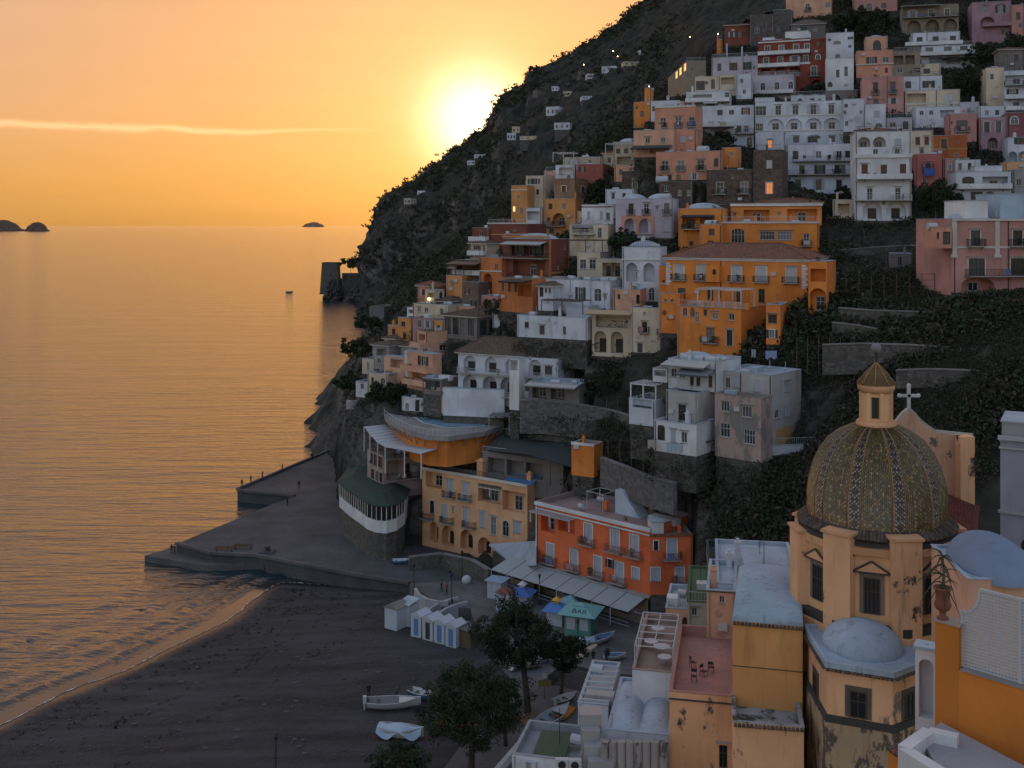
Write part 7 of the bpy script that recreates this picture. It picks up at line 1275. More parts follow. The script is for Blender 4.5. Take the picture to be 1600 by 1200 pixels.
for a in (('wide dark tree beside the long white terrace house', 1122, 207, 240, 60, 246), ('broad dark tree above the peach gable house', 1362, 14, 58, 70, 300), ('dark tree left of the peach gable house', 1322, 20, 56, 46, 303), ('dark bushy tree between the mauve house and white terraces', 1548, 66, 118, 60, 282), ('rounded tree right of the white plant terraces', 1515, 100, 165, 60, 262), ('dark tree hanging over the right edge below the pink gable house', 1592, 55, 110, 60, 280), ('dark bush under the narrow red wing', 1276, 132, 158, 46, 276), ('small tree left of the tall white arched balcony house', 1316, 290, 352, 34, 212), ('dense dark tree below the coral pink house', 1470, 285, 335, 66, 200), ('dark tree between the brick red house and the low white house', 800, 470, 505, 90, 208), ('dark tree right of the arcaded villa terrace', 945, 575, 640, 70, 182), ('dark tree right of the brown stone house', 1040, 258, 305, 40, 228), ('dark tree under the lilac arches', 975, 362, 402, 50, 206), ('round dark tree in the brick red house garden', 842, 440, 486, 46, 208), ('round dark bush on the cliff under the white houses', 592, 596, 640, 36, 209), ('dark round shrub below the balcony houses on the cliff', 612, 598, 640, 34, 206), ('dark tree between the ochre tower and the red skyline house', 935, 282, 330, 40, 236)):
    tree_at(a[0], *a[1:], nC=90, nl=34, group='dark trees among the houses')
for a in (('leaning cliff pine lowest on the seaward edge', 572, 586, 640, 44, 222, (-3.4, 0)), ('leaning cliff pine in the middle of the seaward edge', 584, 530, 590, 50, 235, (-3.6, 0)), ('leaning cliff pine highest on the seaward edge', 590, 494, 545, 40, 262, (-2.4, 0))):
    tree_at(*a[:6], nC=70, nl=34, lean=a[6], cf=.4, group='pines on the cliff edge', name='pine_tree')
for a in (('flat topped pine beside the watchtower', 548, 404, 438, 34, 840), ('small flat topped pine further along the headland', 562, 404, 432, 22, 850)): tree_at(*a, nC=60, nl=20, cf=.4, ls=.8, name='pine_tree', group='pines on the headland')
# beach pines
tree('big dark pine in the middle of the promenade', G(826, 1118, 2.75), 12.2, 4.3, 7.2, 330, (0, 0, 3), 70, .12, .34, 'pine_tree', (-1.6, 1.5), .35)
tree('wide dark pine nearest the upturned boat', G(735, 1215, 2.75), 10.2, 5.1, 6.6, 360, (0, 3, 1), 70, .12, .32, 'pine_tree', (.2, .6), .35)
tree('dark pine crown rising from the bottom edge', G(622, 1285, 2.2), 7.0, 3.0, 4.8, 200, (0, 1, 3), 70, .11, .28, 'pine_tree', (0, 0), .35)
tree('slender dark pine at the foot of the stairs', G(876, 1092, 2.75), 7.2, 2.8, 3.6, 150, (0, 3), 60, .12, .22, 'pine_tree', (.2, .8), .35)
tree('thin pine trunk with a sparse crown beside the planters', G(790, 1165, 2.75), 6.5, 2.2, 3.0, 100, (0, 3), 55, .12, .22, 'pine_tree', (-.6, .5), .35)
# potted espalier trees along the white garden wall
for k, px in enumerate((697, 706, 722, 743, 757)):
    b = G(px, 653 + k * 1.2, 22.65); r = thing('potted_tree', ('first', 'second', 'third', 'fourth', 'fifth')[k] + ' pruned bare tree from the left along the white garden wall', 'tree', b, group='bare trees in pots by the pool'); m = MB(); m.lathe([(.25, 0), (.38, .6), (.34, .6), (0, .5)], 12); m.build('pot', M_POT, r); m = MB(); m.tube([(0, 0, .5), (.05, 0, 1.3)], [.09, .07], 6)
    for j in range(9): a = random.uniform(-1.2, 1.2); L = random.uniform(1.0, 1.8); m.tube([(.05, 0, 1.2), (.05 + math.sin(a) * L * .5, random.uniform(-.3, .3), 1.2 + math.cos(a) * L * .45), (.05 + math.sin(a) * L * .8, random.uniform(-.4, .4), 1.2 + math.cos(a) * L + .2)], [.06, .04, .015], 5)
    m.build('branches', flat('bare_bark', (.15, .13, .11), .95), r)
# ================================================================== smaller things: beach, quay, headland, far villas
# watchtower and far houses on the mountain
wt_ = thing('watchtower', 'old stone watchtower on the headland rock', 'tower', W(517, 447, 850)); s = 850 / F
m = MB(); a, b = 15 * s, 12 * s; hT = 36 * s; m.add([(-a, -a, -6), (a, -a, -6), (a, a, -6), (-a, a, -6), (-b, -b, hT), (b, -b, hT), (b, b, hT), (-b, b, hT)], [(0, 1, 5, 4), (1, 2, 6, 5), (2, 3, 7, 6), (3, 0, 4, 7), (4, 5, 6, 7)]); m.build('tower_wall', M_STONE, wt_)
for k in range(4): MB().box(-b - .2, b + .2, -b - .2, -b + .3, 0, .6).build('parapet', M_STONE, wt_, (0, 0, hT), k * math.pi / 2)
MB().box(-.5, .5, -.1, .1, 0, 1.4).build('window', M_GLASS, wt_, (1, -a * .93, hT * .45))
ar = H('ruined stone arch right of the watchtower', 534, 560, 427, 450, 846, 0, 4, 'stone', [('A', 430, 440, 6, [540], dict(door=0))], wallmat=M_STONE, name='ruin', cat='ruin', found=8, roofmat=M_STONE)
ar2 = H('low stone house on the rocks at the mountain foot', 588, 606, 430, 446, 790, 0, 8, 'stone', [('w', 434, 440, 3, [593, 600])], wallmat=M_STONE, found=10, roofmat=M_ROOFD)
cth = H('dark stone tower house on the cliff at the sea', 577, 600, 479, 540, 300, -20, 9, (.16, .15, .15), [('w', 495, 502, 4, [588]), ('w', 515, 522, 4, [592])], roofmat=M_ROOFD, found=12)
FAR = ((853, 874, 167, 180, 'white far villa with arches highest on the mountain'), (866, 890, 192, 202, 'long white far villa below the arched one'), (792, 806, 208, 218, 'small white far house above the mountain ledge'), (800, 812, 198, 207, 'tiny white far house beside the mountain ledge'), (812, 838, 213, 218, 'low pale far terrace on the mountain ledge'), (742, 760, 241, 246, 'pale flat far house near the skyline'), (730, 742, 251, 257, 'small far house below the flat one near the skyline'), (652, 664, 298, 306, 'small far house low on the left ridge'), (631, 642, 310, 318, 'lowest far house on the left ridge'), (940, 965, 104, 114, 'white far villa on the upper mountain'), (918, 928, 115, 122, 'small far house left of the upper villa'), (975, 1000, 96, 102, 'pale far terrace right of the upper villa'), (880, 895, 143, 150, 'far white house in the middle of the mountain'), (910, 925, 150, 155, 'low far house right of the middle one'), (1000, 1018, 78, 84, 'far white house close to the town top'), (862, 872, 135, 141, 'little far house under the mountain crag'))
MVf = MV[NB:].reshape(-1, 3); mpx = 800 + F * MVf[:, 0] / MVf[:, 1]; mpy = HZ - F * (MVf[:, 2] - CZ) / MVf[:, 1]
for k, (x0, x1, y0, y1, lab) in enumerate(FAR):
    d = np.hypot(mpx - (x0 + x1) / 2, mpy - y1); near = np.argsort(d)[:6]; Y = float(np.median(MVf[near, 1])) - 6; wpx = (x1 - x0) / (3 if x1 - x0 > 12 else 2)
    h = H(lab, x0, x1, y0, y1 + 1, Y, random.choice((-20, -10, 5)), 9, random.choice(('white', 'cool', 'cream')), [('w', y0 + (y1 - y0) * .35, y0 + (y1 - y0) * .8, 2.5, [x0 + wpx * (i + .5) for i in range(int((x1 - x0) / wpx))])], found=6, group='far villas on the mountain', ph=.3)
t = NT('lamp_far'); 
for k, (px, py) in enumerate(((1078, 58), (1122, 53), (1014, 135), (965, 88), (958, 80), (912, 101))):
    d = np.hypot(mpx - px, mpy - py); Y = float(MVf[np.argsort(d)[:8], 1].min()) - 8; p = W(px, py, min(Y, 1250)); s = p.y / F; m = MB(); m.ell((0, 0, 0), (.55 * s, .55 * s, .55 * s), 8, 6); o = tag(m.build('far_lamp', M_BULB, None, p[:]), ('tiny lit lamp on the mountain nearest the grey stone ruin', 'tiny lit lamp above the slim orange chimney tower', 'tiny lit lamp left of the long grey house', 'tiny lit lamp right of the upper far villa', 'tiny lit lamp above the upper far villa', 'leftmost tiny lit lamp on the mountain')[k], 'lamp', 'lit lamps on the mountain')
# ---- beach huts
BH = flat('hut_white', (.46, .5, .55), .7); BD = flat('hut_blue', (.12, .2, .42), .6)
def hut(label, px, py, z, w, d, hh, yaw, door=BD, roofm=None, wall=None, group=None, gable=True):
    b = G(px, py, z); r = thing('beach_hut', label, 'hut', b, R(yaw), group); MB().box(0, w, 0, d, -.3, hh).build('wall', wall or BH, r); m = MB(); o = .12; e = hh + .02
    if gable: m.add([(-o, -o, e), (w / 2, -o, e + .55), (w + o, -o, e), (-o, d + o, e), (w / 2, d + o, e + .55), (w + o, d + o, e), (-o, -o, e + .07), (w / 2, -o, e + .62), (w + o, -o, e + .07), (-o, d + o, e + .07), (w / 2, d + o, e + .62), (w + o, d + o, e + .07)], [(0, 3, 4, 1), (1, 4, 5, 2), (6, 7, 10, 9), (7, 8, 11, 10), (0, 1, 7, 6), (1, 2, 8, 7), (0, 6, 9, 3), (2, 5, 11, 8), (0, 2, 1), (3, 4, 5)])
    else: m.add([(-o, -o, e + .1), (w + o, -o, e + .1), (w + o, d + o, e + .5), (-o, d + o, e + .5), (-o, -o, e + .2), (w + o, -o, e + .2), (w + o, d + o, e + .6), (-o, d + o, e + .6)], [(0, 3, 2, 1), (4, 5, 6, 7), (0, 1, 5, 4), (1, 2, 6, 5), (3, 0, 4, 7)])
    m.build('roof', roofm or BH, r)
    if door: MB().box(w * .3, w * .72, -.04, .02, .05, hh * .88).build('door', door, r)
    return r
for k, (px, py) in enumerate(((642, 991), (660, 997), (678, 1002), (696, 1008))): hut(('first', 'second', 'third', 'last')[k] + ' white hut with a blue door from the left in the beach row', px, py, 2.2, 1.75, 2.2, 2.6, -34, (BD, M_SHUTD, BD, BD)[k], group='beach huts in a row')
hut('wider plain white hut left of the row of blue door huts', 601, 978, 2.1, 2.2, 2.6, 2.6, -34, None, M_ROOFD)
hut('grey white hut with a flat roof behind the plain hut', 622, 972, 2.2, 2.0, 2.2, 2.5, -34, None, M_ROOF, gable=False)
hut('brown wooden shed at the right end of the beach huts', 716, 1008, 2.3, 2.0, 2.0, 2.0, -34, None, flat('shed_roof', (.12, .13, .13), .9), M_WOOD, gable=False)
# ---- kiosks on the square
def kiosk(label, px, py, z, w, hh, yaw, wallm, roofm, over=.5, rise=.9, cap=None, name='kiosk'):
    b = G(px, py, z); r = thing(name, label, 'kiosk', b, R(yaw)); MB().box(-w / 2, w / 2, 0, w, -.1, hh).build('wall', wallm, r); m = MB(); o = w / 2 + over; c = .35 if cap else .05; P = [(-o, -over, hh), (o, -over, hh), (o, w + over, hh), (-o, w + over, hh), (-c, w / 2 - c, hh + rise), (c, w / 2 - c, hh + rise), (c, w / 2 + c, hh + rise), (-c, w / 2 + c, hh + rise)]
    m.add(P, [(0, 1, 5, 4), (1, 2, 6, 5), (2, 3, 7, 6), (3, 0, 4, 7), (4, 5, 6, 7), (3, 2, 1, 0)]); m.build('roof', roofm, r)
    if cap: m = MB(); m.box(-.33, .33, w / 2 - .33, w / 2 + .33, hh + rise - .05, hh + rise + .4); q = hh + rise + .4; m.add([(-.6, w / 2 - .6, q), (.6, w / 2 - .6, q), (.6, w / 2 + .6, q), (-.6, w / 2 + .6, q), (0, w / 2, q + .5)], [(0, 1, 4), (1, 2, 4), (2, 3, 4), (3, 0, 4), (3, 2, 1, 0)]); m.build('cap', cap, r)
    for sx in (-1, 1): MB().box(sx * w * .25 - w * .16, sx * w * .25 + w * .16, -.04, .02, .9, hh * .85).build('hatch', M_SHUT, r)
    return r
TEAL = flat('teal_paint', (.16, .38, .36), .7); TEALD = flat('teal_wall', (.1, .26, .22), .7)
bk = kiosk('teal kiosk with the word bar painted on its roof', 902, 995, 3.4, 3.6, 2.9, -20, TEALD, TEAL, .8, 1.1)
def text(txt, size, mat, parent, loc, rot, name='lettering', ext=.01):
    c = bpy.data.curves.new(name, 'FONT'); c.body = txt; c.size = size; c.extrude = ext; c.align_x = 'CENTER'; c.align_y = 'CENTER'; tmp = bpy.data.objects.new('tmp', c); COL.objects.link(tmp); bpy.context.view_layer.update(); me = bpy.data.meshes.new_from_object(tmp.evaluated_get(bpy.context.evaluated_depsgraph_get())); bpy.data.objects.remove(tmp); me.materials.clear(); me.materials.append(mat); o = obj(name, me, parent, loc); o.rotation_euler = rot; return o
sl2 = math.atan2(1.1, 2.6); text('BAR', 1.15, flat('letter_ink', (.02, .03, .04), .8), bk, (.25, .15, 2.9 + .42), (sl2, 0, 0)); text('CHRISTINE', .38, flat('letter_ink', (.02, .03, .04), .8), bk, (0, .98, 2.9 + .76), (sl2, 0, 0))
kiosk('blue tent kiosk with a yellow cap', 866, 978, 3.4, 2.2, 2.0, -20, BH, flat('blue_canvas', (.07, .2, .5), .8), .6, .8, flat('yellow_cap', (.6, .33, .04), .7))
kiosk('dark blue tent kiosk with a white cap', 812, 952, 3.4, 2.3, 2.0, -20, BH, flat('navy_canvas', (.06, .13, .36), .8), .6, .8, M_RAILW)
kiosk('white kiosk with a red lean to roof', 785, 955, 3.4, 2.0, 2.5, -25, BH, flat('red_roof', (.2, .06, .05), .8), .25, .5)
kiosk('white kiosk with a pale blue flat roof behind the red one', 772, 936, 3.4, 2.2, 2.6, -25, BH, flat('pale_blue_roof', (.25, .36, .5), .7), .4, .25)
kiosk('pale teal tent kiosk behind the bar kiosk', 888, 965, 3.4, 2.0, 2.0, -20, BH, flat('pale_teal', (.18, .34, .38), .8), .5, .8)
# restaurant sign on the last canopy
sg = tag(obj('restaurant_sign', MB().lathe([(0, -.02), (1, -.02), (1, .02), (0, .02)], 20).mesh('restaurant_sign', flat('sign_dark', (.06, .06, .06), .7)), None, W(1000, 958, 142)[:]), 'dark oval restaurant sign hanging from the glass canopy', 'sign'); sg.rotation_euler = (R(90), 0, oh.yaw); sg.scale = (1.6, .42, 1); text('RISTORANTE', .3, M_RAILW, sg, (0, .0, .05), (0, 0, 0)).scale = (.62, 1.7, 1)
# ---- boats
def boat(label, px, py, z, L, B, Dp, rz, hull, inner=None, deck=False, seats=2, tilt=0, extra=None, group=None, name='boat'):
    b = G(px, py, z) if not isinstance(px, Vector) else px; r = thing(name, label, 'boat', b, rz, group); n, k = 14, 7; vs = []
    for i in range(n + 1):
        u = i / n; wd_ = B / 2 * (math.sin(math.pi * min(1, .18 + u * .82)) ** .6 if u < .999 else .02) * (1 if u < .55 else 1 - ((u - .55) / .45) ** 2.2 * .96); keel = Dp * .16 * (1 - math.sin(math.pi * u)) + Dp * .35 * max(0, u - .75); sheer = Dp * (.92 + .35 * (u - .35) ** 2 * 2)
        for j in range(k): a = (j / (k - 1) * 2 - 1); e = abs(a); vs.append((-L / 2 + L * u + (.12 * L * (u > .9) * (1 - e) * 0), math.copysign(e ** .55, a) * wd_, keel + (sheer - keel) * e ** 2.2))
    m = MB().add(vs, [(i * k + j, i * k + j + 1, (i + 1) * k + j + 1, (i + 1) * k + j) for i in range(n) for j in range(k - 1)] + [tuple(range(k))]); h_ = m.build('hull', hull, r, smooth=True); iv = [(x * .96, y * .9, z_ * .9 + Dp * .14) for x, y, z_ in vs]; m = MB().add(iv, [(i * k + j, (i + 1) * k + j, (i + 1) * k + j + 1, i * k + j + 1) for i in range(n) for j in range(k - 1)] + [tuple(range(k))[::-1]]); m.build('inside', inner or hull, r, smooth=True)
    m = MB(); [m.tube([Vector(vs[i * k + j]) + Vector((0, 0, .02)) for i in range(n + 1)], .05, 5) for j in (0, k - 1)]; m.build('gunwale', M_RAILW, r)
    for q in range(seats): x = -L * .28 + q * L * .3; MB().box(x - .15, x + .15, -B * .38, B * .38, Dp * .62, Dp * .7).build('thwart', M_WOOD, r)
    if deck: MB().add([(L * .1, -B * .43, Dp * .95), (L * .46, -.06, Dp * 1.12), (L * .46, .06, Dp * 1.12), (L * .1, B * .43, Dp * .95), (L * .1, -B * .43, Dp * .85), (L * .1, B * .43, Dp * .85)], [(0, 1, 2, 3), (0, 3, 5, 4)]).build('foredeck', M_RAILW, r)
    if extra == 'motor': m = MB(); m.box(-L / 2 - .35, -L / 2 + .05, -.2, .2, Dp * .7, Dp * 1.5); m.box(-L / 2 - .28, -L / 2 - .12, -.06, .06, -.1, Dp * .7); m.build('outboard_motor', M_RAILW, r); m = MB(); m.bar((0, 0, Dp), (.25, 0, Dp * 1.9), .03); m.build('windscreen_post', M_IRON, r)
    if extra == 'cover':
        m = MB(); g_ = random.Random(4); cv = []
        for i in range(15):
            u = i / 14
            for j in range(11): a = j / 10 * 2 - 1; e = abs(a); x = -L / 2 * 1.02 + L * .98 * u; wd_ = B / 2 * (1.08 if u < .6 else 1.08 - (u - .6) * 1.5); zt_ = Dp * 1.2 - .12 * math.sin(u * 9) - e ** 3 * Dp * (.75 + .3 * math.sin(u * 11 + a)); cv.append((x, a * wd_ * (1 + .04 * math.sin(u * 23)), zt_ + .05 * g_.random()))
        m.add(cv, [(i * 11 + j, i * 11 + j + 1, (i + 1) * 11 + j + 1, (i + 1) * 11 + j) for i in range(14) for j in range(10)]); m.build('tarpaulin', flat('pale_tarp', (.38, .5, .62), .7), r, smooth=True)
    r.rotation_euler = (tilt, 0, rz); return r
BW = flat('boat_white', (.5, .5, .5), .4); BB = flat('boat_blue', (.1, .2, .36), .5); BG = flat('boat_grey', (.22, .22, .22), .6); OR = flat('kayak_orange', (.6, .22, .03), .5)
bzf = lambda px, py: float(beach_z(*[np.array([v]) for v in G(px, py, 1.5)[:2]])[0]) + .08
boat('white motor boat pulled up on the dark beach', 615, 1106, bzf(615, 1106), 6.3, 2.0, 1.0, R(4), BW, BG, True, 1, .06, 'motor'); boat('boat under a pale blue tarpaulin on the beach', 627, 1152, bzf(627, 1152), 5.0, 2.1, 1.1, R(-12), BW, BG, False, 1, 0, 'cover'); boat('blue boat half hidden behind the wide pine', 662, 1092, bzf(662, 1092), 4.0, 1.6, .8, R(-30), BB, BW)
boat('large grey white rowing boat beside the promenade', 866, 1128, 2.8, 5.6, 2.1, 1.0, R(52), BW, flat('boat_inside', (.3, .36, .42), .5), True, 2, .05); boat('small dinghy behind the large rowing boat', 884, 1098, 2.8, 3.4, 1.5, .7, R(40), BG, BW); boat('white rowing boat beside the bar kiosk', 938, 1004, 3.42, 5.0, 1.6, .75, R(38), BW, BB); boat('covered white boat left of the rowing boat by the kiosk', 906, 1010, 3.42, 4.2, 1.8, .8, R(20), BW, BG, False, 0, 0, 'cover'); boat('small blue white dinghy near the stair rail', 961, 1030, 3.42, 2.8, 1.4, .6, R(10), BW, BB)
boat('white boat with a pale inside under the pines', 752, 1128, 2.4, 4.2, 1.6, .8, R(8), BW, BG); boat('upturned looking white boat between the pine trunks', 836, 1040, 3.0, 3.6, 1.5, .7, R(35), BW, BW); boat('small white dinghy under the big pine', 808, 1042, 2.9, 3.2, 1.3, .6, R(60), BW, BW); boat('blue boat drawn up on the quay', 628, 880, 2.45, 3.2, 1.3, .6, R(5), BB, BW); boat('pale boat on the low landing stage', 365, 875, 1.15, 3.6, 1.5, .6, R(8), BB, BG); boat('lone small motor boat far out on the sea', Vector((0, 0, 0)) + G(452, 458, -.1), 0, 0, 6, 2.2, 1.6, R(0), BG, BG)
for k, (px, py, rz, L) in enumerate(((712, 1132, 4, 4.6), (728, 1136, 8, 4.4), (880, 1116, 55, 3.8), (888, 1118, 60, 3.6))):
    p = G(px, py, 2.45 if k < 2 else 2.8); m = MB(); m.tube([(-L / 2, 0, .2), (-L * .4, 0, .22), (-L * .1, 0, .22), (L * .2, 0, .22), (L * .4, 0, .24), (L / 2, 0, .3)], [.03, .2, .34, .32, .18, .03], 10); tag(m.build('kayak', OR, None, p[:], R(rz), smooth=True), ('longer orange kayak lying under the wide pine', 'shorter orange kayak lying under the wide pine', 'orange kayak leaning on the large rowing boat', 'second orange kayak beside the large rowing boat')[k], 'kayak')
for k in range(3): p = G(912 + 5 * k, 1028 - 3 * k, 3.6); m = MB(); m.ell((0, 0, 0), (1.7, .3, .08), 16, 6); o = tag(m.build('surfboard', flat('board_cream', (.5, .42, .3), .5), None, (p.x, p.y, 4.1 + .12 * k)), ('lowest', 'middle', 'topmost')[k] + ' cream surfboard on the rack above the stairs', 'surfboard', 'surfboards on the rack'); o.rotation_euler = (R(25), 0, R(52))
# ---- steps from the square to the promenade
st = thing('stone_steps', 'broad dark stone steps between the square and the boats', 'steps', G(915, 1065, 2.75)); A6, B6 = G(885, 1043, 3.4), G(958, 1060, 3.4); d = (B6 - A6).normalized(); nn = Vector((d.y, -d.x, 0))
for k in range(9): a, b = A6 + nn * (.42 * k), B6 + nn * (.42 * k); q = [a, b, b + nn * .46, a + nn * .46]; wbuild(MB().prism([p[:] for p in q], 2.0, 3.45 - .075 * k), 'step', flat('step_stone', (.06, .06, .062), .9), st)
for e in (A6 - d * .5, B6 + d * .1): q = [e, e + d * .4, e + d * .4 + nn * 4.4, e + nn * 4.4]; wbuild(MB().prism([p[:] for p in q], 2.0, 4.0), 'side_wall', M_STG, st)
# ---- lamps and signs
def lamp(label, px, py, z, hh=4.2, group='iron lamps on the seafront'):
    p = G(px, py, z); r = thing('street_lamp', label, 'lamp', p, group=group); MB().lathe([(.22, 0), (.2, .3), (.1, .5), (.07, .8), (.055, hh - .5), (.09, hh - .45), (.05, hh - .4)], 10).build('post', M_IRON, r); MB().lathe([(.1, hh - .4), (.2, hh), (.14, hh)], 8).build('lantern', M_GLASS, r); MB().lathe([(.26, hh), (.06, hh + .25), (0, hh + .35)], 8).build('lantern_cap', M_IRON, r)
for a in (('iron lamp at the corner of the sea wall', 647, 926, 3.0), ('iron lamp beside the curved white bench', 706, 942, 3.4), ('iron lamp in front of the bar kiosk', 903, 1022, 3.4), ('iron lamp between the tent kiosks', 843, 945, 3.4), ('iron lamp near the curved quay wall', 722, 905, 3.4), ('lone iron lamp at the bottom of the beach', 431, 1215, 2.2)): lamp(*a)
sp = thing('sign_board', 'round and square signs on a pole under the pines', 'sign', G(851, 1092, 2.75)); m = MB(); m.bar((0, 0, 0), (0, 0, 2.9), .05); m.build('pole', M_IRON, sp); m = MB(); m.lathe([(0, -.02), (.32, -.02), (.32, .02), (0, .02)], 16); o = m.build('round_sign', flat('sign_white', (.5, .5, .48), .6), sp, (0, -.06, 2.7)); o.rotation_euler = (R(90), 0, 0); MB().box(-.75, .75, -.08, -.03, 1.4, 2.2).build('board', flat('sign_olive', (.2, .17, .05), .7), sp)
ms = thing('signal_mast', 'thin signal mast on the cliff terrace', 'mast', G(551, 640, 22)); ms.location = W(551, 626, 214); m = MB(); m.bar((0, 0, 0), (0, 0, 4.6), .06); m.bar((-.7, 0, 3.6), (.5, 0, 3.6), .04); m.build('mast', M_IRON, ms); MB().box(-1.2, 1.2, -.6, .6, -1.6, 0).build('platform', M_SLAB, ms)
# curved walkway ramp with white parapets between huts and square
rp = thing('curved_ramp', 'curved pale ramp with low parapets beside the beach huts', 'ramp', G(700, 960, 2.5))
for k, (off) in enumerate((0, 14)):
    P = [G(x + off, y + off * .5, 3.2) for x, y in ((663, 966), (672, 958), (684, 950), (700, 944), (716, 940))]; m = MB()
    for a, b in zip(P[:-1], P[1:]): d = (b - a).normalized(); n2 = Vector((-d.y, d.x, 0)) * .2; m.prism([(a + n2)[:], (b + n2)[:], (b - n2)[:], (a - n2)[:]], 1.5, 3.9)
    wbuild(m, 'parapet', plaster((.36, .37, .4)), rp)
sw = thing('bench_wall', 'curved white bench wall round the iron lamp', 'wall', G(655, 940, 3)); P = [G(x, y, 3.4) for x, y in ((649, 926), (655, 936), (668, 943), (685, 947), (700, 946))]; m = MB()
for a, b in zip(P[:-1], P[1:]): d = (b - a).normalized(); n2 = Vector((-d.y, d.x, 0)) * .2; m.prism([(a + n2)[:], (b + n2)[:], (b - n2)[:], (a - n2)[:]], 1.5, 4.1)
wbuild(m, 'wall', plaster((.45, .45, .45)), sw)
# white planter wall beside the promenade at the bottom
pw = thing('planter_wall', 'long white planter wall beside the promenade pines', 'wall', G(820, 1170, 3)); A7, B7 = G(838, 1132, 3.4), G(770, 1210, 3.4); d = (B7 - A7).normalized(); n2 = Vector((-d.y, d.x, 0)); wbuild(MB().prism([(A7 + n2 * .25)[:], (B7 + n2 * .25)[:], (B7 - n2 * .25)[:], (A7 - n2 * .25)[:]], 1, 3.6), 'wall', M_WHITE, pw)
bh = thing('brick_planter', 'low brown planter box round a pine trunk', 'planter', G(822, 1122, 2.75)); wbuild(MB().prism([G(x, y, 3.2)[:] for x, y in ((806, 1122), (832, 1110), (846, 1122), (822, 1136))], 2.4, 3.2), 'box', M_WOOD, bh)
# laundry
for k, (x0, x1, y, Y, cl_, lab) in enumerate(((1012, 1024, 687, 151, (.5, .47, .4), 'cream sheet hanging in front of the washing line floor'), (1042, 1066, 693, 149, (.42, .5, .56), 'pale washing hanging under the stained block'), (1196, 1214, 548, 158, (.3, .34, .5), 'blue washing hanging beside the orange lower house'), (1174, 1181, 546, 160, (.4, .42, .46), 'white towel hanging beside the orange lower house'))):
    a, b = W(x0, y, Y), W(x1, y, Y); m = MB(); n = 10; m.add([(a.lerp(b, i / n) + Vector((0, .08 * math.sin(i * 2), 0))) for i in range(n + 1)] + [(a.lerp(b, i / n) + Vector((0, .12 * math.sin(i * 2.2), -1.1 - .15 * math.sin(i)))) for i in range(n + 1)], [(i, i + 1, n + 2 + i, n + 1 + i) for i in range(n)]); r = tag(obj('washing', None, None, a[:]), lab, 'washing'); wbuild(m, 'cloth', flat('cloth%d' % k, cl_, .9), r); m = MB(); m.bar(a + Vector((-.6, 0, .02)), b + Vector((.6, 0, .02)), .02); wbuild(m, 'line', M_IRON, r)
gb_ = tag(MB().ell((0, 0, 0), (.9, .9, .9), 16, 8).build('garden_ball', plaster((.4, .33, .26)), None, W(1494, 468, 158)[:], smooth=True), 'pale round ball on a pillar by the garden wall', 'ornament'); MB().box(-.4, .4, -.4, .4, -3, -.7).build('pillar', M_STONE, gb_)
# ================================================================== people: one continuous skinned body each
def body(name, pose, cols):
    J = dict(pel=(0, 0, .93), chest=(0, .0, 1.25), neck=(0, 0, 1.48), head=(0, -.02, 1.62), top=(0, -.01, 1.73), hl=(-.1, 0, .9), hr=(.1, 0, .9), kl=(-.11, -.03, .5), kr=(.11, -.03, .5), al=(-.11, .02, .08), ar=(.11, .02, .08), fl=(-.12, -.14, .04), fr=(.12, -.14, .04), sl=(-.18, 0, 1.42), sr=(.18, 0, 1.42), el=(-.24, .03, 1.14), er=(.24, .03, 1.14), wl=(-.24, -.08, .88), wr=(.24, -.08, .88), gl=(-.24, -.13, .78), gr=(.24, -.13, .78)); J.update(pose)
    rad = dict(pel=.15, chest=.16, neck=.065, head=.1, top=.07, hl=.1, hr=.1, kl=.065, kr=.065, al=.045, ar=.045, fl=.04, fr=.04, sl=.075, sr=.075, el=.05, er=.05, wl=.038, wr=.038, gl=.035, gr=.035)
    E = [('pel', 'chest'), ('chest', 'neck'), ('neck', 'head'), ('head', 'top'), ('pel', 'hl'), ('pel', 'hr'), ('hl', 'kl'), ('hr', 'kr'), ('kl', 'al'), ('kr', 'ar'), ('al', 'fl'), ('ar', 'fr'), ('chest', 'sl'), ('chest', 'sr'), ('sl', 'el'), ('sr', 'er'), ('el', 'wl'), ('er', 'wr'), ('wl', 'gl'), ('wr', 'gr')]
    K = list(J); me = bpy.data.meshes.new(name); me.from_pydata([J[k] for k in K], [(K.index(a), K.index(b)) for a, b in E], []); o = bpy.data.objects.new(name, me); COL.objects.link(o); o.modifiers.new('skin', 'SKIN')
    for i, k in enumerate(K): sv = me.skin_vertices[0].data[i]; sv.radius = (rad[k], rad[k] * (.75 if k in ('pel', 'chest') else 1)); sv.use_root = k == 'pel'
    o.modifiers.new('sub', 'SUBSURF').levels = 1; bpy.context.view_layer.update(); m2 = bpy.data.meshes.new_from_object(o.evaluated_get(bpy.context.evaluated_depsgraph_get())); bpy.data.objects.remove(o); m2.name = name; m2.materials.clear()
    for c in cols: m2.materials.append(c)
    idx = []
    for p in m2.polygons:
        z = p.center.z; x = abs(p.center.x); idx.append(3 if z < .1 else 1 if z < .92 and x < .21 else 0 if z > 1.5 or (x > .2 and z < .86) else 2)
    m2.polygons.foreach_set('material_index', idx); m2.polygons.foreach_set('use_smooth', [True] * len(m2.polygons)); return m2
SK = flat('skin', (.3, .17, .12), .6); SHO = flat('shoes', (.02, .02, .02), .7); HAIR = flat('hair', (.02, .015, .012), .8)
def cl(n, c): return flat('clothes_' + n, c, .9)
CL = dict(black=cl('black', (.015, .015, .018)), navy=cl('navy', (.02, .028, .05)), grey=cl('grey', (.07, .07, .075)), brown=cl('brown', (.06, .04, .03)), red=cl('red', (.15, .03, .03)), jeans=cl('jeans', (.035, .045, .075)), olive=cl('olive', (.05, .05, .035)))
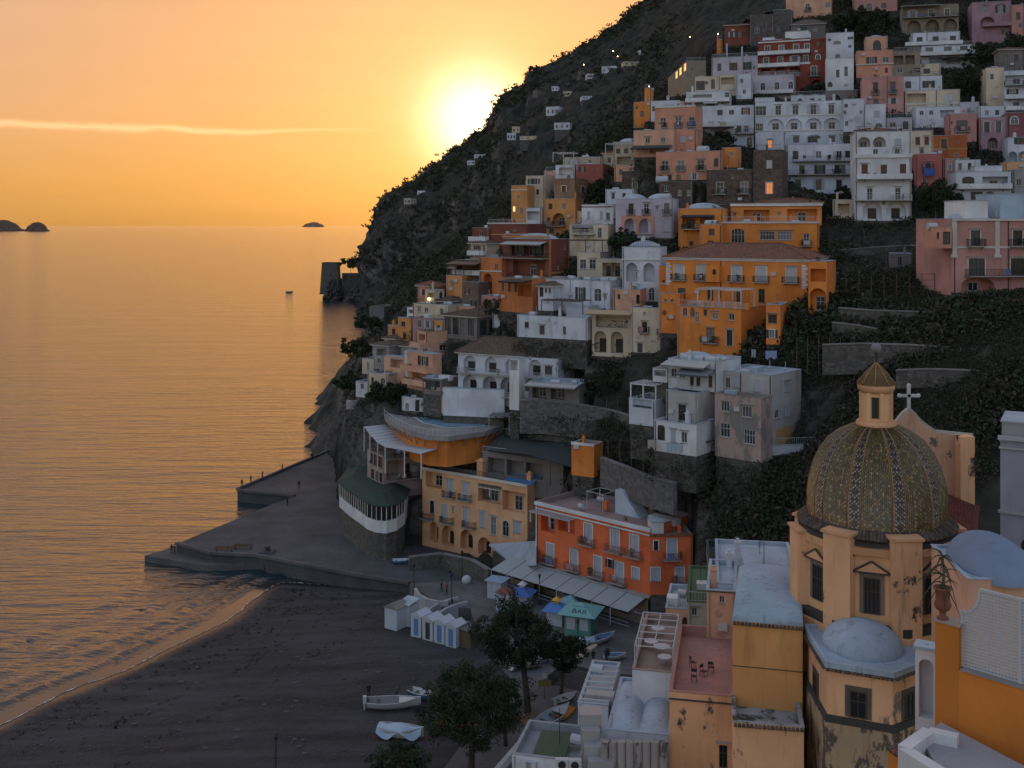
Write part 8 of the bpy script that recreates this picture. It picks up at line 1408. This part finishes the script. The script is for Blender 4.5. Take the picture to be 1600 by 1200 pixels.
POSE = dict(stand={}, walk=dict(kl=(-.1, -.2, .52), al=(-.1, -.22, .1), fl=(-.1, -.38, .06), kr=(.1, .08, .5), ar=(.1, .3, .14), fr=(.1, .2, .05), wl=(-.25, .12, .9), gl=(-.25, .14, .8), wr=(.25, -.22, .92), gr=(.25, -.3, .84)), look=dict(el=(-.27, -.05, 1.2), wl=(-.1, -.26, 1.36), gl=(-.05, -.28, 1.43), head=(0, -.05, 1.61), er=(.27, -.05, 1.2), wr=(.1, -.26, 1.36), gr=(.05, -.28, 1.43)), lean=dict(chest=(0, -.14, 1.2), neck=(0, -.28, 1.4), head=(0, -.34, 1.52), top=(0, -.36, 1.63), sl=(-.18, -.2, 1.34), sr=(.18, -.2, 1.34), el=(-.24, -.28, 1.08), er=(.24, -.28, 1.08), wl=(-.2, -.45, .95), wr=(.2, -.45, .95), gl=(-.18, -.52, .9), gr=(.18, -.52, .9)))
hm = MB(); hm.ell((0, 0, 0), (.108, .115, .1), 12, 5, True); HM = hm.mesh('hair', HAIR, True)
def person(label, px, py, z, rz, pose, jac, tro, group=None, tall=1.0):
    p = G(px, py, z); o = tag(obj('person', body('person', POSE[pose], [SK, CL[tro], CL[jac], SHO]), None, p[:], R(rz)), label, 'person', group); o.scale = (tall,) * 3; hp = POSE[pose].get('head', (0, -.02, 1.62)); obj('hair', HM, o, (hp[0], hp[1] + .02, hp[2] + .03)); return o
for a in (('person in dark clothes alone at the tip of the upper quay', 378, 761, 2.85, 30, 'stand', 'black', 'navy'), ('person second from the tip of the upper quay edge', 392, 755, 2.85, 10, 'look', 'navy', 'black'), ('person third along the upper quay edge in grey', 410, 748, 2.85, -40, 'stand', 'grey', 'black'), ('person walking along the upper quay edge', 441, 737, 2.85, 80, 'walk', 'black', 'jeans'), ('person furthest along the quay below the cliff', 488, 719, 2.85, 60, 'stand', 'brown', 'black'), ('person standing on the pale concrete patch', 467, 763, 2.41, 0, 'walk', 'black', 'navy'), ('person beside the inner corner of the quay', 449, 790, 2.41, 150, 'stand', 'navy', 'black'),
          ('left of the two people on the low landing stage', 268, 865, 1.1, 20, 'stand', 'black', 'black'), ('right of the two people on the low landing stage', 273, 866, 1.1, -30, 'look', 'brown', 'navy'),
          ('person standing alone left of the white motor boat', 576, 1090, bzf(576, 1090), 15, 'stand', 'black', 'navy'), ('person leaning over behind the white motor boat', 620, 1092, bzf(620, 1092), 90, 'lean', 'grey', 'black'),
          ('left of the two people standing above the stairs', 927, 1036, 3.42, 10, 'stand', 'black', 'jeans'), ('right person standing close to another above the stairs', 947, 1034, 3.42, -20, 'stand', 'navy', 'black'), ('person hidden behind the pair above the stairs', 950, 1031, 3.42, 170, 'stand', 'olive', 'black'),
          ('person walking past the dark sculpture on the square', 690, 925, 3.42, 70, 'walk', 'brown', 'black'), ('person waiting by the curved bench wall', 698, 928, 3.42, -60, 'stand', 'red', 'black'), ('person near the white buoy on the square', 704, 906, 3.42, 20, 'walk', 'black', 'jeans')):
    person(*a)
by = tag(MB().ell((0, 0, .45), (.75, .75, .75), 16, 10).build('buoy', flat('buoy_white', (.45, .46, .48), .6), None, G(729, 911, 3.4)[:], smooth=True), 'white round buoy lying on the square', 'buoy')
# seats and clutter on the quay
for k, (px, py) in enumerate(((380, 858), (350, 862))): b = thing('quay_bench', ('low dark bench nearer the mooring on the quay', 'low dark bench further out on the quay')[k], 'bench', G(px, py, 2.4)); MB().box(-1.6, 1.6, -.2, .2, .4, .5).build('seat', M_WOOD, b); [MB().box(x - .06, x + .06, -.18, .18, 0, .4).build('leg', M_IRON, b) for x in (-1.3, 1.3)]; MB().box(-1.6, 1.6, .16, .22, .5, .9).build('backrest', M_WOOD, b)
bo = thing('mooring_bollard', 'squat dark mooring bollard on the quay', 'bollard', G(418, 863, 2.4)); MB().box(-1.2, 1.2, -.9, .9, 0, .25).build('plinth', M_QUAY, bo); MB().lathe([(.5, .25), (.35, .5), (.35, .8), (.55, .9), (.5, 1.05), (0, 1.1)], 14).build('post', M_IRON, bo)
# boat garage doors in the quay cliff
gd = H('stone boat store with orange wooden doors under the veranda', 514, 556, 822, 866, 205, -52, 4, 'stone', [('s', 826, 850, 10, [522, 534], dict(sm=flat('orange_planks', (.3, .12, .04), .8))), ('s', 836, 858, 8, [546], dict(sm=M_SHUT))], wallmat=M_STONE, found=0, roofmat=M_STONE, name='boat_store', cat='building')
# ================================================================== evening haze over the whole bay
hz = MB().box(-46000, 46000, -300, 35000, -8, 780).mesh('haze', [])
t = bpy.data.materials.new('evening_haze'); t.use_nodes = True; t.node_tree.nodes.clear(); vo = t.node_tree.nodes.new('ShaderNodeVolumePrincipled'); ou = t.node_tree.nodes.new('ShaderNodeOutputMaterial'); vo.inputs['Color'].default_value = (.9, .85, .82, 1); vo.inputs['Density'].default_value = 3.5e-6; vo.inputs['Anisotropy'].default_value = .3; t.node_tree.links.new(vo.outputs[0], ou.inputs['Volume']); hz.materials.append(t)
ho = kind(obj('haze', hz), 'stuff', 'thin evening haze over the bay')
